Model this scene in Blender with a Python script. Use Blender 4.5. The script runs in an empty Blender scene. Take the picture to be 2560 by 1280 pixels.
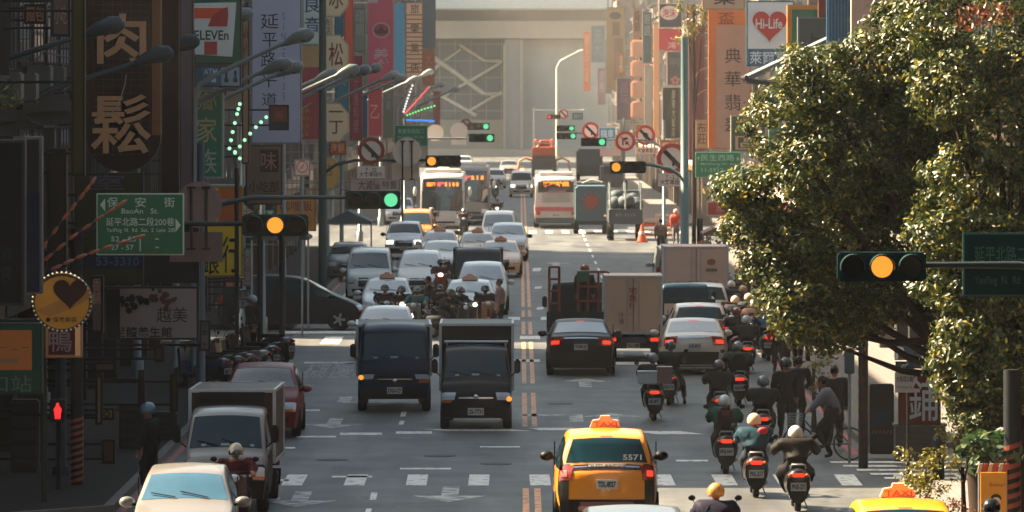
import bpy, bmesh, math, random
import numpy as np
from mathutils import Vector, Matrix
random.seed(7)
SC = bpy.context.scene
COL = SC.collection
PI = math.pi
# ---------------------------------------------------------------- camera (200 mm, 7.5 m up on a footbridge)
F, CX, HY, CH = 14000.0, 1300.0, 240.0, 7.5
cam = bpy.data.cameras.new('camera')
camo = bpy.data.objects.new('camera', cam); COL.objects.link(camo)
camo.location = (0, 0, CH); camo.rotation_euler = (PI/2, 0, 0)
cam.sensor_width = 36; cam.lens = F/2560*36
cam.shift_x = (1280-CX)/2560; cam.shift_y = -(640-HY)/2560
cam.clip_start = 1; cam.clip_end = 12000
cam.dof.use_dof = True; cam.dof.focus_distance = 118; cam.dof.aperture_fstop = 5.0
SC.camera = camo
def W(px, Y): return (px-CX)*Y/F
def H(py, Y): return CH-(py-HY)*Y/F
def G(py): return F*CH/(py-HY)
def S(s): return F/s
# ---------------------------------------------------------------- sky, sun, exposure
SUN = Vector((-0.85, 0.35, 0.85)).normalized()
wd = bpy.data.worlds.new('World'); SC.world = wd; wd.use_nodes = True
nt = wd.node_tree; nt.nodes.clear()
sky = nt.nodes.new('ShaderNodeTexSky'); sky.sky_type = 'NISHITA'; sky.sun_disc = False
sky.sun_elevation = math.asin(SUN.z); sky.sun_rotation = math.atan2(SUN.x, SUN.y)
sky.air_density = 1.0; sky.dust_density = 4; sky.ozone_density = .8
bg = nt.nodes.new('ShaderNodeBackground'); bg.inputs[1].default_value = 0.046
ow = nt.nodes.new('ShaderNodeOutputWorld')
tint = nt.nodes.new('ShaderNodeMix'); tint.data_type = 'RGBA'; tint.blend_type = 'MULTIPLY'; tint.inputs[0].default_value = 1; tint.inputs[7].default_value = (.98, 1.0, .86, 1)
nt.links.new(sky.outputs[0], tint.inputs[6]); nt.links.new(tint.outputs[2], bg.inputs[0]); nt.links.new(bg.outputs[0], ow.inputs[0])
sl = bpy.data.lights.new('sun', 'SUN'); sl.energy = 5.0; sl.angle = math.radians(0.5); sl.color = (1.0, 0.76, 0.52)
so = bpy.data.objects.new('sun', sl); COL.objects.link(so)
so.rotation_euler = SUN.to_track_quat('Z', 'Y').to_euler()
SC.view_settings.view_transform = 'Standard'; SC.view_settings.look = 'None'
SC.view_settings.exposure = 2.8; SC.view_settings.gamma = 1
cy = SC.cycles
cy.max_bounces = 5; cy.diffuse_bounces = 2; cy.glossy_bounces = 3; cy.transmission_bounces = 3
cy.volume_bounces = 1; cy.transparent_max_bounces = 8; cy.use_denoising = True
cy.sample_clamp_indirect = 4; cy.caustics_reflective = False; cy.caustics_refractive = False
# ---------------------------------------------------------------- materials
def lin(c):
    if isinstance(c, str):
        c = [int(c[i:i+2], 16)/255 for i in (0, 2, 4)]
        c = [x/12.92 if x <= .04045 else ((x+.055)/1.055)**2.4 for x in c]
    return tuple(c)
MATS = {}
def mat(c, rough=.6, metal=0, emit=0, var=.18, scale=3.0, coat=0, kind='', trans=0):
    key = (c if isinstance(c, str) else tuple(c), rough, metal, emit, var, scale, coat, kind, trans)
    if key in MATS: return MATS[key]
    m = bpy.data.materials.new('m%d' % len(MATS)); m.use_nodes = True; MATS[key] = m
    n = m.node_tree.nodes; l = m.node_tree.links; b = n['Principled BSDF']
    r, g, bl = lin(c)
    b.inputs['Roughness'].default_value = rough; b.inputs['Metallic'].default_value = metal
    if (r+g+bl)/3 < .035 and not emit and rough > .15: b.inputs['Specular IOR Level'].default_value = .15
    if coat: b.inputs['Coat Weight'].default_value = coat; b.inputs['Coat Roughness'].default_value = .04
    if emit:
        b.inputs['Base Color'].default_value = (r*.3, g*.3, bl*.3, 1)
        b.inputs['Emission Color'].default_value = (r, g, bl, 1); b.inputs['Emission Strength'].default_value = emit
        return m
    tc = n.new('ShaderNodeTexCoord'); nz = n.new('ShaderNodeTexNoise'); nz.inputs['Scale'].default_value = scale
    nz.inputs['Detail'].default_value = 5; nz.inputs['Roughness'].default_value = .65
    l.new(tc.outputs['Object'], nz.inputs['Vector'])
    cr = n.new('ShaderNodeMix'); cr.data_type = 'RGBA'; cr.blend_type = 'MIX'
    cr.inputs[6].default_value = (r*(1-var*1.6), g*(1-var*1.6), bl*(1-var*1.5), 1)
    cr.inputs[7].default_value = (min(1, r*(1+var)), min(1, g*(1+var)), min(1, bl*(1+var)), 1)
    l.new(nz.outputs['Fac'], cr.inputs[0])
    out = cr.outputs[2]
    if kind in ('tile', 'slat', 'mesh', 'plank'):
        br = n.new('ShaderNodeTexBrick'); l.new(tc.outputs['Object'], br.inputs['Vector'])
        if kind == 'tile': br.inputs['Scale'].default_value = 2.2; k = .72
        elif kind == 'slat': br.inputs['Scale'].default_value = 1.2; br.inputs['Row Height'].default_value = .12; br.inputs['Brick Width'].default_value = 50; k = .45
        else: br.inputs['Scale'].default_value = 4; k = .5
        mp = n.new('ShaderNodeMapping'); mp.inputs['Rotation'].default_value = (PI/2, 0, 0)
        l.new(tc.outputs['Object'], mp.inputs['Vector']); l.new(mp.outputs[0], br.inputs['Vector'])
        br.inputs['Color1'].default_value = (1, 1, 1, 1); br.inputs['Color2'].default_value = (.86, .86, .86, 1)
        br.inputs['Mortar'].default_value = (k, k, k, 1); br.inputs['Mortar Size'].default_value = .03
        mm = n.new('ShaderNodeMix'); mm.data_type = 'RGBA'; mm.blend_type = 'MULTIPLY'; mm.inputs[0].default_value = 1
        l.new(out, mm.inputs[6]); l.new(br.outputs['Color'], mm.inputs[7]); out = mm.outputs[2]
    if kind == 'dirt':
        n2 = n.new('ShaderNodeTexNoise'); n2.inputs['Scale'].default_value = 1.1; n2.inputs['Detail'].default_value = 8
        mp = n.new('ShaderNodeMapping'); mp.inputs['Scale'].default_value = (3, 3, .5)
        l.new(tc.outputs['Object'], mp.inputs['Vector']); l.new(mp.outputs[0], n2.inputs['Vector'])
        rp = n.new('ShaderNodeValToRGB'); rp.color_ramp.elements[0].position = .42; rp.color_ramp.elements[1].position = .62
        rp.color_ramp.elements[0].color = (.45, .42, .38, 1); rp.color_ramp.elements[1].color = (1, 1, 1, 1)
        mm = n.new('ShaderNodeMix'); mm.data_type = 'RGBA'; mm.blend_type = 'MULTIPLY'; mm.inputs[0].default_value = .8
        l.new(n2.outputs['Fac'], rp.inputs[0]); l.new(out, mm.inputs[6]); l.new(rp.outputs[0], mm.inputs[7]); out = mm.outputs[2]
    l.new(out, b.inputs['Base Color'])
    bp = n.new('ShaderNodeBump'); bp.inputs['Strength'].default_value = .12 if rough > .3 else .01; bp.inputs['Distance'].default_value = .02
    nb = n.new('ShaderNodeTexNoise'); nb.inputs['Scale'].default_value = scale*8; l.new(tc.outputs['Object'], nb.inputs['Vector'])
    l.new(nb.outputs['Fac'], bp.inputs['Height']); l.new(bp.outputs[0], b.inputs['Normal'])
    if trans:
        tr = n.new('ShaderNodeBsdfTranslucent'); l.new(out, tr.inputs[0])
        ms = n.new('ShaderNodeMixShader'); ms.inputs[0].default_value = trans
        l.new(b.outputs[0], ms.inputs[1]); l.new(tr.outputs[0], ms.inputs[2])
        l.new(ms.outputs[0], n['Material Output'].inputs[0])
    return m
def paint(c, **k):
    dark = sum(lin(c))/3 < .06
    m = mat(c, rough=.4 if dark else .35, var=.08, coat=.05 if dark else .55, **k)
    if dark: m.node_tree.nodes['Principled BSDF'].inputs['Specular IOR Level'].default_value = .14
    return m
GLASS = mat('0b2c34', rough=.06, var=.3, coat=.1, scale=1.4); GLASS.node_tree.nodes['Principled BSDF'].inputs['Specular IOR Level'].default_value = .25
GLASS2 = mat('3c4c52', rough=.06, var=.25, coat=1, scale=1.2)
RUB = mat('121314', rough=.8); BLK = mat('0c0e10', rough=.5); DGREY = mat('2a2d30', rough=.6)
CHROME = mat('c8c8c8', rough=.2, metal=1, var=.05); STEEL = mat('7d8488', rough=.45, metal=.4); ALU = mat('a9adb0', rough=.4, metal=.6)
WHITE = mat('e2dfda', rough=.5, var=.06); GALV = mat('6c7a80', rough=.5, metal=.3)
LENS = mat('b9c0c4', rough=.08, coat=1, var=.1)
RED_ON = mat((1, .05, .02), emit=.16); RED_OFF = mat('7a1512', rough=.15, coat=1); AMB = mat('c8631a', rough=.15, coat=1)
AMB_ON = mat((1, .30, .03), emit=.2); GRN_ON = mat((.16, .9, .42), emit=.13); HL_ON = mat((1, .9, .75), emit=.6)
# ---------------------------------------------------------------- mesh builder
class MB:
    def __init__(s): s.v = []; s.f = []; s.m = []; s.mats = []; s.sm = []
    def mi(s, m):
        if m not in s.mats: s.mats.append(m)
        return s.mats.index(m)
    def add(s, vs, fs, m, smooth=False, M=None):
        o = len(s.v); i = s.mi(m)
        s.v += [tuple(M @ Vector(p)) for p in vs] if M is not None else [tuple(p) for p in vs]
        for f in fs: s.f.append(tuple(o+k for k in f)); s.m.append(i); s.sm.append(smooth)
        return s
    def box(s, c, d, m, M=None, bev=0, rz=0, rx=0, ry=0):
        x, y, z = d[0]/2, d[1]/2, d[2]/2
        T = Matrix.Translation(c) @ Matrix.Rotation(rz, 4, 'Z') @ Matrix.Rotation(ry, 4, 'Y') @ Matrix.Rotation(rx, 4, 'X')
        if M is not None: T = M @ T
        if bev:
            b = min(bev, x*.9, y*.9, z*.9); vs = []; idx = {}
            bm = bmesh.new(); bmesh.ops.create_cube(bm, size=1)
            for v in bm.verts: v.co = Vector((v.co.x*d[0], v.co.y*d[1], v.co.z*d[2]))
            bmesh.ops.bevel(bm, geom=bm.edges[:], offset=b, segments=2, affect='EDGES')
            bm.verts.index_update()
            s.add([v.co.copy() for v in bm.verts], [[v.index for v in f.verts] for f in bm.faces], m, False, T); bm.free(); return s
        return s.add([(i, j, k) for i in (-x, x) for j in (-y, y) for k in (-z, z)],
                     [(0, 1, 3, 2), (4, 6, 7, 5), (0, 4, 5, 1), (2, 3, 7, 6), (0, 2, 6, 4), (1, 5, 7, 3)], m, False, T)
    def b2(s, x0, x1, y0, y1, z0, z1, m, **k):
        return s.box(((x0+x1)/2, (y0+y1)/2, (z0+z1)/2), (abs(x1-x0), abs(y1-y0), abs(z1-z0)), m, **k)
    def tube(s, pts, rs, m, n=8, caps=True, M=None, flat=1.0):
        pts = [Vector(p) for p in pts]
        if not isinstance(rs, (list, tuple)): rs = [rs]*len(pts)
        vs = []; fs = []; up = None
        for i, p in enumerate(pts):
            d = (pts[min(i+1, len(pts)-1)]-pts[max(i-1, 0)])
            d = d.normalized() if d.length > 1e-9 else Vector((0, 0, 1))
            if up is None:
                up = Vector((0, 0, 1)) if abs(d.z) < .9 else Vector((0, 1, 0))
            a = d.cross(up)
            if a.length < 1e-4: a = d.cross(Vector((1, 0, 0)))
            a.normalize(); b = a.cross(d).normalized(); up = b
            for k in range(n):
                t = 2*PI*k/n
                vs.append(p+a*math.cos(t)*rs[i]+b*math.sin(t)*rs[i]*flat)
        for i in range(len(pts)-1):
            for k in range(n):
                fs.append((i*n+k, i*n+(k+1) % n, (i+1)*n+(k+1) % n, (i+1)*n+k))
        s.add(vs, fs, m, True, M)
        if caps:
            s.add(vs[:n][::-1], [tuple(range(n))], m, False, M); s.add(vs[-n:], [tuple(range(n))], m, False, M)
        return s
    def cyl(s, p0, p1, r, m, n=14, r2=None, M=None): return s.tube([p0, p1], [r, r if r2 is None else r2], m, n, True, M)
    def ell(s, c, r, m, n=12, k=8, M=None, zmin=-1.0, zmax=1.0, yx=None):
        vs = []; fs = []
        a0 = math.asin(max(-1, zmin)); a1 = math.asin(min(1, zmax))
        for j in range(k+1):
            a = a0+(a1-a0)*j/k
            for i in range(n):
                t = 2*PI*i/n
                vs.append((c[0]+r[0]*math.cos(a)*math.cos(t), c[1]+r[1]*math.cos(a)*math.sin(t), c[2]+r[2]*math.sin(a)))
        for j in range(k):
            for i in range(n): fs.append((j*n+i, j*n+(i+1) % n, (j+1)*n+(i+1) % n, (j+1)*n+i))
        fs.append(tuple(range(n))[::-1]); fs.append(tuple(k*n+i for i in range(n)))
        return s.add(vs, fs, m, True, M)
    def prism(s, pts, y0, y1, m, M=None):   # polygon in XZ extruded along Y
        n = len(pts)
        vs = [(p[0], y0, p[1]) for p in pts]+[(p[0], y1, p[1]) for p in pts]
        return s.add(vs, [tuple(range(n)), tuple(range(2*n-1, n-1, -1))]+[(i+n, (i+1) % n+n, (i+1) % n, i) for i in range(n)], m, False, M)
    def prismx(s, pts, x0, x1, m, M=None):  # polygon in YZ extruded along X
        n = len(pts)
        vs = [(x0, p[0], p[1]) for p in pts]+[(x1, p[0], p[1]) for p in pts]
        return s.add(vs, [tuple(range(n))[::-1], tuple(range(n, 2*n))]+[(i, (i+1) % n, (i+1) % n+n, i+n) for i in range(n)], m, False, M)
    def disc(s, c, r, y0, y1, m, n=28, a0=0, rx=None):
        return s.prism([(c[0]+r*math.cos(2*PI*i/n+a0), c[1]+(rx or r)*math.sin(2*PI*i/n+a0)) for i in range(n)], y0, y1, m)
    def ring(s, c, r0, r1, y0, y1, m, n=32):
        vs = []; fs = []
        for i in range(n):
            a = 2*PI*i/n
            for r, y in ((r0, y0), (r1, y0), (r1, y1), (r0, y1)): vs.append((c[0]+r*math.cos(a), y, c[1]+r*math.sin(a)))
        for i in range(n):
            j = (i+1) % n
            for k in range(4): fs.append((i*4+k, j*4+k, j*4+(k+1) % 4, i*4+(k+1) % 4))
        return s.add(vs, fs, m)
    def mesh(s, name='mesh'):
        me = bpy.data.meshes.new(name); me.from_pydata(s.v, [], s.f)
        for m in s.mats: me.materials.append(m)
        me.polygons.foreach_set('material_index', s.m); me.polygons.foreach_set('use_smooth', s.sm)
        me.update(); return me
    def build(s, name, parent=None, loc=None, rz=0, fix=False):
        me = s.mesh(name)
        if fix:
            bm = bmesh.new(); bm.from_mesh(me); bmesh.ops.recalc_face_normals(bm, faces=bm.faces); bm.to_mesh(me); bm.free()
        o = bpy.data.objects.new(name, me); COL.objects.link(o)
        if parent is not None: o.parent = parent
        if loc is not None: o.location = loc
        o.rotation_euler = (0, 0, rz); return o
def tag(o, label=None, cat=None, group=None, kind=None):
    if label: o['label'] = label
    if cat: o['category'] = cat
    if group: o['group'] = group
    if kind: o['kind'] = kind
    return o
def thing(name, label, cat, loc=(0, 0, 0), rz=0, group=None):
    o = bpy.data.objects.new(name, None); COL.objects.link(o); o.empty_display_size = .3
    o.location = loc; o.rotation_euler = (0, 0, rz)
    return tag(o, label, cat, group)
def dup(o, parent=None, loc=None, rz=None, label=None):
    c = o.copy(); COL.objects.link(c)
    if parent is not None: c.parent = parent
    if loc is not None: c.location = loc
    if rz is not None: c.rotation_euler = (0, 0, rz)
    if label: c['label'] = label
    for ch in KIDS(o): dup(ch, c)
    return c
def KIDS(o): return [c for c in list(bpy.data.objects) if c.parent == o]
def put(o, parent): o.parent = parent; return o
# text as mesh, fitted to a rectangle x0..x1, z0..z1 in the plane y (facing -Y)
def text_into(mb, body, x0, x1, z0, z1, y, m, bold=.0, keep=False, th=.012, flip=False, M=None, shear=0):
    cu = bpy.data.curves.new('t', 'FONT'); cu.body = body; cu.size = 1; cu.offset = bold*.35; cu.align_x = 'CENTER'
    cu.resolution_u = 2; cu.space_line = .95; cu.shear = shear
    o = bpy.data.objects.new('t', cu); COL.objects.link(o)
    me = bpy.data.meshes.new_from_object(o)
    bpy.data.objects.remove(o); bpy.data.curves.remove(cu)
    n = len(me.vertices)
    if n == 0: return mb
    co = np.empty(n*3); me.vertices.foreach_get('co', co); co = co.reshape(-1, 3)
    a = co.min(0); b = co.max(0); w = max(b[0]-a[0], 1e-3); h = max(b[1]-a[1], 1e-3)
    sx = (x1-x0)/w; sz = (z1-z0)/h
    if keep: sx = sz = min(sx, sz)
    cxm = (x0+x1)/2; czm = (z0+z1)/2
    k = -1 if flip else 1
    vs = [(cxm+k*(p[0]-(a[0]+b[0])/2)*sx, y, czm+(p[1]-(a[1]+b[1])/2)*sz) for p in co]
    mb.add(vs, [tuple(p.vertices) for p in me.polygons], m, False, M)
    bpy.data.meshes.remove(me); return mb
# ================================================================= SETTING: ground, road, markings, pavements
FX = 10.5      # facade planes at X = -FX and +FX
def roadmat():
    m = bpy.data.materials.new('asphalt'); m.use_nodes = True; n = m.node_tree.nodes; l = m.node_tree.links; b = n['Principled BSDF']
    tc = n.new('ShaderNodeTexCoord')
    def nz(scale, det, sc=(1, 1, 1)):
        mp = n.new('ShaderNodeMapping'); mp.inputs['Scale'].default_value = sc; l.new(tc.outputs['Object'], mp.inputs[0])
        t = n.new('ShaderNodeTexNoise'); t.inputs['Scale'].default_value = scale; t.inputs['Detail'].default_value = det
        l.new(mp.outputs[0], t.inputs['Vector']); return t.outputs['Fac']
    def ramp(f, p0, p1, c0, c1):
        r = n.new('ShaderNodeValToRGB'); r.color_ramp.elements[0].position = p0; r.color_ramp.elements[1].position = p1
        r.color_ramp.elements[0].color = (*c0, 1); r.color_ramp.elements[1].color = (*c1, 1); l.new(f, r.inputs[0]); return r.outputs[0]
    def mul(a, c):
        x = n.new('ShaderNodeMix'); x.data_type = 'RGBA'; x.blend_type = 'MULTIPLY'; x.inputs[0].default_value = 1
        l.new(a, x.inputs[6]); l.new(c, x.inputs[7]); return x.outputs[2]
    base = ramp(nz(.25, 6), .3, .7, (.046, .055, .056), (.088, .096, .092))
    streak = ramp(nz(1.0, 5, (1.1, .07, 1)), .38, .62, (.60, .60, .61), (1.18, 1.17, 1.15))
    patch = ramp(nz(.7, 2, (.5, .22, 1)), .47, .5, (.74, .74, .76), (1, 1, 1))
    grit = ramp(nz(25, 3), .3, .7, (.75, .75, .75), (1.2, 1.2, 1.2))
    crk = n.new('ShaderNodeTexVoronoi'); crk.feature = 'DISTANCE_TO_EDGE'; crk.inputs['Scale'].default_value = .35
    wn = n.new('ShaderNodeTexNoise'); wn.inputs['Scale'].default_value = .8; wn.inputs['Detail'].default_value = 6; l.new(tc.outputs['Object'], wn.inputs['Vector'])
    ad = n.new('ShaderNodeMix'); ad.data_type = 'RGBA'; ad.blend_type = 'ADD'; ad.inputs[0].default_value = 1.4
    l.new(tc.outputs['Object'], ad.inputs[6]); l.new(wn.outputs['Color'], ad.inputs[7]); l.new(ad.outputs[2], crk.inputs['Vector'])
    cr = ramp(crk.outputs['Distance'], .0, .02, (.45, .45, .45), (1, 1, 1))
    l.new(mul(mul(mul(mul(base, streak), patch), grit), cr), b.inputs['Base Color'])
    rr = n.new('ShaderNodeMapRange'); rr.inputs[3].default_value = .48; rr.inputs[4].default_value = .75
    l.new(nz(.6, 4), rr.inputs[0]); l.new(rr.outputs[0], b.inputs['Roughness'])
    bp = n.new('ShaderNodeBump'); bp.inputs['Strength'].default_value = .25; bp.inputs['Distance'].default_value = .01
    l.new(nz(40, 3), bp.inputs['Height']); l.new(bp.outputs[0], b.inputs['Normal'])
    return m
ASPH = roadmat()
g = MB(); g.add([(-3000, -300, -.02), (3000, -300, -.02), (3000, 6000, -.02), (-3000, 6000, -.02)], [(0, 1, 2, 3)], mat('4f4d48', rough=.9))
tag(g.build('ground'), kind='structure')
g = MB(); g.add([(-60, 20, 0), (60, 20, 0), (60, 900, 0), (-60, 900, 0)], [(0, 1, 2, 3)], ASPH)
tag(g.build('road'), kind='structure')
# raised pavements between the side streets
LGAPS = [(85, 99), (170, 179.5), (275, 330), (510, 590)]  # left gap widths shaped for the sun patches on the road
RGAPS = [(64, 70), (108, 119), (182, 204), (280, 324), (510, 590)]
def spans(gaps, a, b):
    out = []; c = a
    for g0, g1 in gaps:
        if g0 > c: out.append((c, g0))
        c = g1
    out.append((c, b)); return out
PAV = mat('6a6662', rough=.85, kind='tile'); PAV_SHADE = mat('1b1c1c', rough=.9, kind='tile'); KERB = mat('5c5a55', rough=.8)  # near-left paving carries the arcade shade in its colour
KX = 7.3
for side, gaps in ((-1, LGAPS), (1, RGAPS)):
    for a, b in spans(gaps, 20, 640):
        p = MB(); x0, x1 = side*(KX+.18), side*24
        ch = 1.6
        p.prism([(0, 0)]*3, 0, 0, PAV) if False else None
        lo, hi = min(x0, x1), max(x0, x1)
        pts = [(x0, a+ch), (x0+side*ch, a), (x1, a), (x1, b), (x0+side*ch, b), (x0, b-ch)]
        if side < 0: pts = pts[::-1]
        n = len(pts)
        p.add([(q[0], q[1], 0) for q in pts]+[(q[0], q[1], .14) for q in pts],
              [tuple(range(n, 2*n))]+[(i, (i+1) % n, (i+1) % n+n, i+n) for i in range(n)], PAV)
        if side < 0 and a < 180: p.mats = [PAV_SHADE]
        tag(p.build('pavement', fix=True), kind='structure')
        k = MB()
        ln = [(side*(KX+.09), a+ch), (side*(KX+.09), b-ch)]
        k.box((side*(KX+.09), (a+b)/2, .075), (.18, b-a-2*ch, .15), KERB)
        for (p0, p1) in (((side*(KX+.09), a+ch), (side*(KX+.09+ch), a-.09)), ((side*(KX+.09), b-ch), (side*(KX+.09+ch), b+.09))):
            dx, dy = p1[0]-p0[0], p1[1]-p0[1]
            k.box(((p0[0]+p1[0])/2, (p0[1]+p1[1])/2, .072), (math.hypot(dx, dy), .16, .15), KERB, rz=math.atan2(dy, dx))
        tag(k.build('kerb'), kind='structure')
# ---- painted markings
def worn(c, p0=.34, p1=.46, sc=5):
    m = bpy.data.materials.new('paint'); m.use_nodes = True; n = m.node_tree.nodes; l = m.node_tree.links; b = n['Principled BSDF']
    tc = n.new('ShaderNodeTexCoord'); t = n.new('ShaderNodeTexNoise'); t.inputs['Scale'].default_value = sc; t.inputs['Detail'].default_value = 8
    l.new(tc.outputs['Object'], t.inputs['Vector']); r = n.new('ShaderNodeValToRGB')
    r.color_ramp.elements[0].position = p0; r.color_ramp.elements[1].position = p1
    a = lin(c); r.color_ramp.elements[0].color = (.09, .09, .09, 1); r.color_ramp.elements[1].color = (*a, 1)
    l.new(t.outputs['Fac'], r.inputs[0]); l.new(r.outputs[0], b.inputs['Base Color']); b.inputs['Roughness'].default_value = .6
    return m
PW, PY, PR = worn('d8d4cc'), worn('d8925c', .32, .5), worn('a8382c'); PA = worn('b4b0a8', .42, .56, 3); PT = worn('94928c', .46, .62, 2.2)
def flat(mb, x0, x1, y0, y1, m, sk=0, z=.005):
    return mb.add([(x0, y0, z), (x1, y0, z), (x1+sk, y1, z), (x0+sk, y1, z)], [(0, 1, 2, 3)], m)
mk = MB()
def pix(x0, x1, y0, y1, m=PW, sk=0, z=.005):  # painted bar whose near edge is at row y1 and far edge at row y0
    Yn, Yf = G(y1), G(y0)
    mk.add([(W(x0, Yn), Yn, z), (W(x1, Yn), Yn, z), (W(x1+sk, Yf), Yf, z), (W(x0+sk, Yf), Yf, z)], [(0, 1, 2, 3)], m)
for a, b in ((96, 107), (127, 141.5), (146, 171), (176, 186), (190, 196), (199, 258), (305, 460), (510, 600)):
    for k in (0, 1): flat(mk, .05+k*.22, .17+k*.22, a, b, PY)
tag(mk.build('yellow_centre_lines'), kind='structure')
mk = MB()
for i in range(-5, 13):       # near crosswalk blocks
    if 95 < 720+i*152 < 2500:
        flat(mk, -4.6+i*1.2, -4.2+i*1.2, 107.8, 110.9, PW, sk=random.uniform(-.02, .02))
tag(mk.build('crosswalk_blocks'), kind='structure')
mk = MB()
for i in range(5): flat(mk, 7.15-.2*i, 11, 109.6+i*1.2, 110.1+i*1.2, PW, z=.007)
for i in range(9): flat(mk, 7.6, 8.8, 184+i*1.2, 184.5+i*1.2, PW)
for i in range(8): flat(mk, 2.5+i*1.1, 3.0+i*1.1, 160.5, 163.5, PW)
for i in range(14): flat(mk, -7+i*1.1, -6.6+i*1.1, 187.4, 190, PW)
for i in range(10): flat(mk, .5+i*.9, .9+i*.9, 306, 312, PW)
tag(mk.build('crosswalk_stripes'), kind='structure')
mk = MB()
# stop lines and lane dashes
pix(700, 1010, 828, 834); pix(760, 900, 905, 909); pix(1000, 1128, 1170, 1174); pix(830, 930, 1190, 1194); pix(676, 722, 1199, 1203)
pix(1275, 1350, 905, 899); pix(1540, 1720, 905, 912); pix(740, 800, 1024, 1028); pix(670, 738, 1118, 1122); pix(1200, 1300, 1116, 1119)
pix(1690, 1770, 1150, 1154); pix(1640, 1760, 1078, 1086, sk=-60); pix(1350, 1460, 1070, 1076, sk=-30)
pix(1120, 1330, 1073, 1078, sk=-60); pix(850, 955, 1082, 1088); pix(990, 1080, 1079, 1085); pix(740, 840, 1090, 1094)
pix(560, 700, 1245, 1250); pix(800, 846, 842, 860, sk=14); pix(1300, 1350, 840, 848); pix(1030, 1060, 848, 858)
for (xa, xb, ya, yb) in ((1000, 1013, 1030, 1042), (996, 1008, 1052, 1062), (924, 940, 1232, 1250), (912, 926, 1272, 1284),
                         (1330, 1350, 670, 678), (1335, 1352, 716, 722), (1340, 1356, 768, 774)): pix(xa, xb, ya, yb, sk=4)
for Y in range(200, 600, 10):
    for x in (3.4, -3.4): flat(mk, x-.05, x+.05, Y, Y+4, PW)
for x in (6.6, -6.6): flat(mk, x-.05, x+.05, 200, 258, PW)
tag(mk.build('lane_lines'), kind='structure')
mk = MB()
def arrow(cx, cy, L=4.5, s=1, turn=0):  # arrow painted on the road; s=+1 points away from the camera
    X, Y = W(cx, G(cy)), G(cy); z = .005
    def P(pts): mk.add([(X+x, Y+s*y, z) for x, y in pts], [tuple(range(len(pts))) if s > 0 else tuple(range(len(pts)))[::-1]], PA)
    if turn == 0: P([(-.16, -L/2), (.16, -L/2), (.16, L*.1), (-.16, L*.1)]); P([(-.7, L*.1), (.7, L*.1), (0, L/2)])
    else:
        P([(-.16, -L/2), (.16, -L/2), (.16, L*.1), (-.16, L*.1)]); P([(-.16*turn, L*.1), (.9*turn, L*.1), (.9*turn, L*.22), (-.16*turn, L*.22)])
        P([(.9*turn, -L*.02), (1.4*turn, L*.16), (.9*turn, L*.34)])
arrow(750, 1248, 4, -1); arrow(1125, 1236, 4, -1); arrow(1462, 957, 4.4, 1); arrow(835, 1058, 4, -1); arrow(860, 1003, 4, -1, 1)
arrow(1440, 1042, 4, 1, -1); arrow(1530, 1044, 3.4, 1); arrow(1390, 660, 5, 1); arrow(1120, 900, 4, -1)
tag(mk.build('lane_arrows'), kind='structure')
mk = MB()
def roadtext(body, cx, cy, w, L):
    Y = G(cy); X = W(cx, Y)
    t = MB(); text_into(t, body, -w/2, w/2, -L/2, L/2, 0, PT, bold=.02)
    mk.add([(X-v[0]*-1, Y+v[2], .005) for v in t.v], t.f, PT)
roadtext('機慢車', 855, 925, 2.0, 9.0); roadtext('停', 1960, 1035, 1.5, 4)
tag(mk.build('road_lettering'), kind='structure')
mk = MB()
for side in (-1, 1):
    for a, b in spans(LGAPS if side < 0 else RGAPS, 99, 600): flat(mk, side*(KX-.12)-.05, side*(KX-.12)+.05, a+2, b-2, PR)
flat(mk, 6.9, 7.1, 117, 121, PR)
tag(mk.build('red_kerb_lines'), kind='structure')
# manhole covers
for i, (cx, cy, r) in enumerate(((1240, 1160, .33), (1100, 1140, .35), (830, 1150, .33), (1400, 1010, .33), (1660, 1010, .3))):
    c = MB(); Y = G(cy); c.cyl((0, 0, 0), (0, 0, .006), r, DGREY, n=20)
    lab = ['round iron manhole cover in the road left of the taxi', 'round iron manhole cover below the black boxed truck', 'round iron manhole cover in the empty lane right of the grey pickup',
           'round iron manhole cover below the black sedan', 'round iron manhole cover beside the rider with cardboard boxes'][i]
    tag(c.build('manhole_cover', loc=(W(cx, Y), Y, .002)), lab, 'manhole cover', 'manhole covers in the road')
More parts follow.
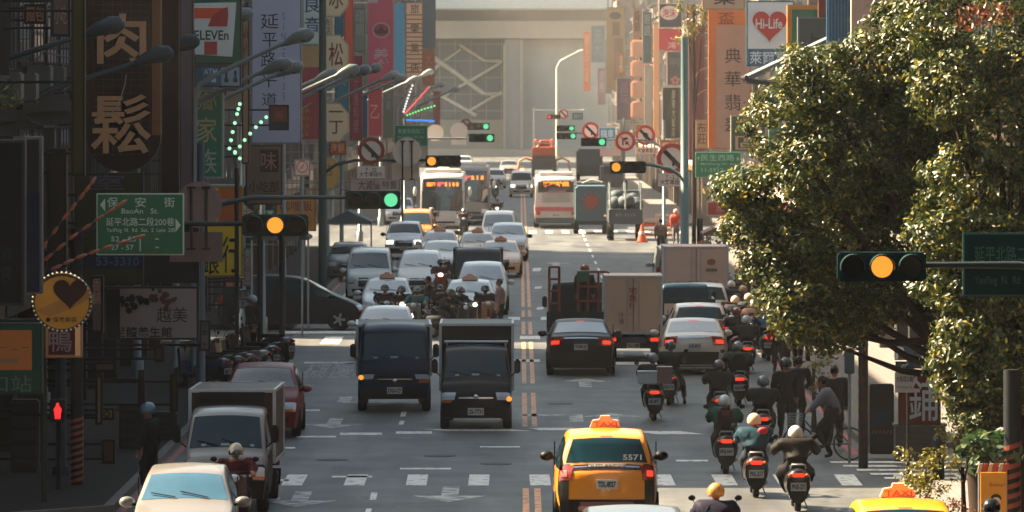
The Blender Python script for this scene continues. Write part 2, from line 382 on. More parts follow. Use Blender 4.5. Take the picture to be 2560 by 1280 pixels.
# ================================================================= BUILDINGS
WALLS = ['5b5650', '6d6258', '4c5254', '756a60', '5f5a5c', '80766a', '555a56', '6b5a50']
WF = mat('23282b', rough=.5); SHUT = mat('5a6064', rough=.5, kind='slat'); SHOP = mat('0b0e10', rough=.5)
WARM = mat((1, .62, .3), emit=.12)
def building(side, y0, y1, h, col, ix, label, dark=1.0):
    root = thing('shop_building', label, 'building', (side*FX, y0, 0), 0, None)
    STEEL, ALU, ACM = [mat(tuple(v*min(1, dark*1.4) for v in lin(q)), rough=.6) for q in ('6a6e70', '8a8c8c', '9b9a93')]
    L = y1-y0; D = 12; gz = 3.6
    c = tuple(v*dark for v in lin(col))  # dark puts street shade into the building's colours
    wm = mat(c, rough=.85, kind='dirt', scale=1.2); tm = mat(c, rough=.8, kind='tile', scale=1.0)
    w = MB()
    x = lambda v: side*v        # v metres back from the facade
    w.b2(x(0), x(D), 0, L, gz, h, wm)
    w.b2(x(3.2), x(D), .01, L-.01, 0, gz, wm)                       # shop wall behind the arcade
    w.b2(x(-.05), x(D*.98), -.03, L+.0, h-.02, h+.9, wm)            # parapet
    nf = int((h-gz)/3.2); fh = (h-gz)/nf
    for k in range(nf): w.b2(x(-.14), x(-.002), .05, L-.05, gz+k*fh-.12, gz+k*fh+.12, wm)
    w.build('wall', root)
    nc = max(2, int(L/5)+1)
    col0 = MB(); col0.b2(x(.02), x(.6), -.28, .28, 0, gz-.002, tm); cm = col0.mesh('column')
    for k in range(nc):
        o = bpy.data.objects.new('column', cm); COL.objects.link(o); o.parent = root; o.location = (0, .3+(L-.6)*k/(nc-1), 0)
    nb = max(1, int(L/3.4)); bw = L/nb
    wi = MB()
    wi.b2(x(-.02), x(-.006), -bw*.36, bw*.36, .9, fh-.5, WF); wi.b2(x(-.06), x(-.02), -bw*.36, bw*.36, .86, .94, wm)
    for q in (-.36, -.12, .12, .34): wi.b2(x(-.05), x(-.021), bw*q, bw*q+.05, .95, fh-.5, ALU)
    wmh = wi.mesh('window'); pa = MB(); pa.b2(x(-.035), x(-.022), -bw*.33, bw*.32, .98, fh-.56, GLASS); pmh = pa.mesh('pane')
    gr = MB()
    gr.b2(x(-.55), x(-.5), -bw*.4, bw*.4, .75, .8, STEEL); gr.b2(x(-.55), x(-.5), -bw*.4, bw*.4, fh-.45, fh-.4, STEEL)
    for q in range(9): gr.b2(x(-.54), x(-.51), bw*(-.4+.1*q)-.012, bw*(-.4+.1*q)+.012, .8, fh-.45, STEEL)
    for q in (-.4, .39): gr.b2(x(-.55), x(-.0), bw*q, bw*q+.03, .75, .79, STEEL); gr.b2(x(-.55), x(-.0), bw*q, bw*q+.03, fh-.45, fh-.41, STEEL)
    gr.b2(x(-.5), x(-.06), -bw*.4, bw*.4, .7, .74, mat('3f4648', rough=.7)); grm = gr.mesh('window_grille')
    ac = MB(); ac.box((x(-.3), 0, .4), (.5, .8, .55), ACM, bev=.03); ac.box((x(-.3), 0, .08), (.5, .7, .04), STEEL); acm = ac.mesh('air_conditioner')
    rnd = random.Random(ix)
    for k in range(nf):
        for j in range(nb):
            p = (0, bw*(j+.5), gz+k*fh)
            o = bpy.data.objects.new('window', wmh); COL.objects.link(o); o.parent = root; o.location = p
            q = bpy.data.objects.new('pane', pmh); COL.objects.link(q); q.parent = o
            t = rnd.random()
            if t < .4:
                q = bpy.data.objects.new('window_grille', grm); COL.objects.link(q); q.parent = root; q.location = p
            elif t < .6:
                q = bpy.data.objects.new('air_conditioner', acm); COL.objects.link(q); q.parent = root; q.location = (0, p[1]+bw*.2, p[2]+.2)
    # end walls facing the camera: windows, pipes and a roller shutter
    e = MB()
    for k in range(nf):
        for j in range(3):
            if rnd.random() < .75: e.b2(x(1.2+j*3.2), x(3+j*3.2), -.05, -.031, gz+k*fh+.9, gz+k*fh+2.3, WF)
    e.tube([(x(.5), -.12, .2), (x(.5), -.12, h-.5)], .06, GALV); e.tube([(x(9.5), -.12, .2), (x(9.5), -.12, h-.5)], .05, GALV)
    e.build('side_windows', root)
    # shopfronts inside the arcade
    s = MB(); ns = max(1, int(L/4.5))
    for j in range(ns):
        a, b = L*j/ns+.15, L*(j+1)/ns-.15
        s.b2(x(3.1), x(3.19), a, b, .02, 2.7, SHUT if rnd.random() < .35 else SHOP)
        s.b2(x(2.95), x(3.19), a, b, 2.75, 3.4, mat(rnd.choice(['7a2c22', '24503a', '1f3a58', '8a6a2c', '6b6660', '5a2030']), rough=.5))
    s.build('shopfront', root)
    # fascia signs over the arcade, awning
    fs = MB()
    for j in range(ns):
        if rnd.random() < .7:
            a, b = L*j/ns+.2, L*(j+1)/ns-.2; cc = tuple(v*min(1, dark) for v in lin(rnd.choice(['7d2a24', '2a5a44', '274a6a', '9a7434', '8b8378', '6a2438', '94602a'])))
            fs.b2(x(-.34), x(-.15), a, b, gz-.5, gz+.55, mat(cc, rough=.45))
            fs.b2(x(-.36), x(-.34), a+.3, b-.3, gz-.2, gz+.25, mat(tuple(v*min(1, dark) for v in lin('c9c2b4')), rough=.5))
    if fs.v: fs.build('fascia_sign', root)
    rt = MB()
    rt.b2(x(4), x(6.5), L*.3, L*.3+2.5, h+.9, h+3.0, wm); rt.cyl((x(7.5), L*.7, h+.9), (x(7.5), L*.7, h+2.4), .9, ALU, n=16)
    rt.build('roof_hut', root)
    return root
def row(side, gaps, names, dark):
    i = 0; out = []
    for a, b in spans(gaps, 99 if side < 0 else 74, 640):
        y = a
        while y < b-.1:
            L = min(17.6 if (side < 0 and y < 100) else random.choice([14, 18, 22, 16]), b-y)
            if b-(y+L) < 9: L = b-y
            h = (10.6 if y < 100 else 16.6 if y > 150 and y < 176 else random.choice([19, 19.5, 21, 18.5, 22])) if side < 0 else random.choice([14, 17, 19, 16])  # left heights shaped to shade the road and leave sun patches
            out.append((y, y+L-.06, h, WALLS[(i*3+(1 if side > 0 else 0)) % 8])); y += L; i += 1
    return out
nb_ = thing('shop_building', 'unseen tall block added on the near left to shade the street air', 'building', (0, 0, 0)); m = MB(); m.b2(-FX-12, -FX, -40, 85, 0, 24, mat('3a3835', rough=.8, kind='tile')); m.build('wall', nb_)  # unseen block added to shade the near air
for (x0_, x1_, y0_, y1_, h_, lb_) in ((FX, FX+12, -150, 62, 17, 'long unseen block added behind the viewpoint on the right to cut sky light'), (-FX-12, -FX, -150, -42, 20, 'unseen block added behind the viewpoint on the left to cut sky light'), (-40, 40, -190, -175, 26, 'wide unseen block added across the street behind to cut sky light')):
    nb_ = thing('shop_building', lb_, 'building', (0, 0, 0)); m = MB(); m.b2(x0_, x1_, y0_, y1_, 0, h_, mat('4a4640', rough=.8, kind='tile')); m.build('wall', nb_)  # unseen blocks added to darken sky reflections on the traffic
LB = row(-1, LGAPS, None, 1); RB = row(1, RGAPS, None, 1)
ORD = ['first', 'second', 'third', 'fourth', 'fifth', 'sixth', 'seventh', 'eighth', 'ninth', 'tenth', 'eleventh', 'twelfth', 'thirteenth', 'fourteenth',
       'fifteenth', 'sixteenth', 'seventeenth', 'eighteenth', 'nineteenth', 'twentieth', 'twenty-first', 'twenty-second', 'twenty-third', 'twenty-fourth', 'twenty-fifth', 'twenty-sixth', 'twenty-seventh', 'twenty-eighth', 'twenty-ninth', 'thirtieth', 'thirty-first', 'thirty-second', 'thirty-third', 'thirty-fourth', 'thirty-fifth', 'thirty-sixth', 'thirty-seventh', 'thirty-eighth', 'thirty-ninth', 'fortieth']
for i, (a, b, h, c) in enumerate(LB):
    building(-1, a, b, h, c, i, '%s arcaded shop building from the near end of the shaded left row' % ORD[i], dark=.13 if a < 170 else .4)['group'] = 'shop buildings down the left side'  # left row shade goes into its colours, strongest at the near end
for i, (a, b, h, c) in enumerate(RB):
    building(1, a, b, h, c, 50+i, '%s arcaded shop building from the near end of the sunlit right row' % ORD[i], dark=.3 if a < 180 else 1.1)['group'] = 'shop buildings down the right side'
# side-street buildings that close the gaps
for side, gaps in ((-1, LGAPS[1:]), (1, RGAPS[1:])):
    for j, (a, b) in enumerate(gaps):
        if side < 0: continue
        e = thing('side_street_building', '%s pale block closing the side street on the right, counted from the near end' % ORD[j], 'building', (side*34, a-3, 0)); e['group'] = 'blocks closing the side streets'
        m = MB(); m.b2(-4, 4, 0, b-a+6, 0, 14, mat('8a7d70', kind='tile', rough=.8)); m.build('wall', e)
        m = MB()
        for k in range(4):
            for q in range(3): m.b2(-4.06, -4.005, 2+q*(b-a)/3, 4+q*(b-a)/3, 1.2+k*3.2, 2.8+k*3.2, GLASS)
        m.build('window', e)
# ================================================================= FAR STATION BLOCK closing the street
Y0 = 700.0
ex = lambda p: W(p, Y0); ez = lambda p: H(p, Y0)
st = thing('concrete_station', 'huge hazy concrete building with a wide beam and cross-braced glass at the far end', 'building', (0, Y0, 0))
cm_ = mat('b0aca2', rough=.85, scale=.4); cd = mat('6c7674', rough=.8, scale=.4); cb = mat('b8a896', rough=.85, scale=.4)  # pale concrete, lightened further to carry distance haze in the colour
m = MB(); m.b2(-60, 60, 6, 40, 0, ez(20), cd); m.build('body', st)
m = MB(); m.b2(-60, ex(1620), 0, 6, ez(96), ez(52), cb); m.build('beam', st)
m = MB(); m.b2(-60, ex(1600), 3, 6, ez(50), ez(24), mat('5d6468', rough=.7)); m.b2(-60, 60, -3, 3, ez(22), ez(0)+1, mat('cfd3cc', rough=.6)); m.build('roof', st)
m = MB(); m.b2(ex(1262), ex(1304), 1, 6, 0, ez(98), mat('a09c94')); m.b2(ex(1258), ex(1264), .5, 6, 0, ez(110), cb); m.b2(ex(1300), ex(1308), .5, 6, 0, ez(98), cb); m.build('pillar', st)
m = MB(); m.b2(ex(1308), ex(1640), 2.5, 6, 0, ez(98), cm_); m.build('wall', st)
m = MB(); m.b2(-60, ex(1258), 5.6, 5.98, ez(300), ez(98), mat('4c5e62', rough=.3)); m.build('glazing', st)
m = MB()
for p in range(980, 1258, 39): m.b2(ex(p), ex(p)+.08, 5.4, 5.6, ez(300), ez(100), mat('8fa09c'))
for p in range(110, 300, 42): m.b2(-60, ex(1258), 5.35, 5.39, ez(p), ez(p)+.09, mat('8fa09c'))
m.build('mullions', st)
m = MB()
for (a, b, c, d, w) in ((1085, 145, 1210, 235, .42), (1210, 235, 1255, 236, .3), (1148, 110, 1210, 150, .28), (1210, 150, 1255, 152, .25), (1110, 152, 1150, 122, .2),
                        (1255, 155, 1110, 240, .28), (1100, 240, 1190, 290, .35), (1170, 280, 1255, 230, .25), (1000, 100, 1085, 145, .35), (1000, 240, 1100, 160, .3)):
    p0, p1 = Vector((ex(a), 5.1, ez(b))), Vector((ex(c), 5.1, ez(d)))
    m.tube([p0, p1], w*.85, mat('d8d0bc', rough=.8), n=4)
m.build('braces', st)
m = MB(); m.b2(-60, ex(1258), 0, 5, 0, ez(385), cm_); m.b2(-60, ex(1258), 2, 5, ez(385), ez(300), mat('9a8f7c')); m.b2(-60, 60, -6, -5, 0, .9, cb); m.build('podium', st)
# ================================================================= SIGNS
def sign(name, label, cat, r, s, face, frame='2b2f33', texts=(), panels=(), shape='rect', d=.3, arm=True, group=None, fr=.05, extra=None, rough=.45, facekind=''):
    """r = (x0,y0,x1,y1) outline in the photograph, s = pixels per metre at its distance"""
    Y = S(s); x0, y0, x1, y1 = r
    X0, X1, Z1, Z0 = W(x0, Y), W(x1, Y), H(y0, Y), H(y1, Y); xc = (X0+X1)/2
    root = thing(name, label, cat, (xc, Y, Z0), 0, group)
    if xc < 0 and s > 98 and isinstance(face, str): face = tuple(v*.85 for v in lin(face)); frame = tuple(v*.7 for v in lin(frame))  # shade of the near left put into face and frame colours
    elif xc < 0 and isinstance(face, str): face = tuple(min(.85, v*1.3) for v in lin(face))  # other left faces lightened in colour to lift them from the shade
    fm = mat(frame, rough=.5, var=.2); pm = mat(face, rough=rough, var=.12, scale=1.5, kind=facekind)
    w, h = X1-X0, Z1-Z0; c = MB(); p = MB()
    if shape == 'rect':
        c.b2(-w/2, w/2, 0, d, 0, h, fm)
        p.b2(-w/2+fr, w/2-fr, -.012, -.002, fr, h-fr, pm)
    elif shape == 'oct':
        k = .28; o = [(-w/2+k*w, 0), (w/2-k*w, 0), (w/2, k*h), (w/2, h-k*h), (w/2-k*w, h), (-w/2+k*w, h), (-w/2, h-k*h), (-w/2, k*h)]
        c.prism(o, 0, d, fm); p.prism([((a)*.94, (b-h/2)*.94+h/2) for a, b in o], -.015, -.003, pm)
    elif shape == 'disc':
        c.disc((0, h/2), w/2, 0, d, fm, rx=h/2); p.disc((0, h/2), w/2-fr, -.015, -.003, pm, rx=h/2-fr)
    elif shape == 'tongue':
        o = [(w/2*math.cos(-PI*i/12), w/2+w/2*math.sin(-PI*i/12)) for i in range(13)][::-1]+[(w/2, h), (-w/2, h)]
        c.prism(o, 0, d, fm); p.prism([(a*(1-2*fr/w), max(b, 0) if b > h-.01 else b+fr) for a, b in o], -.02, -.003, pm)
    c.build('cabinet', root); p.build('face', root)
    L = lambda q: (W(q[0], Y)-xc, W(q[2], Y)-xc, H(q[3], Y)-Z0, H(q[1], Y)-Z0)
    for i, (q, col) in enumerate(panels):
        a, b, z0, z1 = L(q); m = MB(); m.b2(a, b, -.02-.006*i, -.0135-.006*i+.0, z0, z1, col if not isinstance(col, (str, tuple)) else mat(col, rough=.45, var=.12)); m.build('panel', root)
    for t in texts:
        body, q, col = t[:3]; bold = t[3] if len(t) > 3 else .015; th = t[4] if len(t) > 4 else 0
        a, b, z0, z1 = L(q); m = MB(); yy = -.022-.006*len(panels)
        text_into(m, body, a, b, z0, z1, yy-th, mat(col, rough=.5, var=.1), bold=bold)
        if th:   # block letters with real thickness
            bm = bmesh.new(); me = m.mesh(); bm.from_mesh(me); rg = bmesh.ops.extrude_face_region(bm, geom=bm.faces[:])
            for v in [e for e in rg['geom'] if isinstance(e, bmesh.types.BMVert)]: v.co.y += th
            me2 = bpy.data.meshes.new('lettering'); bm.to_mesh(me2); bm.free(); bpy.data.meshes.remove(me)
            me2.materials.append(mat(col, rough=.5, var=.1)); o = bpy.data.objects.new('lettering', me2); COL.objects.link(o); o.parent = root
        else: m.build('lettering', root)
    if extra: extra(root, L)
    if arm:
        sd = -1 if xc < 0 else 1; m = MB(); e = sd*FX-xc; s0 = sd*w/2
        if abs(e) > abs(s0)+.05:
            for z in ((h*.2, h*.8) if h < 2.5 else (h*.12, h*.5, h*.88)):
                m.tube([(s0, d*.5, z), (e, d*.5, z)], .03, mat('15191b', rough=.6) if sd < 0 and s > 80 else STEEL, n=6)  # near-left bracket colour darkened for the shade
            m.build('bracket', root)
    return root
BOLD = .03
SG = 'signboards hanging over the left pavement'; SR = 'signboards hanging over the right pavement'
def flowers(root, L):
    rr = random.Random(3)
    for nm, cx_, cy_, col, n_, sp in (('red_flowers', 408, 745, '5a1418', 14, 16), ('dark_leaves', 335, 755, '1c1c18', 26, 26)):
        m = MB()
        for i in range(n_):
            a, b, z0, z1 = L((cx_+rr.gauss(0, sp), cy_+rr.gauss(0, sp*.5), cx_+1, cy_+1)); m.disc((a, z1), rr.uniform(.03, .08), -.04-.001*i, -.03, mat(col, rough=.6), n=9)
        m.build(nm, root)
# ---- left, near to far
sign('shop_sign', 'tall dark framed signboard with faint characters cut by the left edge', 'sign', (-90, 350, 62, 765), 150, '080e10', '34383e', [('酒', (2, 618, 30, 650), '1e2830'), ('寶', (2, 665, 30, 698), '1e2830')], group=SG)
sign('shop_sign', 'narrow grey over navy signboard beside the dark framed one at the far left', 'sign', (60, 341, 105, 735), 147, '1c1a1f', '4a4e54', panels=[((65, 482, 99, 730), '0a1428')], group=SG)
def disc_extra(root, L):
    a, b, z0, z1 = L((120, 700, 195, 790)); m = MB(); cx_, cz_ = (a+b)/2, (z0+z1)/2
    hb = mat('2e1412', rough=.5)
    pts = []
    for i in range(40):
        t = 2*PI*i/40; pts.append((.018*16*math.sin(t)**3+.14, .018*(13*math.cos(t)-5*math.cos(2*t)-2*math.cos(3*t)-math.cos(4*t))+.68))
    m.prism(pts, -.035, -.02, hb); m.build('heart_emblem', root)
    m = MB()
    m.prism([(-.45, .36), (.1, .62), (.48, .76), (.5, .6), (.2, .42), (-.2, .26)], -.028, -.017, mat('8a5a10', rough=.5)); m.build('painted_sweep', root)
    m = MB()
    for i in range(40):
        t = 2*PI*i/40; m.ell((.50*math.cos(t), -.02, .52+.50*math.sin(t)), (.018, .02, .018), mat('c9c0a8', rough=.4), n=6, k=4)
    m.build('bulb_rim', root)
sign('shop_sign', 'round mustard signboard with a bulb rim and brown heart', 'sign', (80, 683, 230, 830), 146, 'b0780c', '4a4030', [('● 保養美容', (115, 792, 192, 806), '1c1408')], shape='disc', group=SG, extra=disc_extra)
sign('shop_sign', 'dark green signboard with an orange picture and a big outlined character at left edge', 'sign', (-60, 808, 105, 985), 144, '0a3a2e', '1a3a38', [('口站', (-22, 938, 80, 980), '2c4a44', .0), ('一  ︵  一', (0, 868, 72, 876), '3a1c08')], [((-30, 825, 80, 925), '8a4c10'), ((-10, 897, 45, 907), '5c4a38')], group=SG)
sign('shop_sign', 'small maroon signboard with a white character and a lit right edge painted cream', 'sign', (114, 802, 204, 894), 140, '4a1018', 'b07848', [('鴨', (122, 826, 180, 880), '6a5a60', .02)], [((188, 806, 201, 889), 'd8a070')], group=SG)  # cream panel paints the light along the right edge
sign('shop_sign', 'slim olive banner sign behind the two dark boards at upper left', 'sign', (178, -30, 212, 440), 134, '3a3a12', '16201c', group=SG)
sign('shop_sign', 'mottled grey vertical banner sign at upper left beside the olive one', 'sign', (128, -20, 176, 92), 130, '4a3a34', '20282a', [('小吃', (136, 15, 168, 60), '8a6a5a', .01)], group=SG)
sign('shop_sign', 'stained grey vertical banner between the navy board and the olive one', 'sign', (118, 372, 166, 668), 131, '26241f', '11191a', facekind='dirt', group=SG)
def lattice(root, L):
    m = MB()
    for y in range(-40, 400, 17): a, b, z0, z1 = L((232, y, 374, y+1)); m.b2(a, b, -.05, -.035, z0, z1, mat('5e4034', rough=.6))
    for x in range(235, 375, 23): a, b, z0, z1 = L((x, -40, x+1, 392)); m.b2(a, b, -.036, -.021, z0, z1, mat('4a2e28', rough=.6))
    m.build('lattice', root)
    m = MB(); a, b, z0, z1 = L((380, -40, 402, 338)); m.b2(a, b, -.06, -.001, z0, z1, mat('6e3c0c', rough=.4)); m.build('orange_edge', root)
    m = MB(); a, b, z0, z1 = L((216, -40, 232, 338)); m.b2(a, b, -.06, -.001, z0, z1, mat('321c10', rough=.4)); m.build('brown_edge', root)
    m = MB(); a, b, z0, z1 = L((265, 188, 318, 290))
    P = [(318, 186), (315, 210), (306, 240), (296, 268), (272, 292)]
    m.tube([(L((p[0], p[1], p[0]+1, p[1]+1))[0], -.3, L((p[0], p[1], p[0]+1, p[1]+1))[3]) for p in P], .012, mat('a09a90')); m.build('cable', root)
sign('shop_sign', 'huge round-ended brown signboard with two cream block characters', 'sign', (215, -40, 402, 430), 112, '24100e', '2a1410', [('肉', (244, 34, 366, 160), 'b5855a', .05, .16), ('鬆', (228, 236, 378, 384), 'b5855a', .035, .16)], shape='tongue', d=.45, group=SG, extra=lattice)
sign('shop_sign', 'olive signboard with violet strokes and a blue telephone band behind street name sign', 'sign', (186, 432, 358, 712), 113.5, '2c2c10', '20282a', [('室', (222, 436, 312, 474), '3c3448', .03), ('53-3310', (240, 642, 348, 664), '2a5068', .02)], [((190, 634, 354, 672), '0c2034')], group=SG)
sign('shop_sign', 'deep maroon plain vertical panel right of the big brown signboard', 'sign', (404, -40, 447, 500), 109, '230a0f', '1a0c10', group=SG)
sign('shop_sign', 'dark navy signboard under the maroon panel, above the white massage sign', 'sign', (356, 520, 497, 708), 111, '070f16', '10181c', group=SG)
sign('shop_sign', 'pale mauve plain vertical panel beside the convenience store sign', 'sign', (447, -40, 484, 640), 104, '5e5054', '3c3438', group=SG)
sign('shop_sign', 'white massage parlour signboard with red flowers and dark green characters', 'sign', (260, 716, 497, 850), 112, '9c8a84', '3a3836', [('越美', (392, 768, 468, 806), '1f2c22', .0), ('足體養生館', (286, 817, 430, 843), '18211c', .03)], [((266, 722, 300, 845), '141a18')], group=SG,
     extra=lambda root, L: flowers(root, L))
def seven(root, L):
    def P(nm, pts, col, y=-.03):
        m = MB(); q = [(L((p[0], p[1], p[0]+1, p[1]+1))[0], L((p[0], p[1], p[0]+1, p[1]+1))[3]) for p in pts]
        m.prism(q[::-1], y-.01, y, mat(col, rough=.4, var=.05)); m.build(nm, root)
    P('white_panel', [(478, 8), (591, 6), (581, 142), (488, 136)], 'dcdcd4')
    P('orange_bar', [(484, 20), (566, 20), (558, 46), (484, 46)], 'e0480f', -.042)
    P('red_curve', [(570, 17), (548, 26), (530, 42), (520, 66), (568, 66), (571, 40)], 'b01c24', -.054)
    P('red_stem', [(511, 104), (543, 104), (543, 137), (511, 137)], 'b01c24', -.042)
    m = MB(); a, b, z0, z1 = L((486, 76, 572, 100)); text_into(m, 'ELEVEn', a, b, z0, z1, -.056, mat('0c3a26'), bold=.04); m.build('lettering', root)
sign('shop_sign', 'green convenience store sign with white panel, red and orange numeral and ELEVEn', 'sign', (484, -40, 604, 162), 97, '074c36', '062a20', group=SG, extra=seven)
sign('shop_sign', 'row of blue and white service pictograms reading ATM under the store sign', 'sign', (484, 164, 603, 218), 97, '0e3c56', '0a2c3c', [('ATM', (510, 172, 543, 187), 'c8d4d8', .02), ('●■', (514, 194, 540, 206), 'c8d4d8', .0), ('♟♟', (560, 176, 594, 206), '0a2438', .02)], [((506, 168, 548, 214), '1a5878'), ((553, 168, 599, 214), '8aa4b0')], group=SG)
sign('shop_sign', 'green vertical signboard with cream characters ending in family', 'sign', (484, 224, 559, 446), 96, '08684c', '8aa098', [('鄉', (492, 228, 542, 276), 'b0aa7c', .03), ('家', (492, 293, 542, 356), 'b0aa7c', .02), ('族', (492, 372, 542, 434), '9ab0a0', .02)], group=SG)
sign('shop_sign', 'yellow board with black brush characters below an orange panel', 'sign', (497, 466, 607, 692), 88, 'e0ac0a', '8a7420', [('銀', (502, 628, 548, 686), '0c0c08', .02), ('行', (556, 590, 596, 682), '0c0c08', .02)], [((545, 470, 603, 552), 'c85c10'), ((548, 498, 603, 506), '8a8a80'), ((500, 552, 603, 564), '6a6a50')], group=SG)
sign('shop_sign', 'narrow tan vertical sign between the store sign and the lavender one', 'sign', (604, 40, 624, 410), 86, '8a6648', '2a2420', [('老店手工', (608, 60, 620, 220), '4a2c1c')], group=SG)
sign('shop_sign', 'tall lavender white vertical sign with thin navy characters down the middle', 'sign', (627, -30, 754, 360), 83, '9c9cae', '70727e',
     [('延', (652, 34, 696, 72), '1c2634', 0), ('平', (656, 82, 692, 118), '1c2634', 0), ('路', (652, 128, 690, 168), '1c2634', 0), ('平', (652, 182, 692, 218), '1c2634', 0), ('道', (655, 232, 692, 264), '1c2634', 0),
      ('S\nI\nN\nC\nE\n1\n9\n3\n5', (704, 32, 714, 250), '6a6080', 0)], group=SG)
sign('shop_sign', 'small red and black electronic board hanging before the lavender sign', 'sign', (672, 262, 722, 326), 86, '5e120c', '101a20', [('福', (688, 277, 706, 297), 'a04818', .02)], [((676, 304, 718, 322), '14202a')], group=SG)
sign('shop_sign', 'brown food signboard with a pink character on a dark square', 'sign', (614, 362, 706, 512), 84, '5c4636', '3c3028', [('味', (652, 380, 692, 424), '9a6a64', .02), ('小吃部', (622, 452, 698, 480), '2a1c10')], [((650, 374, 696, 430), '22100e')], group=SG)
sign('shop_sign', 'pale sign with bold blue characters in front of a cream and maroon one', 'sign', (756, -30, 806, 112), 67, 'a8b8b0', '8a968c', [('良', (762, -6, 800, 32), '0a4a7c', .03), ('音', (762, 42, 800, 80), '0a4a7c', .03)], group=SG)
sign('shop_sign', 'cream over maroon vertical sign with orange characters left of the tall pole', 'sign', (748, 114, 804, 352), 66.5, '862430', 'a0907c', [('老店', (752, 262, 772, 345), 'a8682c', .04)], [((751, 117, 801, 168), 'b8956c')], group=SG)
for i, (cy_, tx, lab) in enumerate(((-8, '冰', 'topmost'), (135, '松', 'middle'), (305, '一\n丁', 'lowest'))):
    sign('octagonal_sign', 'cream octagonal sign with red brush strokes, %s of three behind the tall pole' % lab, 'sign', (792, cy_-48, 872, cy_+50), 61, 'c9b490', 'a8987c', [(tx, (822, cy_-28, 858, cy_+30), '6a1c14', .03)], shape='oct', group='octagonal signs in a column')
sign('shop_sign', 'bright coral vertical strip sign behind the octagons', 'sign', (860, -20, 884, 168), 56, 'c44a34', '8a3a2c', group=SG)
sign('shop_sign', 'teal sign strip between the top two octagons', 'sign', (836, 22, 859, 92), 57, '125a70', '0e4050', group=SG)
sign('shop_sign', 'teal sign strip between the lower two octagons', 'sign', (838, 176, 872, 300), 56.5, '126474', '2a3a40', [('文', (842, 190, 866, 214), '88a0a0')], group=SG)
sign('shop_sign', 'dark maroon vertical sign right of the lowest octagon', 'sign', (874, 140, 906, 352), 55, '7a1c2a', '5c1c28', [('江\n浙\n料\n理', (884, 200, 896, 330), 'a8707c')], group=SG)
def crest(root, L):
    m = MB(); cr = mat('c9a8a4', rough=.5); dk = mat('5c1c28', rough=.5)
    a, b, z0, z1 = L((931, 56, 975, 95)); cx_, cz_ = (a+b)/2, (z0+z1)/2
    m.disc((cx_, cz_), (b-a)/2, -.035, -.03, cr, n=22, rx=(z1-z0)/2); m.disc((cx_, cz_), (b-a)*.44, -.042, -.036, mat('a04452', rough=.5), n=22, rx=(z1-z0)*.43)
    w = b-a
    m.prism([(cx_-w*.34, cz_-w*.2), (cx_+w*.34, cz_-w*.2), (cx_+w*.4, cz_+w*.05), (cx_+w*.18, cz_-.02), (cx_, cz_+w*.3), (cx_-w*.18, cz_-.02), (cx_-w*.4, cz_+w*.05)], -.05, -.043, dk)
    m.build('crown_emblem', root)
sign('shop_sign', 'rose pink vertical sign with a crown emblem and pale character', 'sign', (918, -20, 985, 212), 51, 'b04a5c', '98808a', [('義', (935, 120, 971, 160), 'd0a8b0', .02)], [((920, -16, 945, 8), 'b8a0a0')], group=SG, extra=crest)
sign('shop_sign', 'dark red vertical sign with white strokes below the rose pink one', 'sign', (920, 216, 956, 342), 50, '7c1c30', '8a6a70', [('乙', (926, 262, 948, 296), 'a88a90', .02)], group=SG)
sign('shop_sign', 'navy strip sign left of the dark red one with strokes', 'sign', (904, 236, 918, 344), 52, '14405e', '243a48', group=SG)
sign('shop_sign', 'dark green vertical sign between the dark red one and the street name board', 'sign', (958, 214, 984, 345), 48.5, '2a3c34', '3c4a44', [('中\n藥', (965, 230, 977, 275), '5a6a5c')], group=SG)
sign('shop_sign', 'plain blue vertical sign right of the rose pink one', 'sign', (986, 8, 1011, 186), 45.5, '12607e', '3c7484', group=SG)
def stripes(root, L):
    m = MB()
    for y in range(36, 188, 11):
        a, b, z0, z1 = L((1016, y, 1055, y+2.6)); m.b2(a, b, -.06, -.04, z0, z1, mat('8a5034'))
    m.build('slats', root)
sign('shop_sign', 'striped vertical sign coloured as if warmly lit, with four dark characters', 'sign', (1014, 6, 1057, 194), 40, (.9, .55, .34), '8a6048', [('旅', (1026, 10, 1048, 34), '4a3024'), ('樂', (1026, 58, 1048, 84), '3a2c20'), ('業', (1026, 108, 1048, 132), '3a2c20'), ('店', (1026, 158, 1048, 182), '3a2c20')], group=SG, extra=stripes)  # warm glow put into the face colour
sign('shop_sign', 'grey blue slab sign beside the hazy station at the far left row', 'sign', (1056, -20, 1089, 120), 37, '4a5a66', '3c4a54', group=SG)
sign('shop_sign', 'orange brick coloured sign beneath the grey blue slab', 'sign', (1056, 124, 1087, 212), 36.5, 'a05838', '8a6450', [('大\n吉', (1064, 134, 1080, 190), 'c89070')], group=SG)
sign('shop_sign', 'far dull red sign nearest the hazy station on the left', 'sign', (1083, 228, 1101, 330), 30, '8a3c3c', '6a4a4a', group=SG)
sign('shop_sign', 'orange and yellow snack sign with purple characters above the parked minivan', 'sign', (690, 488, 790, 578), 72, 'b8741c', '8a4a20', [('咖哩飯', (700, 502, 780, 528), '6a1c3a', .02), ('便當 45', (704, 540, 776, 564), 'a8281c', .02)], group=SG)
sign('shop_sign', 'round yellow sign with red marks partly behind the tall pole', 'sign', (796, 392, 850, 474), 62, 'b08a3c', '8a7c5c', [('吉', (812, 410, 832, 440), '8a2c1c')], shape='disc', group=SG)
sign('shop_sign', 'white board with red and black lettering behind the green traffic light', 'sign', (874, 445, 1000, 480), 60, '9a9088', '7a7470', [('大減價', (896, 450, 950, 475), '7a2430', .03), ('特賣', (956, 452, 992, 472), '6a5a30', .03)], group=SG)
sign('shop_sign', 'small white no entry style panel stack under the yellow board', 'sign', (586, 725, 627, 772), 86, '8a8580', '55585a', [('機車', (590, 727, 622, 743), '3a3a3a'), ('↑', (602, 752, 612, 768), '1a1a1a')], [((588, 746, 625, 749), '1c2022')], group=SG, d=.1)
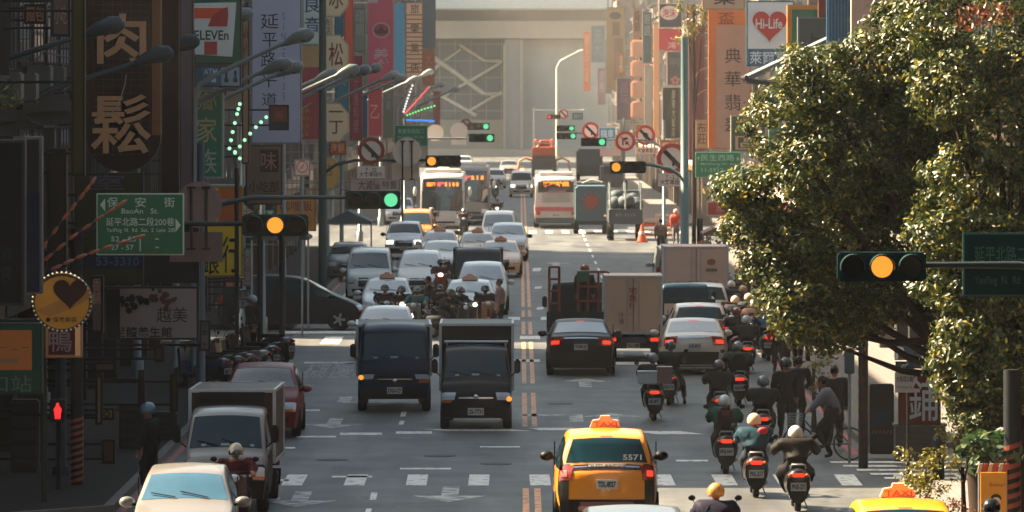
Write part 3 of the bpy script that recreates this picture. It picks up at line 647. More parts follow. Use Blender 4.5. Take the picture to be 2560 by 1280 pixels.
sign('shop_sign', 'pair of dull white plates right of the white massage sign', 'sign', (498, 800, 526, 878), 110, '6e6a66', '3a3c3e', [('停\n車', (504, 806, 520, 840), '2c3032'), ('↑', (506, 854, 516, 872), '1a1c1e')], group=SG, d=.1)
sign('shop_sign', 'white round icon sign right of the massage sign', 'sign', (497, 690, 518, 768), 105, '6a6462', '3a3a3c', [('◎', (499, 708, 517, 748), '14181a', .03)], group=SG, d=.15)
sign('shop_sign', 'narrow white and red prohibition strip right of the yellow board', 'sign', (609, 620, 628, 716), 88, '8f8680', '6a6664', [('⊘\n⊘', (611, 640, 626, 706), '8e2a1c', .03)], group=SG, d=.12)
sign('shop_sign', 'dark teal domed sign above the orange snack sign', 'sign', (604, 446, 694, 530), 80, '0b1c24', '0a161c', [('茶', (632, 505, 668, 526), '7a6418', .03)], shape='disc', group=SG)
sign('awning_banner', 'cream vertical banner in the dark arcade at lower left', 'banner', (238, 938, 257, 1062), 128, '7a5c40', '241c18', d=.06)
sign('shop_sign', 'little yellow sign with a black ring in the dark arcade', 'sign', (252, 1020, 286, 1050), 127, '7c6010', '241c18', [('◎', (258, 1026, 276, 1044), '10100c', .03)], d=.1, group=SG)
sign('shop_sign', 'faded yellow and red poster board deep in the dark arcade', 'sign', (254, 1098, 288, 1160), 126, '4c3810', '1c1814', [('特價', (260, 1110, 282, 1150), '5a1c10', .02)], d=.1, group=SG)
for i, (r_, c_, l_) in enumerate((((235, 905, 290, 930), '46352e', 'dusty pink valance strip in the dark left arcade'), ((345, 925, 362, 1050), '3a2018', 'dim red brown banner left of the orange one in the arcade'),
     ((425, 935, 445, 1030), '4a2c18', 'dim orange brown banner deep in the left arcade'), ((385, 865, 410, 905), '4a3214', 'small amber lantern board under the massage sign'))):
    sign('shop_sign', l_, 'sign', r_, 124, c_, '14161a', d=.08, group=SG)
# ---- right, near to far
sign('shop_sign', 'large pale pink signboard with a dark green brush character beside the tree top', 'sign', (2128, -60, 2280, 240), 106, 'd3a294', 'e0c0a0', [('延', (2176, 2, 2246, 70), '1a3424', .03), ('平', (2176, 108, 2246, 150), '1a3424', .03)], group=SR)
sign('shop_sign', 'purple sign edge right of the large pale pink board', 'sign', (2281, -60, 2320, 90), 105, '3c2438', '3a2030', group=SR)
def ribs(root, L):
    m = MB()
    for x in range(2070, 2130, 8): a, b, z0, z1 = L((x, -40, x+3, 142)); m.b2(a, b, -.05, -.013, z0, z1, mat('2a7ea0', rough=.4))
    m.build('ribs', root)
sign('shop_sign', 'blue corrugated metal panel left of the large pale pink board', 'sign', (2067, -60, 2128, 145), 96, '12557a', '104060', group=SR, extra=ribs)
sign('shop_sign', 'small dark red sign corner left of the blue corrugated panel', 'sign', (2046, -40, 2070, 44), 93, '84241c', '6a3a30', group=SR)
sign('shop_sign', 'slate grey sign box overlapping the green and orange one', 'sign', (1994, 42, 2072, 215), 89, '3c484c', '707a7c', [('上\n好', (2012, 84, 2050, 150), '20282a', .02)], group=SR)
sign('shop_sign', 'green sign with a wide orange border right of the heart sign', 'sign', (1968, 12, 2062, 190), 84, '1a6a4c', 'd8882c', fr=.14, group=SR)
def heart(root, L):
    m = MB(); a, b, z0, z1 = L((1880, 20, 1968, 108)); pts = []; cx_ = (a+b)/2; k = (b-a)/33
    for i in range(60):
        t = 2*PI*i/60; pts.append((cx_+k*16*math.sin(t)**3, (z0+z1)/2+k*(13*math.cos(t)-5*math.cos(2*t)-2*math.cos(3*t)-math.cos(4*t))+.05))
    m.prism(pts, -.06, -.03, mat('c8161c', rough=.4, var=.05)); m.build('heart_emblem', root)
    m = MB(); a, b, z0, z1 = L((1889, 46, 1956, 72)); text_into(m, 'Hi-Life', a, b, z0, z1, -.064, mat('efe8e0'), bold=.05); m.build('lettering', root)
sign('shop_sign', 'white convenience store sign with a red heart reading Hi-Life', 'sign', (1866, 2, 1986, 166), 71.5, 'f0ece6', '1a5a6a', [('萊爾富', (1874, 128, 1966, 160), 'd8e4e8', .03)], [((1870, 122, 1982, 163), '12607e')], group=SR, extra=heart)
sign('shop_sign', 'green and brown board with two big orange white characters beside the tree', 'sign', (1827, 288, 1916, 380), 72, '33502e', 'a8a890', [('北', (1838, 293, 1904, 330), 'e09a5c', .03), ('區', (1838, 340, 1906, 374), 'd8a888', .03)], group=SR)
sign('shop_sign', 'tall orange edged pink signboard with dark characters running down', 'sign', (1771, 24, 1877, 372), 60, 'd79a88', 'e8741c', [('盃', (1795, 32, 1836, 60), '9c2c14', .03), ('典', (1812, 120, 1852, 158), '28282c', 0), ('華', (1812, 178, 1852, 216), '28282c', 0), ('翡', (1812, 236, 1852, 275), '28282c', 0), ('翠', (1812, 296, 1852, 334), '28282c', 0)],
     [((1775, 28, 1872, 62), 'f0761c'), ((1775, 28, 1790, 368), 'f0761c')], group=SR)
sign('shop_sign', 'beige board with a heavy navy character above the tall orange and pink sign', 'sign', (1756, -60, 1862, 24), 61, 'c9a288', 'b08a70', [('業', (1784, -28, 1838, 12), '18243c', .03)], group=SR)
def arcs(root, L):
    m = MB()
    for y in (65, 185, 240):
        a, b, z0, z1 = L((1736, y, 1772, y+40)); r = b-a
        m.tube([(b+r*math.cos(t), -.05, (z0+z1)/2+r*math.sin(t)) for t in [PI/2+i*PI/16 for i in range(11)]], .025, mat('e08a5c', rough=.4), n=6)
    m.build('neon_arcs', root)
sign('shop_sign', 'deep red vertical sign with curved orange neon tubes', 'sign', (1722, 64, 1762, 400), 53, '7a1c28', '7c3c3c', group=SR, extra=arcs)
sign('hotel_sign', 'dark green vertical sign with five gold characters in a maroon surround', 'sign', (1655, 217, 1714, 347), 47, '7a3038', 'b8a494', [('御\n東\n大\n飯\n店', (1667, 224, 1688, 342), 'c0a87c', .03)], [((1658, 220, 1697, 345), '22342e')], group=SR)
sign('shop_sign', 'grey vertical sign with a pink flower crest above the gold lettered one', 'sign', (1667, 128, 1704, 214), 46.5, '44484a', 'b88a78', [('✿', (1676, 190, 1700, 210), 'b86a68', .02), ('明', (1674, 146, 1698, 166), '6a6a68')], group=SR)
sign('shop_sign', 'bright red sign with a pink oval seal under the navy oval one', 'sign', (1647, 72, 1704, 126), 46, 'c82c3c', 'b04048', [('鴻', (1668, 104, 1690, 122), 'e8b0ac', .03)], group=SR)
def oval(root, L):
    m = MB(); a, b, z0, z1 = L((1650, 14, 1696, 50)); m.disc(((a+b)/2, (z0+z1)/2), (b-a)/2, -.04, -.02, mat('e0c8b4'), n=24, rx=(z1-z0)/2); m.build('oval_panel', root)
    m = MB(); text_into(m, '泡沫', a+.15, b-.15, z0+.15, z1-.15, -.045, mat('b8303c'), bold=.04); m.build('oval_lettering', root)
sign('shop_sign', 'navy sign with a tilted cream oval and red characters', 'sign', (1647, 8, 1706, 70), 45.5, '2c3444', 'c8b890', group=SR, extra=oval)
sign('shop_sign', 'slim sunlit orange vertical sign left of the gold lettered one', 'sign', (1634, 60, 1649, 345), 44, 'e0a070', 'd8905c', group=SR)
sign('shop_sign', 'slim cream vertical sign left of the sunlit orange strip', 'sign', (1611, 164, 1632, 342), 41, 'c8b8a4', 'b8a898', group=SR)
lp = thing('shop_sign', 'column of four pink cubes coloured as if lit on the right row', 'sign', (W(1602, S(38)), S(38), H(300, S(38))), 0, SR)
for k in range(4):
    m = MB(); m.box((0, .3, .65+k*1.35), (1.3, .6, 1.16), mat('f0b898', rough=.5, var=.05), bev=.12); m.build('pink_cube', lp)  # lit look put into the pale pink colour
m = MB(); m.b2(-.06, .06, .25, .35, 0, 5.4, DGREY); m.build('rail', lp)
sign('shop_sign', 'purple vertical sign with a pale border', 'sign', (1541, 194, 1580, 302), 33, '6a4a64', 'b8a8a4', [('品\n味', (1552, 206, 1570, 260), '9a6a8c')], group=SR)
sign('shop_sign', 'small tan sign right of the purple one', 'sign', (1564, 258, 1582, 304), 32, 'a8805c', '8a7058', [('王', (1568, 264, 1578, 280), '5a3a28')], group=SR)
sign('shop_sign', 'tall tan vertical sign with a dark oval and two dark squares', 'sign', (1516, 18, 1561, 225), 30, 'b8976c', 'a08a6c', [('●', (1524, 30, 1553, 48), '4a5054'), ('回\n回', (1532, 56, 1548, 88), '5a4a3c', .03)], [((1535, 95, 1557, 200), '98745c')], group=SR)
sign('shop_sign', 'slate blue lattice sign right of the slim orange strip', 'sign', (1478, 64, 1512, 156), 24, '46606a', '5a6c70', [('元\n大', (1486, 76, 1504, 140), '6e8488')], group=SR)
sign('shop_sign', 'slim burnt orange strip sign coloured as if lit, farthest on the right row', 'sign', (1459, 80, 1476, 228), 22.5, (.98, .20, .03), 'c85a24', [('新\n光\n三\n越', (1463, 88, 1472, 205), 'f0b880')], group=SR)  # lit look comes only from the strong face colour
sign('shop_sign', 'small red and white sign half hidden by the left edge of the tree', 'sign', (1767, 503, 1852, 540), 64, '9c2430', 'b8a098', [('麻油雞', (1790, 512, 1838, 530), 'b86a70')], group=SR)
sign('shop_sign', 'pale green vertical sign strip between the heart sign and the tree', 'sign', (1922, 214, 1956, 384), 76, '3f7460', '5a8878', group=SR)
sign('shop_sign', 'narrow barred sign in orange and brown below the heart sign', 'sign', (1882, 200, 1918, 286), 75, 'a88450', '3c4a40', [('麵\n線', (1886, 206, 1900, 276), '3c3424', .03)], group=SR)
sign('shop_sign', 'red shopfront board with one huge white character behind the parking sign', 'sign', (2246, 925, 2352, 1064), 124, '55120f', '3a1c18', [('鋪', (2272, 940, 2346, 1052), '8a9296', .02)], arm=False, d=.1)
for r_, s_, f_, fr_, tx_, tc_, lb_ in (
    ((1512, 100, 1530, 235), 27, '4c6a78', '8a9a98', '電\n器', 'a8b4b0', 'narrow dusty blue sign beside the tall tan one'), ((1582, 20, 1604, 98), 37, 'b8886a', 'a89078', '鐘\n錶', '5a3c30', 'short salmon sign above the pink cubes'),
    ((1606, 30, 1630, 158), 40, '5c6a6c', '9a9a90', '眼\n鏡', 'b0b4ac', 'grey sign above the slim cream one'), ((1584, 306, 1622, 332), 40, 'd8b890', '8a6a50', '茶莊', '8a3020', 'little cream sign under the pink cubes'),
    ((1650, 350, 1700, 372), 50, 'c86a34', '8a5a44', '喜餅', 'f0d8c0', 'small orange horizontal sign under the gold lettered one'), ((1716, 12, 1738, 62), 54, 'a83a2c', '8a6a5c', '參\n藥', 'e8c8a0', 'short brick red sign above the neon tube one'),
    ((1880, 290, 1920, 286), 74, '000000', '000000', '', '', ''), ((1740, 300, 1768, 372), 57, 'c8a078', 'a8886c', '布\n莊', '6a2c20', 'sand coloured sign left of the foot of the orange and pink one'),
    ((1544, 130, 1562, 188), 31, 'c8703c', '9a7858', '金\n飾', 'f0e0c0', 'little orange sign between the tan one and the pink cubes'), ((1494, 170, 1514, 262), 25, '7a5058', '8a7a78', '銀\n樓', 'b09898', 'mauve sign low between the far orange strip and the tan one')):
    if tx_: sign('shop_sign', lb_, 'sign', r_, s_, f_, fr_, [(tx_, (r_[0]+4, r_[1]+6, r_[2]-4, r_[3]-6 if r_[3]-r_[1] < 60 else r_[1]+60), tc_, .02)], group=SR)
for r_, s_, f_, fr_, tx_, tc_, lb_ in (
    ((808, 40, 832, 92), 59, 'b8a888', '8a7c68', '布\n店', '4a3428', 'small beige sign just right of the tall pole near the top'), ((884, 20, 914, 130), 53, '6a7468', '4a5450', '印\n刷', '9aa094', 'dull green sign left of the rose pink one'),
    ((822, 352, 866, 388), 60, 'a0381c', '5c2c20', '海鮮', 'e0b080', 'small red horizontal sign under the lowest octagon'), ((690, 586, 740, 618), 76, '8a8478', '4c4a46', '五金行', '2a2a2c', 'grey horizontal shop sign between the dark posts and the tall pole'),
    ((640, 520, 690, 556), 80, '1c5a5c', '14302f', '茗茶', 'b0c0a8', 'teal horizontal sign under the domed one'), ((560, 700, 606, 722), 90, '8a1c1c', '3c1414', '麵館', 'd8b090', 'little red horizontal sign under the yellow board'),
    ((226, 690, 258, 832), 122, '5a4438', '241c1a', '香\n舖', '9a7458', 'dusty pink vertical sign left of the massage sign'), ((60, 10, 116, 60), 128, '3a2c24', '1a1614', '麵包', '8a5c3c', 'small brown sign at the upper left corner')):
    sign('shop_sign', lb_, 'sign', r_, s_, f_, fr_, [(tx_, (r_[0]+5, r_[1]+6, r_[2]-5, r_[3]-6 if r_[3]-r_[1] < 60 else r_[1]+70), tc_, .02)], group=SG)
for i, (a_, b_, lb_) in enumerate((((0, 90, 118), (470, 132, 100), 'sagging black cable across the upper left, topmost'), ((0, 236, 120), (215, 300, 112), 'sagging black cable at the left, below the long lamp arm'), ((560, 300, 90), (800, 240, 64), 'sagging black cable behind the green bulbs'))):
    p0 = Vector((W(a_[0], S(a_[2])), S(a_[2]), H(a_[1], S(a_[2])))); p1 = Vector((W(b_[0], S(b_[2])), S(b_[2]), H(b_[1], S(b_[2])))); m = MB()
    m.tube([tuple(p0.lerp(p1, t/8)-p0-Vector((0, 0, 1.6*(t/8)*(1-t/8)))) for t in range(9)], .018, BLK, n=5); o = m.build('overhead_cable', None, tuple(p0)); tag(o, lb_, 'cable')
# pavilion wall under it
m = MB(); Yp = S(123.5); e = thing('low_wall', 'low grey stone wall beneath the red shopfront board', 'wall', (W(2300, Yp), Yp, 0)); m.b2(-.5, .52, 0, .5, .1, H(1066, Yp), mat('4a4a46', kind='tile', rough=.8)); m.b2(-.53, .55, -.03, .53, H(1066, Yp)+.002, H(1060, Yp), mat('5c5c56')); m.build('stonework', e)
# canopy of steel tubes
Yc = S(92); e = thing('canopy', 'dark steel canopy held by slanting tubes in front of the green and orange sign', 'canopy', (W(1990, Yc), Yc, H(230, Yc)))
P = lambda x, y, dy=0: (W(x, Yc)-W(1990, Yc), dy, H(y, Yc)-H(230, Yc))
m = MB()
for k in (0, 1.4, 2.8): m.tube([P(1870, 192, k), P(2112, 78, k)], .05, STEEL, n=6); m.tube([P(1880, 196, k), P(2112, 92, k)], .03, GALV, n=6); m.tube([P(1930, 200, k), P(2120, 140, k)], .025, STEEL, n=6)
m.build('struts', e)
m = MB(); m.tube([P(1868, 194, 0), P(1868, 194, 3)], .07, DGREY, n=8)
m.add([P(1868, 196, 0), P(2180, 236, 0), P(2180, 236, 3), P(1868, 196, 3), P(1868, 206, 0), P(2180, 262, 0), P(2180, 262, 3), P(1868, 206, 3)],
      [(0, 1, 2, 3), (7, 6, 5, 4), (0, 4, 5, 1), (2, 6, 7, 3), (0, 3, 7, 4), (1, 5, 6, 2)], mat('1c2830', rough=.5)); m.build('roof', e)
# awnings and umbrellas
for i, (x, y, s_, col, lab) in enumerate(((870, 560, 66, '3a5058', 'grey green sloping awning above the pavement left of the grey hatchback'), (700, 600, 80, '23383c', 'dark green awning over the arcade behind the signal poles'),
                                  (1820, 590, 70, '6a4c40', 'pale peaked awning peeping out left of the tree trunk'))):
    Y = S(s_); e = thing('awning', lab, 'awning', (W(x, Y), Y, H(y, Y))); m = MB(); sd = -1 if x < 1300 else 1
    m.prism([(-.9, 0), (.9, 0), (.9, .08), (0, .5), (-.9, .08)], 0, 3, mat(col, rough=.7)); m.build('cover', e)
    m = MB(); m.tube([(-.88, .05, 0), (-.88, .05, -H(y, Y)+.14)], .03, STEEL); m.tube([(.88, .05, 0), (.88, .05, -H(y, Y)+.14)], .03, STEEL); m.build('frame', e)
# ================================================================= STREET FURNITURE
TGREEN = mat('0d2c2a', rough=.5, var=.1); TDARK = mat('0b1114', rough=.5)
def signal(cx, cy, w, lit, label, group='horizontal traffic lights over the road'):
    """w = width in the photograph; lit = (lamp index, colour)"""
    s = w/1.28; Y = S(s); e = thing('traffic_light', label, 'traffic light', (W(cx, Y), Y, H(cy, Y)), 0, group)
    m = MB(); m.box((0, .1, 0), (1.28, .2, .42), TGREEN, bev=.03); m.box((0, .22, 0), (1.1, .1, .3), TDARK, bev=.03); m.build('housing', e)
    for i in range(3):
        x = -.42+.42*i
        on = i == lit[0]; lm = {'a': AMB_ON, 'g': GRN_ON, 'r': RED_ON}[lit[1]] if on else mat('06090a', rough=.2, coat=.5)
        m = MB(); m.disc((x, 0), .155, -.02, .02, lm, n=24); m.build('lamp', e)
        m = MB(); vs = []; fs = []; N = 12
        for k in range(N+1):
            a = PI*(-.08)+PI*1.16*k/N
            for r, y in ((.172, 0), (.172, -.27), (.188, -.27), (.188, 0)): vs.append((x+r*math.cos(a), y, r*math.sin(a)))
        for k in range(N):
            for q in range(4): fs.append((k*4+q, k*4+(q+1) % 4, (k+1)*4+(q+1) % 4, (k+1)*4+q))
        m.add(vs, fs, TGREEN); m.build('visor', e)
    return Y
def mast(x, Y, zt, x1, z1, label, r=.11, pm=GALV, group='mast arms carrying the traffic lights', bend=True):
    """pole at world x with an arm reaching x1 at height z1"""
    e = thing('signal_mast', label, 'mast', (x, Y, 0), 0, group)
    m = MB(); m.tube([(0, 0, .0), (0, 0, .3), (0, 0, .31), (0, 0, zt)], [.2, .2, r, r*.8], pm, n=12); m.build('pole', e)
    m = MB(); sg = 1 if x1 > x else -1
    m.tube([(0, 0, z1-.5), (sg*.5, 0, z1-.15), (sg*1.2, 0, z1), (x1-x, 0, z1)], [.07, .065, .06, .045], pm, n=10); m.build('arm', e)
    return e
def rsign(cx, cy, r, s, kind, label, board=None, group='round prohibition signs on the mast arms'):
    Y = S(s)-.12; e = thing('traffic_sign', label, 'traffic sign', (W(cx, Y), Y, H(cy, Y)), 0, group)
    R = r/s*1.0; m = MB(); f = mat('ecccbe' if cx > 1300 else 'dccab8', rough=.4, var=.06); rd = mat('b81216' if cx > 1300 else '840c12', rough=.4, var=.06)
    if kind == 'back':
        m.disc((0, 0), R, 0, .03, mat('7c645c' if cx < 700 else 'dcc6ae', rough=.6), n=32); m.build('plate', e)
        m = MB()
        for x in (-.32, .32):
            m.b2(x*R-.03, x*R+.03, -.06, -.001, -R*1.9, R*.72, mat('3a2c28')); m.b2(x*R-.09, x*R+.09, -.07, -.0, R*.7, R*.8, mat('3a2c28')); m.b2(x*R-.09, x*R+.09, -.07, 0, -R*1.95, -R*1.85, mat('3a2c28'))
        m.build('brackets', e)
    elif kind == 'half':
        m.disc((0, 0), R, 0, .03, f, n=32); m.build('plate', e)
    else:
        m.disc((0, 0), R, 0, .03, f, n=32); m.build('plate', e)
        m = MB(); m.ring((0, 0), R*.72, R, -.015, -.001, rd); m.build('red_ring', e)
        m = MB(); bk = mat('15171a')
        if kind in ('left', 'nou', 'park'):
            if kind != 'park':
                m.prism([(-.36*R, .3*R), (-.1*R, .34*R), (-.18*R, .12*R)], -.012, -.002, bk); m.prism([(-.28*R, .18*R), (.12*R, .1*R), (.12*R, -.02*R), (-.26*R, .06*R)], -.014, -.004, bk)
                m.prism([(.02*R, -.5*R), (.16*R, -.5*R), (.16*R, .1*R), (.02*R, .1*R)], -.013, -.003, bk)
                if kind == 'nou': m.ring((.04*R, 0), .12*R, .26*R, -.02, -.005, bk, n=18)
            else: m.prism([(-.3*R, -.1*R), (.3*R, -.1*R), (.2*R, .1*R), (-.1*R, .2*R)], -.012, -.002, bk)
            m.build('symbol', e)
            m = MB(); k = .70*R; t = .10*R; m.prism([(-k*.75-t, k*.75-t), (k*.75-t, -k*.75-t), (k*.75+t, -k*.75+t), (-k*.75+t, k*.75+t)], -.026, -.0155, rd if kind == 'park' else bk if cx > 0 else rd); m.build('slash', e)
        elif kind == 'truck':
            m.prism([(-.3*R, -.4*R), (-.16*R, -.4*R), (-.16*R, .1*R), (.3*R, .2*R), (.2*R, .4*R), (-.3*R, .3*R)], -.012, -.002, bk); m.prism([(0, -.35*R), (.34*R, -.3*R), (.3*R, 0), (.02*R, -.04*R)], -.012, -.002, bk); m.build('symbol', e)
            m = MB(); m.prism([(-.5*R, .42*R), (.42*R, -.5*R), (.5*R, -.42*R), (-.42*R, .5*R)], -.026, -.0155, rd); m.build('slash', e)
    if board:
        (x0, y0, x1, y1), tx = board; a, b, z0, z1 = W(x0, Y)-e.location.x, W(x1, Y)-e.location.x, H(y1, Y)-e.location.z, H(y0, Y)-e.location.z
        m = MB(); m.b2(a, b, 0, .03, z0, z1, f); m.build('supplementary_board', e)
        if tx: m = MB(); text_into(m, tx, a+.08, b-.08, z0+.06, z1-.06, -.004, mat('2c2a2a'), bold=.02); m.build('board_lettering', e)
    m = MB(); m.tube([(0, .05, -R*.9), (0, .05, R*.9)], .02, STEEL, n=6); m.build('clamp', e)
    return e
def gsign(r, s, texts, label, col='0b5a40', lc='a9c4b4', cat='street sign', group='green street name boards'):
    Y = S(s)-.1; x0, y0, x1, y1 = r; e = thing('street_name_sign', label, cat, (W((x0+x1)/2, Y), Y, H(y1, Y)), 0, group)
    w = W(x1, Y)-W(x0, Y); h = H(y0, Y)-H(y1, Y); m = MB()
    m.box((0, .03, h/2), (w, .05, h), mat(lc, rough=.4, var=.1), bev=.01); m.build('border', e); m = MB(); m.b2(-w/2+.025, w/2-.025, -.008, .0, .025, h-.025, mat(col, rough=.35, var=.15)); m.build('plate', e)
    L = lambda q: (W(q[0], Y)-e.location.x, W(q[2], Y)-e.location.x, H(q[3], Y)-e.location.z, H(q[1], Y)-e.location.z)
    m = MB(); lm = mat(lc, rough=.4, var=.1)
    for body, q in texts:
        a, b, z0, z1 = L(q)
        if body == '<': m.prism([(a, (z0+z1)/2), (b, z0), (b, z1)], -.014, -.009, lm)
        elif body == '>': m.prism([(b, (z0+z1)/2), (a, z1), (a, z0)], -.014, -.009, lm)
        elif body == '|': m.b2(a, b, -.013, -.009, z0, z1, lm)
        else: text_into(m, body, a, b, z0, z1, -.011, lm, bold=.018)
    m.build('lettering', e); return e
# near left: amber light on an arm with the BaoAn St. board
Y = signal(688, 563, 165, (1, 'a'), 'traffic light glowing amber in the middle, left of the road, nearest on the left')
mast(W(150, S(128.9)), S(128.9)+.25, 6.1, W(690, S(128.9)), H(560, S(128.9)), 'dark signal pole at lower left holding the nearest left amber light', pm=mat('1c2224', rough=.5))
gsign((241, 483, 460, 638), 131, [('<', (250, 496, 263, 528)), ('保', (268, 493, 295, 518)), ('安', (338, 493, 365, 518)), ('街', (410, 493, 437, 518)), ('BaoAn   St.', (304, 521, 396, 534)), ('延平北路二段200巷', (265, 544, 436, 565)), ('>', (439, 546, 452, 580)),
     ('YanPing  N.  Rd.  Sec.  2  Lane  200', (266, 570, 438, 583)), ('52 - 85', (278, 591, 340, 604)), ('27 - 57', (278, 612, 334, 625)), ('|', (349, 592, 352, 628)), ('-', (388, 596, 397, 599)), ('-', (388, 617, 397, 620))],
     'green street name board reading BaoAn St. with white arrows on the left', '00603a', 'b8ccbc')
rsign(497, 512, 58, 121, 'back', 'big pinkish round sign seen from behind with two upright brackets, right of the BaoAn board')
m = MB(); Yb = S(120.5); e = thing('rectangular_sign', 'pinkish rectangular plate seen from behind under the round one', 'sign', (W(490, Yb), Yb, H(655, Yb))); m.b2(-.55, .55, .05, .08, 0, .62, mat('6e5a54', rough=.6)); m.build('plate', e)
# mid left green
Y = signal(932, 500, 138, (2, 'g'), 'traffic light glowing green at its right end, above the white queue')
e = mast(W(500, Y)-.0, Y+.25, 6.4, W(870, Y), H(494, Y), 'grey signal pole behind the left signboards with an arm to the green light', pm=mat('39484a', rough=.5))
for px_, tx_, lb in ((650, '機車', 'left'), (705, '專用', 'right')):
    Y = S(86); e = thing('sign_post', 'dark post with a pale plate on top, %s of the pair before the black minivan' % lb, 'post', (W(px_, Y), Y, 0), 0, 'dark posts before the black minivan'); m = MB()
    m.tube([(0, 0, 0), (0, 0, .3), (0, 0, .32), (0, 0, 3.9)], [.15, .15, .09, .09], mat('12181a', rough=.5), n=12); m.build('post', e); m = MB(); m.b2(-.05, .5, -.06, -.02, 3.3, 3.65, mat('77706a')); o = m.build('plate', e); m = MB(); text_into(m, tx_, .05, .4, 3.38, 3.58, -.065, mat('3a3c3e')); m.build('lettering', o)
# far left amber with signs
Y = signal(1108, 403, 88, (0, 'a'), 'traffic light glowing amber at its left end above the front bus')
mast(W(806, Y), Y+.25, 13.0, W(1070, Y), H(401, Y), 'tall dark green pole with a long arm to the amber light above the front bus', r=.16, pm=mat('1d3a38', rough=.5))
rsign(928, 377, 34, 69, 'left', 'no turn sign in a dark red ring above a board reading 7-22', ((893, 416, 962, 446), '7 - 22\n大客車除外'))
rsign(1018, 380, 36, 68.8, 'back', 'cream round sign with two upright bars left of the amber light above the bus')
m = MB(); Yb = S(68.6); e = thing('sign_plate', 'cream rectangular plate under the round sign with two bars', 'sign', (W(1014, Yb), Yb, H(449, Yb))); m.b2(-.5, .5, .02, .05, 0, .6, mat('d8c4b0')); m.build('plate', e)
gsign((986, 313, 1069, 366), 60, [('寧夏東路路口', (995, 322, 1060, 334)), ('DongHua W. Rd', (995, 340, 1060, 347)), ('17 - 25', (1012, 352, 1050, 360))], 'green street name board behind the cream round sign, left of the centre', '0c6a4c', '7ac0a0')
e = sign('no_parking_sign', 'small square white sign with a red struck circle on the left', 'traffic sign', (735, 398, 776, 441), 80, 'b8a49c', '8a8080', [('⊘', (741, 402, 770, 432), 'a8301c', .03)], d=.05, arm=False)
m = MB(); m.tube([(0, .06, .3), (0, .06, -H(441, S(80)))], .03, GALV); put(m.build('post'), e)
# centre and right signals
for a in ((1204, 345, 64, (2, 'g'), 'small traffic light glowing green near the centre left, lower of two'), (1197, 316, 54, (2, 'g'), 'small traffic light glowing green near the centre left, upper of two'),
          (1416, 340, 50, (2, 'g'), 'small traffic light glowing green above the orange machine, lower of two'), (1414, 321, 46, (2, 'g'), 'small traffic light glowing green above the orange machine, upper of two'),
          (1484, 355, 64, (2, 'g'), 'traffic light glowing green left of the two red ringed signs'), (1384, 292, 34, (0, 'r'), 'tiny far traffic light glowing red under the pale lamp'),
          (1570, 418, 90, (0, 'a'), 'traffic light glowing amber at its left end above the right lanes')): signal(*a)
Y = S(70.3); mast(W(1712, Y), Y+.25, 9.6, W(1560, Y), H(412, Y), 'pale blue green pole right of the road carrying the large no turn sign', r=.16, pm=mat('4a6a6c', rough=.5))
rsign(1680, 396, 38, 69.5, 'left', 'large no turn sign in a dark red ring, right of the amber light', ((1645, 433, 1716, 466), '7 - 2 2\n大客車除外'))
gsign((1738, 380, 1853, 444), 69, [('<', (1742, 390, 1748, 400)), ('民生西路', (1752, 386, 1836, 402)), ('>', (1842, 392, 1849, 402)), ('MinSheng W. Rd', (1752, 407, 1838, 414)), ('11-59', (1754, 420, 1790, 430)), ('2-60', (1800, 420, 1834, 430)), ('|', (1794, 416, 1796, 440))], 'green street name board reading MinSheng W. Rd left of the tree', '0c7450', '8accb0')
gsign((1863, 422, 1930, 476), 72, [('<', (1868, 440, 1876, 460)), ('西路', (1882, 430, 1912, 444))], 'green street name board half hidden in the tree', '0a6048', '5aa890')
rsign(1563, 353, 25, 50, 'truck', 'no trucks sign in a red ring, left of two near the right signal', ((1500, 372, 1552, 390), None))
rsign(1613, 338, 25, 49.5, 'nou', 'no turn sign in a red ring, right of the no trucks one', ((1590, 368, 1646, 385), '大貨車禁止'))
rsign(1477, 327, 22, 44, 'left', 'faded no turn sign above the small green light, right of centre')
rsign(1409, 285, 12, 26, 'left', 'tiny far no turn sign on the pale gantry')
rsign(1165, 311, 14, 33, 'park', 'small red ringed sign left of the upper small green light')
rsign(1088, 332, 21, 46, 'half', 'pale round sign with a red arc left of the white round one')
rsign(1147, 328, 22, 48, 'half', 'white round sign behind the dark signal cluster, left of centre', ((1128, 345, 1166, 362), None))
e = sign('information_board', 'small blue and white motor vehicle board beside the no trucks sign', 'sign', (1496, 318, 1540, 350), 45, '4a8aa0', 'c8c0b8', [('機車', (1502, 324, 1534, 344), 'e0e0dc', .02)], d=.05, arm=False)
e = sign('information_board', 'tiny hazy blue direction board on the pale gantry', 'sign', (1430, 281, 1458, 300), 27, '4a6a70', '8a9890', [('直行', (1434, 285, 1454, 296), 'a0b0ac', .02)], d=.05, arm=False)
Y = S(24); e = thing('gantry', 'pale hazy sign gantry under the lone curved lamp', 'gantry', (W(1335, Y), Y, 0)); m = MB()
m.tube([(0, 0, 0), (0, 0, H(270, Y))], .12, mat('b0b0a4')); m.tube([(0, 0, H(276, Y)), (W(1460, Y)-W(1335, Y), 0, H(276, Y))], .1, mat('b0b0a4')); m.build('frame', e)
for (cx, cy, s_, x1, lab) in ((1170, 346, 50, 1012, 'thin far mast arm left of centre carrying two green lights'), (1484, 349, 49.6, 1660, 'thin far mast arm right of centre carrying the red ringed signs'), (1414, 333, 38, 1560, 'thin distant mast arm above the orange machine')):
    Y = S(s_)+.3; mast(W(x1, Y), Y, H(cy, Y)+1, W(cx, Y), H(cy, Y), lab, r=.09)
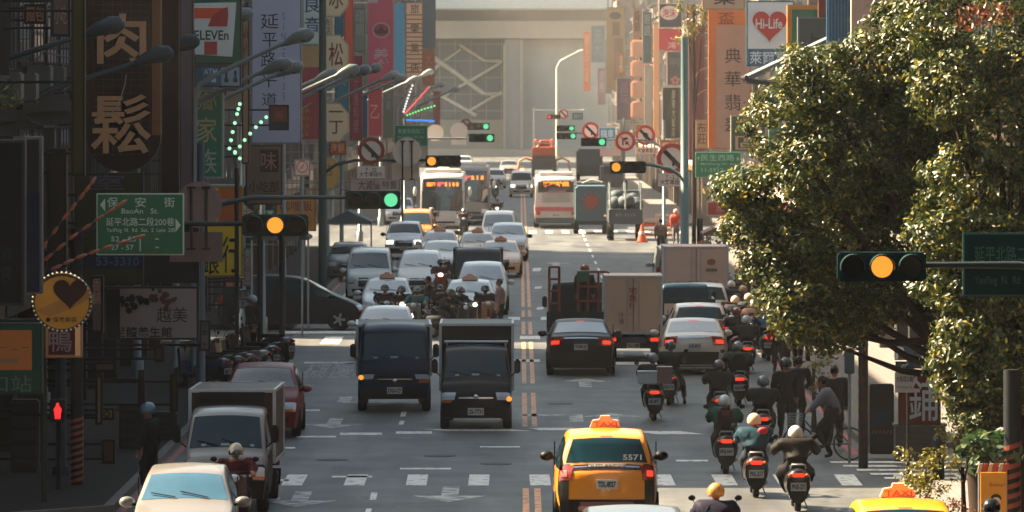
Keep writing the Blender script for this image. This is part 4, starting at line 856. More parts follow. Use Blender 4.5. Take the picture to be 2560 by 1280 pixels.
# right near light and board
Y = signal(2205, 667, 222, (1, 'a'), 'large traffic light glowing amber in front of the tree, nearest of all')
mast(W(2760, Y), Y+.25, 6.3, W(2310, Y), H(664, Y), 'grey signal mast beyond the right edge reaching to the large amber light', pm=mat('2c3638', rough=.5))
gsign((2407, 582, 2640, 741), 172, [('延平北路二', (2436, 615, 2566, 655)), ('YanPing  N.  Rd.  S', (2436, 690, 2572, 716))], 'dark green street name board reading YanPing N. Rd. cut by the right edge', '04302a', '2e5a50')
# parking sign on its post
Y = G(1229); e = thing('parking_sign', 'blue parking sign with a white P on a dark post with a cone base', 'sign', (W(2270, Y), Y, 0))
m = MB(); m.tube([(0, 0, 0), (0, 0, .04), (0, 0, .05), (0, 0, .42), (0, 0, .5)], [.3, .3, .22, .05, .045], mat('14181a', rough=.5), n=16); m.tube([(0, 0, .5), (0, 0, H(862, Y))], .03, mat('14181a')); m.build('post', e)
q = lambda a, b, c, d: (W(a, Y)-e.location.x, W(c, Y)-e.location.x, H(d, Y), H(b, Y))
m = MB(); a, b, z0, z1 = q(2236, 862, 2285, 900); m.b2(a, b, -.07, -.04, z0, z1, mat('16384e')); m.build('p_plate', e)
m = MB(); a, b, z0, z1 = q(2238, 866, 2260, 898); text_into(m, 'P', a, b, z0, z1, -.075, mat('b0b8bc'), bold=.06); m.build('p_lettering', e)
m = MB(); a, b, z0, z1 = q(2238, 903, 2285, 928); m.b2(a, b, -.07, -.04, z0, z1, mat('0e3446')); m.build('arrow_plate', e)
m = MB(); a, b, z0, z1 = q(2252, 907, 2270, 925); text_into(m, '↱', a, b, z0, z1, -.075, mat('b0b8bc'), bold=.03); m.build('arrow', e)
m = MB(); a, b, z0, z1 = q(2236, 930, 2284, 981); m.b2(a, b, -.07, -.04, z0, z1, mat('7c8284')); m.build('name_plate', e)
m = MB(); a, b, z0, z1 = q(2240, 940, 2281, 954); text_into(m, '大稻埕公園', a, b, z0, z1, -.075, mat('15181a'), bold=.02); a, b, z0, z1 = q(2242, 964, 2280, 972); text_into(m, 'Parking lot', a, b, z0, z1, -.075, mat('15181a')); m.build('name_lettering', e)
# striped posts
def striped(x, Y, h, r, label, c1='a04a20', c2='15181a', up=0):
    e = thing('striped_pole', label, 'pole', (x, Y, 0), 0, 'orange and black striped poles'); m = MB(); n = 10
    m.tube([(0, 0, 0), (0, 0, max(h, up))], r*.95, mat('1c2224')); m.build('core', e); m = MB(); N = 16
    for k in range(n):
        for i in range(N):
            z = lambda ii, o: (k+o)*h/n+ii/N*h/n*1.6
            a0, a1 = 2*PI*i/N, 2*PI*(i+1)/N; v = []
            for (a, ii, o) in ((a0, i, 0), (a1, i+1, 0), (a1, i+1, .5), (a0, i, .5)): v.append((r*math.cos(a), r*math.sin(a), z(ii, o)*.9+.05))
            m.add(v, [(0, 1, 2, 3)], mat(c1, rough=.5))
    m.build('stripes', e)
Yq = S(132); striped(W(192, Yq), Yq, 1.4, .13, 'orange and black striped pole in the dark at lower left', '8a3c1c', up=5)
striped(W(2158, S(124)), S(124), 3.0, .1, 'dull orange striped pole in the shade left of the parking sign', '3c1c12', up=3.3)
striped(W(2530, S(152)), S(152), 1.8, .15, 'red and black striped pole at the lower right edge beside the yellow poster', '7c3420', up=3)
striped(W(1750, S(68)), S(68), 2.2, .12, 'small orange striped post left of the tree beyond the white box truck', 'b87028', up=3)
# pedestrian signal, red man
Yq = S(134); e = thing('pedestrian_signal', 'pedestrian light with a glowing red figure in the dark left arcade', 'pedestrian light', (W(144, Yq), Yq, H(1050, Yq)))
m = MB(); m.box((0, .12, .17), (.3, .2, .42), TDARK, bev=.02); m.build('housing', e)
m = MB(); rm = mat((1, .02, .02), emit=.3); m.disc((0, .29), .028, -.01, .02, rm, n=12); m.prism([(-.05, .08), (.05, .08), (.075, .2), (.03, .26), (-.03, .26), (-.075, .2)], -.01, .02, rm); m.prism([(-.05, .02), (-.01, .02), (-.005, .09), (-.05, .09)], -.01, .02, rm); m.prism([(.01, .02), (.05, .02), (.05, .09), (.005, .09)], -.01, .02, rm); m.build('red_figure', e)
m = MB(); m.tube([(0, .25, -H(1050, Yq)), (0, .25, .4)], .05, TDARK); m.build('post', e)
# information pillar and blue plate
Yq = S(121); e = thing('information_pillar', 'dark information pillar with a faded blue poster left of the parking sign', 'information pillar', (W(2205, Yq), Yq, .1))
m = MB(); m.box((0, .2, .72), (.5, .35, 1.45), mat('101618', rough=.4), bev=.02); m.build('body', e); m = MB(); m.b2(-.2, .2, -.0, .022, .55, 1.3, mat('26221c')); m.b2(-.16, .16, -.012, -.001, .62, .88, mat('10303e')); m.build('poster', e)
m = MB()
for k in range(6): m.prism([(-.22+k*.075, .42), (-.19+k*.075, .42), (-.15+k*.075, .5), (-.18+k*.075, .5)], -.004, .02, mat('5a3c2c'))
m.build('hazard_band', e)
Yq = S(124); e = thing('wall_box', 'teal blue box on a post in the shade below the tree', 'box', (W(2124, Yq), Yq, H(935, Yq))); m = MB(); m.box((0, .08, .26), (.2, .16, .52), mat('0c3a48', rough=.4), bev=.02); m.build('body', e); m = MB(); m.tube([(0, .1, 0), (0, .1, -H(935, Yq)+.1)], .03, STEEL); m.build('post', e)
Yq = S(154); e = thing('poster_board', 'yellow poster with a simple drawn head in the lower right corner', 'poster', (W(2484, Yq), Yq, .14)); z = lambda p: H(p, Yq)-.14
m = MB(); m.box((0, .03, z(1235)), (.42, .05, .7), mat('d08c14', rough=.5)); m.build('board', e)
m = MB(); text_into(m, 'Enjoy!', -.06, .18, z(1218), z(1208), -.004, mat('5a3410'), bold=.01); m.build('lettering', e)
m = MB(); m.disc((.04, z(1254)), .075, -.012, .0, mat('d8b09a'), n=20); m.build('drawn_face', e)
m = MB(); m.disc((.04, z(1246)), .085, -.009, -.001, mat('1c1410'), n=20, rx=.07); m.disc((.015, z(1254)), .008, -.02, -.0125, BLK, n=8); m.disc((.07, z(1254)), .008, -.02, -.0125, BLK, n=8); m.build('drawn_hair', e)
m = MB(); m.tube([(-.17, .06, -.1), (-.17, .06, z(1190))], .02, STEEL); m.tube([(.17, .06, -.1), (.17, .06, z(1190))], .02, STEEL); m.build('legs', e)
m = MB(); e = thing('hazard_rail', 'red and white striped rail above the yellow poster', 'barrier', (W(2486, Yq), Yq+.3, z(1185)+.14))
for k in range(6): m.prism([(-.26+k*.085, 0), (-.2+k*.085, 0), (-.16+k*.085, .15), (-.22+k*.085, .15)], -.02, .02, mat('9a3428' if k % 2 else 'b0a090'))
m.build('rail', e); m = MB(); m.tube([(-.22, .03, .1), (-.22, .03, -(z(1185)+.0))], .02, STEEL); m.tube([(.22, .03, .1), (.22, .03, -(z(1185)+.0))], .02, STEEL); m.build('posts', e)
e = thing('bollard', 'short dark bollard left of the lit bush at right', 'bollard', (W(2345, G(1200)), G(1200), 0)); m = MB(); m.tube([(0, 0, 0), (0, 0, .75), (0, 0, .85), (0, 0, .9)], [.13, .12, .1, .03], mat('1c262c', rough=.4), n=14); m.build('post', e)
# ---- street lamps: arms reach out from the left pavement
LAMPS = [(310, 68, 1.0, 122, 10, 1, 'nearest dark lamp head at upper left crossing the brown signboard'), (432, 140, 1.0, 118, 60, 0, 'second dark lamp head below the first, on the longest arm'),
         (498, 110, .95, 108, 20, 0, 'lamp head with a bright top just right of the second'), (632, 40, .95, 96, 20, 0, 'grey lamp head in front of the store sign numeral'),
         (784, 92, .9, 86, 20, 0, 'lone grey lamp head in front of the lavender sign'), (730, 165, .95, 84, 20, 0, 'lamp head with a bright white top over the lavender sign'),
         (758, 172, .9, 78, 20, 0, 'grey lamp head just behind the bright topped one'), (845, 188, .9, 69, 10, 0, 'dark lamp head on a long arm before the octagons'), (898, 178, .9, 62, 10, 0, 'grey lamp head right of the dark one before the octagons'),
         (927, 178, .85, 56, 10, 0, 'eighth round grey lamp head above the maroon signs'), (954, 173, .85, 51, 10, 0, 'highest of the middle cluster of lamp heads'), (998, 190, .9, 46, 10, 0, 'bright topped lamp head left of the warm striped sign'),
         (1018, 197, .85, 42, 10, 0, 'lamp head over the foot of the blue sign'), (1048, 200, .85, 38, 10, 0, 'lamp head over the foot of the warm striped sign'), (1084, 182, .85, 34, 10, 0, 'small lamp head under the orange brick sign'),
         (1113, 212, .9, 31, 10, 0, 'lamp head with a bright tip before the braced glass'), (1148, 224, .85, 28, 10, 0, 'farthest dark lamp head before the braced glass')]
for (hx, hy, hl, s, drop, thick, lab) in LAMPS:
    s *= 1.3 if s < 65 else 1.15 if s < 90 else 1.0
    Y = S(s); X, Z = W(hx, Y), H(hy, Y); far = s < 60
    pxl = X-(3.6 if s > 100 else 3.0)
    e = thing('street_lamp', lab, 'street lamp', (pxl, Y, .14), 0, 'street lamps reaching out from the left pavement')
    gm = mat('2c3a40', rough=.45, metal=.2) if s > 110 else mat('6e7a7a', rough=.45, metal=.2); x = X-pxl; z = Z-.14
    top = z-1.55
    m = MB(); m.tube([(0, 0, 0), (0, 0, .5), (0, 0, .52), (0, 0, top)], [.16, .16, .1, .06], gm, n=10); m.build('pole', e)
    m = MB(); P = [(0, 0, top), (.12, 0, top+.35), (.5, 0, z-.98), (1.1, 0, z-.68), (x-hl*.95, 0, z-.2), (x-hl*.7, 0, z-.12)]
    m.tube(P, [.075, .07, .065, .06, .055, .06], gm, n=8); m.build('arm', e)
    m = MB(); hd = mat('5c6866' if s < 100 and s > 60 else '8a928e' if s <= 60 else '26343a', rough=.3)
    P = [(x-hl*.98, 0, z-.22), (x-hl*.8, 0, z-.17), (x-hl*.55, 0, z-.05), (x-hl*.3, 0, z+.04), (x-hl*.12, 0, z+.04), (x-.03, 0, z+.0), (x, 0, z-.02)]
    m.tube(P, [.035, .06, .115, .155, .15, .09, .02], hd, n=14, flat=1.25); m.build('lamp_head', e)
    m = MB(); m.ell((x-hl*.3, 0, z-.07), (hl*.24, .12, .08), mat('4e5654', rough=.2), n=12, k=6); m.build('lens', e)
Y = S(26); e = thing('street_lamp', 'lone pale curved lamp standing before the grey far wall', 'street lamp', (W(1392, Y), Y, 0)); m = MB(); pm_ = mat('d8cfc0', rough=.4)
m.tube([(0, 0, 0), (0, 0, H(170, Y)), (.3, 0, H(153, Y)), (1.2, 0, H(140, Y)), (W(1440, Y)-W(1392, Y), 0, H(132, Y))], [.12, .09, .07, .06, .05], pm_); m.build('pole', e)
m = MB(); m.tube([(W(1438, Y)-W(1392, Y), 0, H(133, Y)), (W(1447, Y)-W(1392, Y), 0, H(129, Y)), (W(1458, Y)-W(1392, Y), 0, H(125, Y))], [.05, .14, .05], pm_, n=10); m.build('lamp_head', e)
# ---- strings of bulbs (festival lights on short poles)
def bulbs(base, s, arms, label, r=.045, pole=None):
    Y = S(s); X, Z = W(base[0], Y), H(base[1], Y); e = thing('light_string_pole', label, 'festive lights', (X, Y, 0), 0, 'festive light strings on poles')
    m = MB(); m.tube([(0, 0, 0), (0, 0, Z)], .06, mat('24302e')); m.build('pole', e)
    for pts, mt, n, elong in arms:
        P = [Vector((W(p[0], Y)-X, -.1, H(p[1], Y))) for p in pts]
        m = MB(); m.tube([(0, 0, Z)]+[tuple(p) for p in P], .012, mat('30383a'), n=5); seg = len(P)-1
        for i in range(n):
            t = i/(n-1)*seg; k = min(int(t), seg-1); c = P[k].lerp(P[k+1], t-k); d = (P[k+1]-P[k]).normalized()*elong
            if elong: m.tube([tuple(c-d), tuple(c-d*.5), tuple(c+d*.6), tuple(c+d)], [r*.3, r, r*.9, r*.25], mt, n=7)
            else: m.ell(tuple(c), (r, r, r), mt, n=8, k=6)
        m.build('light_string', e)
GB = mat((.42, .95, .55), emit=.17); OB = mat('8a3c18', rough=.3, coat=.5)
bulbs((592, 420), 92, [([(574, 371), (582, 330), (593, 285), (600, 260)], GB, 7, 0), ([(588, 382), (612, 350), (640, 318), (666, 293)], GB, 7, 0), ([(600, 396), (588, 380)], GB, 2, 0)], 'pole with two strings of pale green glowing bulbs', r=.052)
bulbs((110, 700), 138, [([(112, 612), (165, 540), (205, 490), (234, 452)], OB, 7, .09), ([(122, 642), (185, 590), (250, 545), (306, 508)], OB, 7, .11), ([(142, 668), (205, 640), (270, 618), (350, 592)], OB, 7, .11)], 'pole with three strings of unlit orange bulbs before the BaoAn board', r=.035)
bulbs((1006, 325), 52, [([(1009, 279), (1018, 250), (1031, 214)], mat((1, 1, .95), emit=.16), 10, 0), ([(1013, 283), (1042, 252), (1072, 218)], mat((1, .15, .15), emit=.14), 16, 0), ([(1018, 288), (1050, 276), (1086, 265)], mat((.25, 1, .3), emit=.14), 10, 0), ([(1018, 300), (1050, 301), (1084, 303)], mat((.05, .3, 1), emit=.14), 14, 0)], 'distant pole with white, red, green and blue light strings', r=.055)
# dark arcade clutter at left: shutters, posts and cabinets
for i, (x, y0_, y1_, s_, c_, lab) in enumerate(((60, 1000, 1275, 128, '14191b', 'tall dim cabinet at the far lower left'), (330, 1010, 1230, 120, '0e1518', 'dark display cabinet in the left arcade left of the silver van'), (410, 1040, 1200, 117, '161c1f', 'dim wire rack in the arcade beside the silver van'))):
    Y = S(s_); e = thing('cabinet', lab, 'cabinet', (W(x, Y), Y, .14)); h = max(.6, H(y0_, Y)-.14); m = MB(); m.box((0, .3, h/2), (.55, .5, h), mat(c_, rough=.5), bev=.03); m.build('body', e)
    m = MB(); [m.b2(-.24, .24, .03, .046, h*k/5+.05, h*(k+1)/5-.05, mat('1c2428', rough=.3)) for k in range(5)]; m.build('shelves', e)
# ================================================================= VEHICLES
class Car:
    """body swept along a side profile (y forward, z up); local +Y is the front of the vehicle"""
    def __init__(s, prof, Wd, belt, tumble=.2, sill=.2, rnd=.14, crown=.04, plan=.18, mid=.6, endtaper=.08):
        s.p = prof; s.hw = Wd/2; s.belt = belt; s.tumble = tumble; s.sill = sill; s.r = rnd; s.crown = crown; s.plan = plan
        s.L = max(abs(p[0]) for p in prof); s.top = max(p[1] for p in prof); s.mid = mid; s.et = endtaper
    def wz(s, z, y):
        k = 1-s.et*(abs(y)/s.L)**5
        if z <= s.mid: f = .94+.06*min(1, max(0, (z-s.sill)/(s.mid-s.sill+1e-6)))
        elif z <= s.belt: f = 1-.03*(z-s.mid)/(s.belt-s.mid+1e-6)
        else: f = .97-s.tumble*((z-s.belt)/(s.top-s.belt+1e-6))
        return s.hw*k*f
    def raw(s, u, v):
        u = min(max(u, 0), len(s.p)-1-1e-6); i = int(u); t = u-i
        y = s.p[i][0]*(1-t)+s.p[i+1][0]*t; z = s.p[i][1]*(1-t)+s.p[i+1][1]*t
        a = abs(v); sg = 1 if v >= 0 else -1
        e = max(0, abs(y)/s.L-.72)/.28
        if a <= 1:
            return Vector((sg*s.wz(z, y)*a, y-math.copysign(1, y)*s.plan*a**3*e, z+s.crown*(1-a*a)*(1 if z > s.belt*.9 else .3)))
        zz = z+(s.sill-z)*min(1, a-1)
        return Vector((sg*s.wz(zz, y), y-math.copysign(1, y)*s.plan*e, zz))
    def S(s, u, v):
        P = Vector(); n = 0
        for du in (-1, -.5, 0, .5, 1):
            for dv in (-.05, 0, .05):
                vv = v+dv
                if abs(abs(v)-1) > .16: vv = v
                P += s.raw(u+du*s.r, vv); n += 1
        return P/n
    def N(s, u, v):
        a = s.S(u+.03, v)-s.S(u-.03, v); b = s.S(u, v+.02)-s.S(u, v-.02); n = a.cross(b)
        n.normalize(); return -n if n.dot(s.S(u, v)-Vector((0, 0, s.top*.4))) < 0 else n
    def body(s, m, nu=4, lower=None):
        mb = MB(); us = []
        for i in range(len(s.p)-1):
            for k in range(nu): us.append(i+k/nu)
        us.append(len(s.p)-1)
        vs = [-2, -1.75, -1.5, -1.3, -1.15, -1.06, -1, -.94, -.82, -.55, -.25, 0, .25, .55, .82, .94, 1, 1.06, 1.15, 1.3, 1.5, 1.75, 2]
        n = len(vs); pts = [s.S(u, v) for u in us for v in vs]; fs = []; fl = []
        for i in range(len(us)-1):
            for j in range(n-1):
                f = (i*n+j, (i+1)*n+j, (i+1)*n+j+1, i*n+j+1)
                (fl if lower and sum(pts[k].z for k in f)/4 < lower[1] else fs).append(f)
        mb.add(pts, fs, m, True)
        if fl: 
            o = len(mb.v)-len(pts); i = mb.mi(lower[0])
            for f in fl: mb.f.append(f); mb.m.append(i); mb.sm.append(True)
        i0 = [k for k in range(n)]; i1 = [(len(us)-1)*n+k for k in range(n)]
        mb.add([pts[k] for k in i0], [tuple(range(n))[::-1]], lower[0] if lower else m); mb.add([pts[k] for k in i1], [tuple(range(n))], lower[0] if lower else m)
        return mb
    def patch(s, u0, u1, va, vb, m, off=.008, n=6, k=8, mb=None):
        """patch of the skin between profile parameters u0..u1; va, vb = (v at u0, v at u1) of both edges"""
        mb = mb or MB(); pts = []
        va = va if isinstance(va, tuple) else (va, va); vb = vb if isinstance(vb, tuple) else (vb, vb)
        for i in range(n+1):
            t = i/n; u = u0+(u1-u0)*t; a = va[0]+(va[1]-va[0])*t; b = vb[0]+(vb[1]-vb[0])*t
            for j in range(k+1):
                v = a+(b-a)*j/k; pts.append(s.S(u, v)+s.N(u, v)*off)
        fs = [(i*(k+1)+j, (i+1)*(k+1)+j, (i+1)*(k+1)+j+1, i*(k+1)+j+1) for i in range(n) for j in range(k)]
        mb.add(pts, fs, m, True); return mb
    def topz(s, y):
        z = 0
        for i in range(len(s.p)-1):
            (a, za), (b, zb) = s.p[i], s.p[i+1]
            if min(a, b) <= y <= max(a, b) and abs(a-b) > 1e-6: z = max(z, za+(zb-za)*(y-a)/(b-a))
        return z
    def side(s, sd, y0, y1, z0, z1, m, off=.012, cut=.07, n=8):
        mb = MB(); pts = []; K = 4
        for i in range(n+1):
            y = y0+(y1-y0)*i/n; t = min(z1, s.topz(y)-cut)
            for j in range(K+1):
                z = z0+(max(t, z0+.01)-z0)*j/K; pts.append((sd*(s.wz(z, y)+off), y, z))
        fs = [(i*(K+1)+j, (i+1)*(K+1)+j, (i+1)*(K+1)+j+1, i*(K+1)+j+1) for i in range(n) for j in range(K)]
        mb.add(pts, fs, m, True); return mb
def wheel_mesh(r, w=.2, rim=True):
    key = (round(r, 3), round(w, 3))
    if key in WM: return WM[key]
    m = MB(); N = 22; prof = [(r*.62, -w/2), (r*.93, -w/2), (r, -w*.36), (r, w*.36), (r*.93, w/2), (r*.62, w/2)]
    vs = []; fs = []
    for i in range(N):
        a = 2*PI*i/N
        for q, x in prof: vs.append((x, q*math.cos(a), q*math.sin(a)))
    K = len(prof)
    for i in range(N):
        for k in range(K-1): fs.append((i*K+k, i*K+k+1, ((i+1) % N)*K+k+1, ((i+1) % N)*K+k))
    m.add(vs, fs, RUB, True); ty = m.mesh('wheel')
    m = MB(); m.cyl((-w*.3, 0, 0), (w*.3, 0, 0), r*.63, mat('5a5f62', rough=.3, metal=.8), n=20)
    for k in range(5):
        a = 2*PI*k/5
        for sd in (-1, 1): m.box((sd*w*.36, r*.32*math.cos(a), r*.32*math.sin(a)), (.03, r*.58, r*.2), mat('8a8e90', rough=.35, metal=.6), rx=a)
    m.cyl((-w*.4, 0, 0), (w*.4, 0, 0), r*.13, CHROME, n=10); rm = m.mesh('rim'); WM[key] = (ty, rm); return WM[key]
WM = {}
def wheels(root, xs, ys, r, w=.2, name='wheel'):
    ty, rm = wheel_mesh(r, w)
    for y in ys:
        for x in xs:
            o = bpy.data.objects.new(name, ty); COL.objects.link(o); o.parent = root; o.location = (x, y, r)
            q = bpy.data.objects.new('rim', rm); COL.objects.link(q); q.parent = o
PROF = {
 'sedan': ([(2.18, .2), (2.28, .48), (2.22, .70), (1.95, .82), (1.05, .97), (.22, 1.40), (-.55, 1.45), (-1.05, 1.40), (-1.75, 1.08), (-2.22, 1.04), (-2.30, .80), (-2.30, .5), (-2.22, .22)], .95, 1.45),
 'hatch': ([(1.95, .2), (2.05, .5), (2.0, .72), (1.75, .86), (1.05, 1.0), (.35, 1.46), (-.6, 1.52), (-1.55, 1.46), (-1.95, 1.05), (-2.05, .85), (-2.05, .5), (-1.98, .22)], .97, 1.52),
 'suv': ([(2.2, .25), (2.3, .55), (2.26, .82), (2.0, .96), (1.15, 1.1), (.4, 1.60), (-.6, 1.68), (-1.85, 1.62), (-2.15, 1.12), (-2.28, .98), (-2.3, .55), (-2.24, .28)], 1.06, 1.68),
 'minivan': ([(2.3, .2), (2.4, .5), (2.34, .72), (2.1, .86), (1.45, 1.08), (.35, 1.66), (-.6, 1.74), (-1.95, 1.68), (-2.3, 1.15), (-2.4, .9), (-2.4, .5), (-2.34, .24)], 1.04, 1.74),
 'van': ([(2.2, .25), (2.28, .55), (2.22, .85), (2.0, 1.02), (1.55, 1.12), (.95, 1.82), (.2, 1.92), (-1.95, 1.9), (-2.18, 1.8), (-2.25, 1.1), (-2.28, .6), (-2.22, .28)], 1.1, 1.92),
 'kei': ([(1.55, .25), (1.66, .45), (1.66, .75), (1.5, 1.0), (1.35, 1.06), (.85, 1.74), (.4, 1.82), (-.2, 1.82), (-.3, 1.7), (-.3, 1.0), (-.3, .3)], 1.06, 1.82),
 'cab': ([(1.7, .3), (1.76, .55), (1.76, 1.0), (1.7, 1.12), (1.4, 1.9), (1.1, 2.02), (.2, 2.05), (.12, 1.9), (.12, 1.0), (.12, .4)], 1.1, 2.05)}
def plate(root, y, z, txt, face, w=.36, h=.16, x=0, tc='1c2a3c', bc='b8b4ac'):
    """licence plate; face -1: on the side looking to local -Y"""
    m = MB(); m.box((x, y, z), (w, .015, h), mat(bc, rough=.4, var=.05)); o = m.build('licence_plate', root)
    m = MB(); text_into(m, txt, -w*.43, w*.43, -h*.32, h*.32, -.012, mat(tc), bold=.1)
    q = m.build('plate_lettering', o, (x, y, z), 0 if face < 0 else PI); return o
def vehicle(kind, loc, rz, col, label, cat, group=None, Wd=1.75, name=None, lights='rear', on=True, sign=False, glass=None, plt='5K-2837', lower=None, front_on=False, signal_on=0, lowz=.42, bump=2.4, sgn_on=True, mirrors=True, det=True, scale=1.0):
    prof, belt, top = PROF[kind]; root = thing(name or {'sedan': 'sedan_car', 'hatch': 'hatchback_car', 'suv': 'suv_car', 'minivan': 'minivan', 'van': 'van', 'kei': 'small_truck', 'cab': 'truck'}[kind], label, cat, loc, rz, group)
    box = kind in ('kei', 'cab')
    C = Car(prof, Wd, belt, tumble={'kei': .1, 'cab': .08, 'van': .16}.get(kind, .24), sill=prof[0][1], plan={'kei': .1, 'cab': .08, 'van': .14}.get(kind, .2), rnd=.2 if not box else .16, endtaper=.03 if box else .09)
    pm = paint(col); gl = glass or GLASS; lw = (mat(lower, rough=.5), lowz) if lower else None
    C.body(pm, lower=lw).build('body', root)
    P = prof; n = len(P)
    iw = {'sedan': 4, 'hatch': 4, 'suv': 4, 'minivan': 4, 'van': 4, 'kei': 4, 'cab': 3}[kind]; ir = {'sedan': 7, 'hatch': 7, 'suv': 7, 'minivan': 7, 'van': 8}.get(kind)
    C.patch(iw+.1, iw+.93, (-.92, -.88), (.92, .88), gl).build('windshield', root)
    if ir is not None:
        C.patch(ir+.08, ir+.9, (-.86, -.9), (.86, .9), gl if kind != 'van' else GLASS2).build('rear_window', root)
    if box:
        for q0, q1 in ((-.72, -.62), (-.1, .12), (.5, .62)): C.patch(iw+.14, iw+.2, q0, q1, mat('7c9094'), off=.014, n=1, k=1).build('windshield_sticker', root)
    # wipers
    m = MB(); a = C.S(iw+.12, -.5)+Vector((0, .02, .02)); b = C.S(iw+.3, .1)+Vector((0, .03, .02)); c = C.S(iw+.12, .2)+Vector((0, .02, .02)); d = C.S(iw+.3, .75)+Vector((0, .03, .02))
    m.tube([a, b], .009, BLK, n=4); m.tube([c, d], .009, BLK, n=4); m.build('wipers', root)
    # side glass, doors, handles
    y1 = P[iw][0]-.12; y0 = P[ir][0]-.25 if ir is not None and kind != 'van' else (P[-1][0]+.35)
    if box: y1 = P[iw][0]-.25; y0 = .15 if kind == 'cab' else -.2
    for sd in (-1, 1):
        C.side(sd, y0, y1, belt+.03, top-.1, gl, cut=.11).build('side_window', root)
        m = MB(); nd = [y0+(y1-y0)*.5] if not box else []
        for yy in nd: m.box((sd*(C.wz(belt, yy)+.012), yy, belt+.2), (.02, .06, top-belt-.2), BLK)
        for yy in nd+[y1-.05, (y0+y1)/2-.9 if not box else y0+.05]:
            m.box((sd*(C.wz(.7, yy)+.0), yy, (belt+.3)/2+.05), (.006, .012, belt-.35), BLK)
        m.build('door_lines', root)
        m = MB(); m.box((sd*(C.wz(belt-.08, .2)+.01), (y1+y0)/2+.15, belt-.1), (.03, .18, .03), CHROME if not box else BLK, bev=.008); m.build('door_handle', root)
        if mirrors:
            m = MB(); xx = sd*(C.wz(belt, y1)+.0); yy = y1-.0
            if box: m.box((xx+sd*.16, yy+.15, belt+.35), (.14, .1, .32), BLK, bev=.03); m.tube([(xx, yy, belt+.1), (xx+sd*.16, yy+.15, belt+.25)], .015, BLK, n=5)
            else: m.ell((xx+sd*.14, yy-.05, belt+.06), (.13, .1, .09), BLK if kind == 'suv' else mat(col, rough=.3, coat=.5), n=10, k=6); m.box((xx+sd*.04, yy-.03, belt+.02), (.1, .06, .04), BLK)
            m.build('side_mirror', root)
    # wheels and arches
    r = .31 if kind in ('sedan', 'hatch') else .34
    if kind == 'kei': r = .27
    if kind == 'cab': r = .36
    fy = {'kei': 1.05, 'cab': 1.0}.get(kind, P[1][0]-.85); ry = -(abs(P[-2][0])-.75)
    ys = [fy, ry] if not box else [fy]
    wheels(root, (-(Wd/2-.095), Wd/2-.095), ys, r)
    m = MB()
    for yy in ys:
        for sd in (-1, 1): m.cyl((sd*(Wd/2*.9-.08), yy, r+.02), (sd*(Wd/2*.968+.004), yy, r+.02), r+.05, BLK, n=20)
    m.build('wheel_arches', root)
    # front end
    uf = {'sedan': (1.2, 2.3), 'hatch': (1.2, 2.3), 'suv': (1.2, 2.3), 'minivan': (1.3, 2.5), 'van': (1.3, 2.4), 'kei': (1.35, 2.3), 'cab': (1.15, 1.75)}[kind]
    for sd in (-1, 1):
        o = C.patch(uf[0]+.35, uf[1], (sd*.62, sd*.58), (sd*1.02, sd*1.02), HL_ON if front_on else LENS, off=.012, n=4, k=5).build('headlight', root)
        if signal_on == sd:
            p = C.S(uf[0]+.45, sd*.97); m = MB(); m.ell(tuple(p), (.07, .06, .06), AMB_ON, n=10, k=6); m.build('indicator', o)
        else: C.patch(uf[0]+.15, uf[0]+.33, sd*.7, sd*1.0, AMB, off=.012, n=2, k=3).build('indicator', o)
    C.patch(1.1 if kind != 'cab' else 1.3, uf[1]-.1, (-.5, -.48), (.5, .48), mat('14171a', rough=.35), off=.01, n=4, k=6).build('grille', root)
    m = MB(); zz = P[1][1]+.03
    C.patch(1.15+(uf[1]-1.25)*.62, 1.15+(uf[1]-1.25)*.72, -.5, .5, CHROME, off=.02, n=1, k=6, mb=m); m.ell(tuple(C.S(uf[1]-.35, 0)+Vector((0, .02, 0))), (.07, .02, .05), CHROME, n=10, k=5); m.build('grille_trim', root)
    C.patch(.45, .85, -.8, .8, BLK if not lw else mat('1a1c1e', rough=.5), off=.01, n=2, k=8).build('bumper_intake', root)
    plate(root, C.S(.9, 0).y+.03, P[1][1]-.04, plt, 1)
    if not box:
        # rear end: u counted along the profile after the rear glass
        ut = {'sedan': (9.1, 10.0), 'hatch': (8.0, 9.2), 'suv': (8.05, 9.2), 'minivan': (7.9, 9.1), 'van': (8.9, 9.8)}[kind]
        tl = RED_ON if on and lights == 'rear' else RED_OFF
        wide = .56 if kind == 'sedan' else .7
        for sd in (-1, 1):
            o = C.patch(ut[0], ut[1], (sd*wide, sd*(wide+.06)), (sd*1.05, sd*1.05), RED_OFF, off=.014, n=4, k=5).build('taillight', root)
            if lights == 'rear': C.patch(ut[0]+(ut[1]-ut[0])*.4, ut[0]+(ut[1]-ut[0])*.85, sd*(wide+.14), sd*.98, tl, off=.022, n=2, k=3).build('light_unit', o)
        m = MB(); C.patch(ut[0]+.1, ut[0]+.22, -wide, wide, CHROME, off=.02, n=1, k=6, mb=m); m.build('tailgate_trim', root)
        m = MB(); C.patch(n-bump, n-1.2, -.8, .8, mat(lower or '15181a', rough=.5), off=.012, n=2, k=8, mb=m); m.build('rear_bumper', root)
        zz = P[-3][1]-(.02 if kind == 'sedan' else .14); plate(root, C.S(n-3, 0).y-.035, zz, plt, -1)
        m = MB(); C.patch(ir+.01, ir+.07, -.16, .16, RED_OFF if not on else RED_ON, off=.014, n=1, k=4, mb=m); m.build('brake_light', root)
    m = MB(); m.box((0, (P[0][0]+P[-1][0])/2, P[0][1]+.06), (Wd*.82, P[0][0]-P[-1][0]-.3, .1), BLK); m.build('underbody', root)
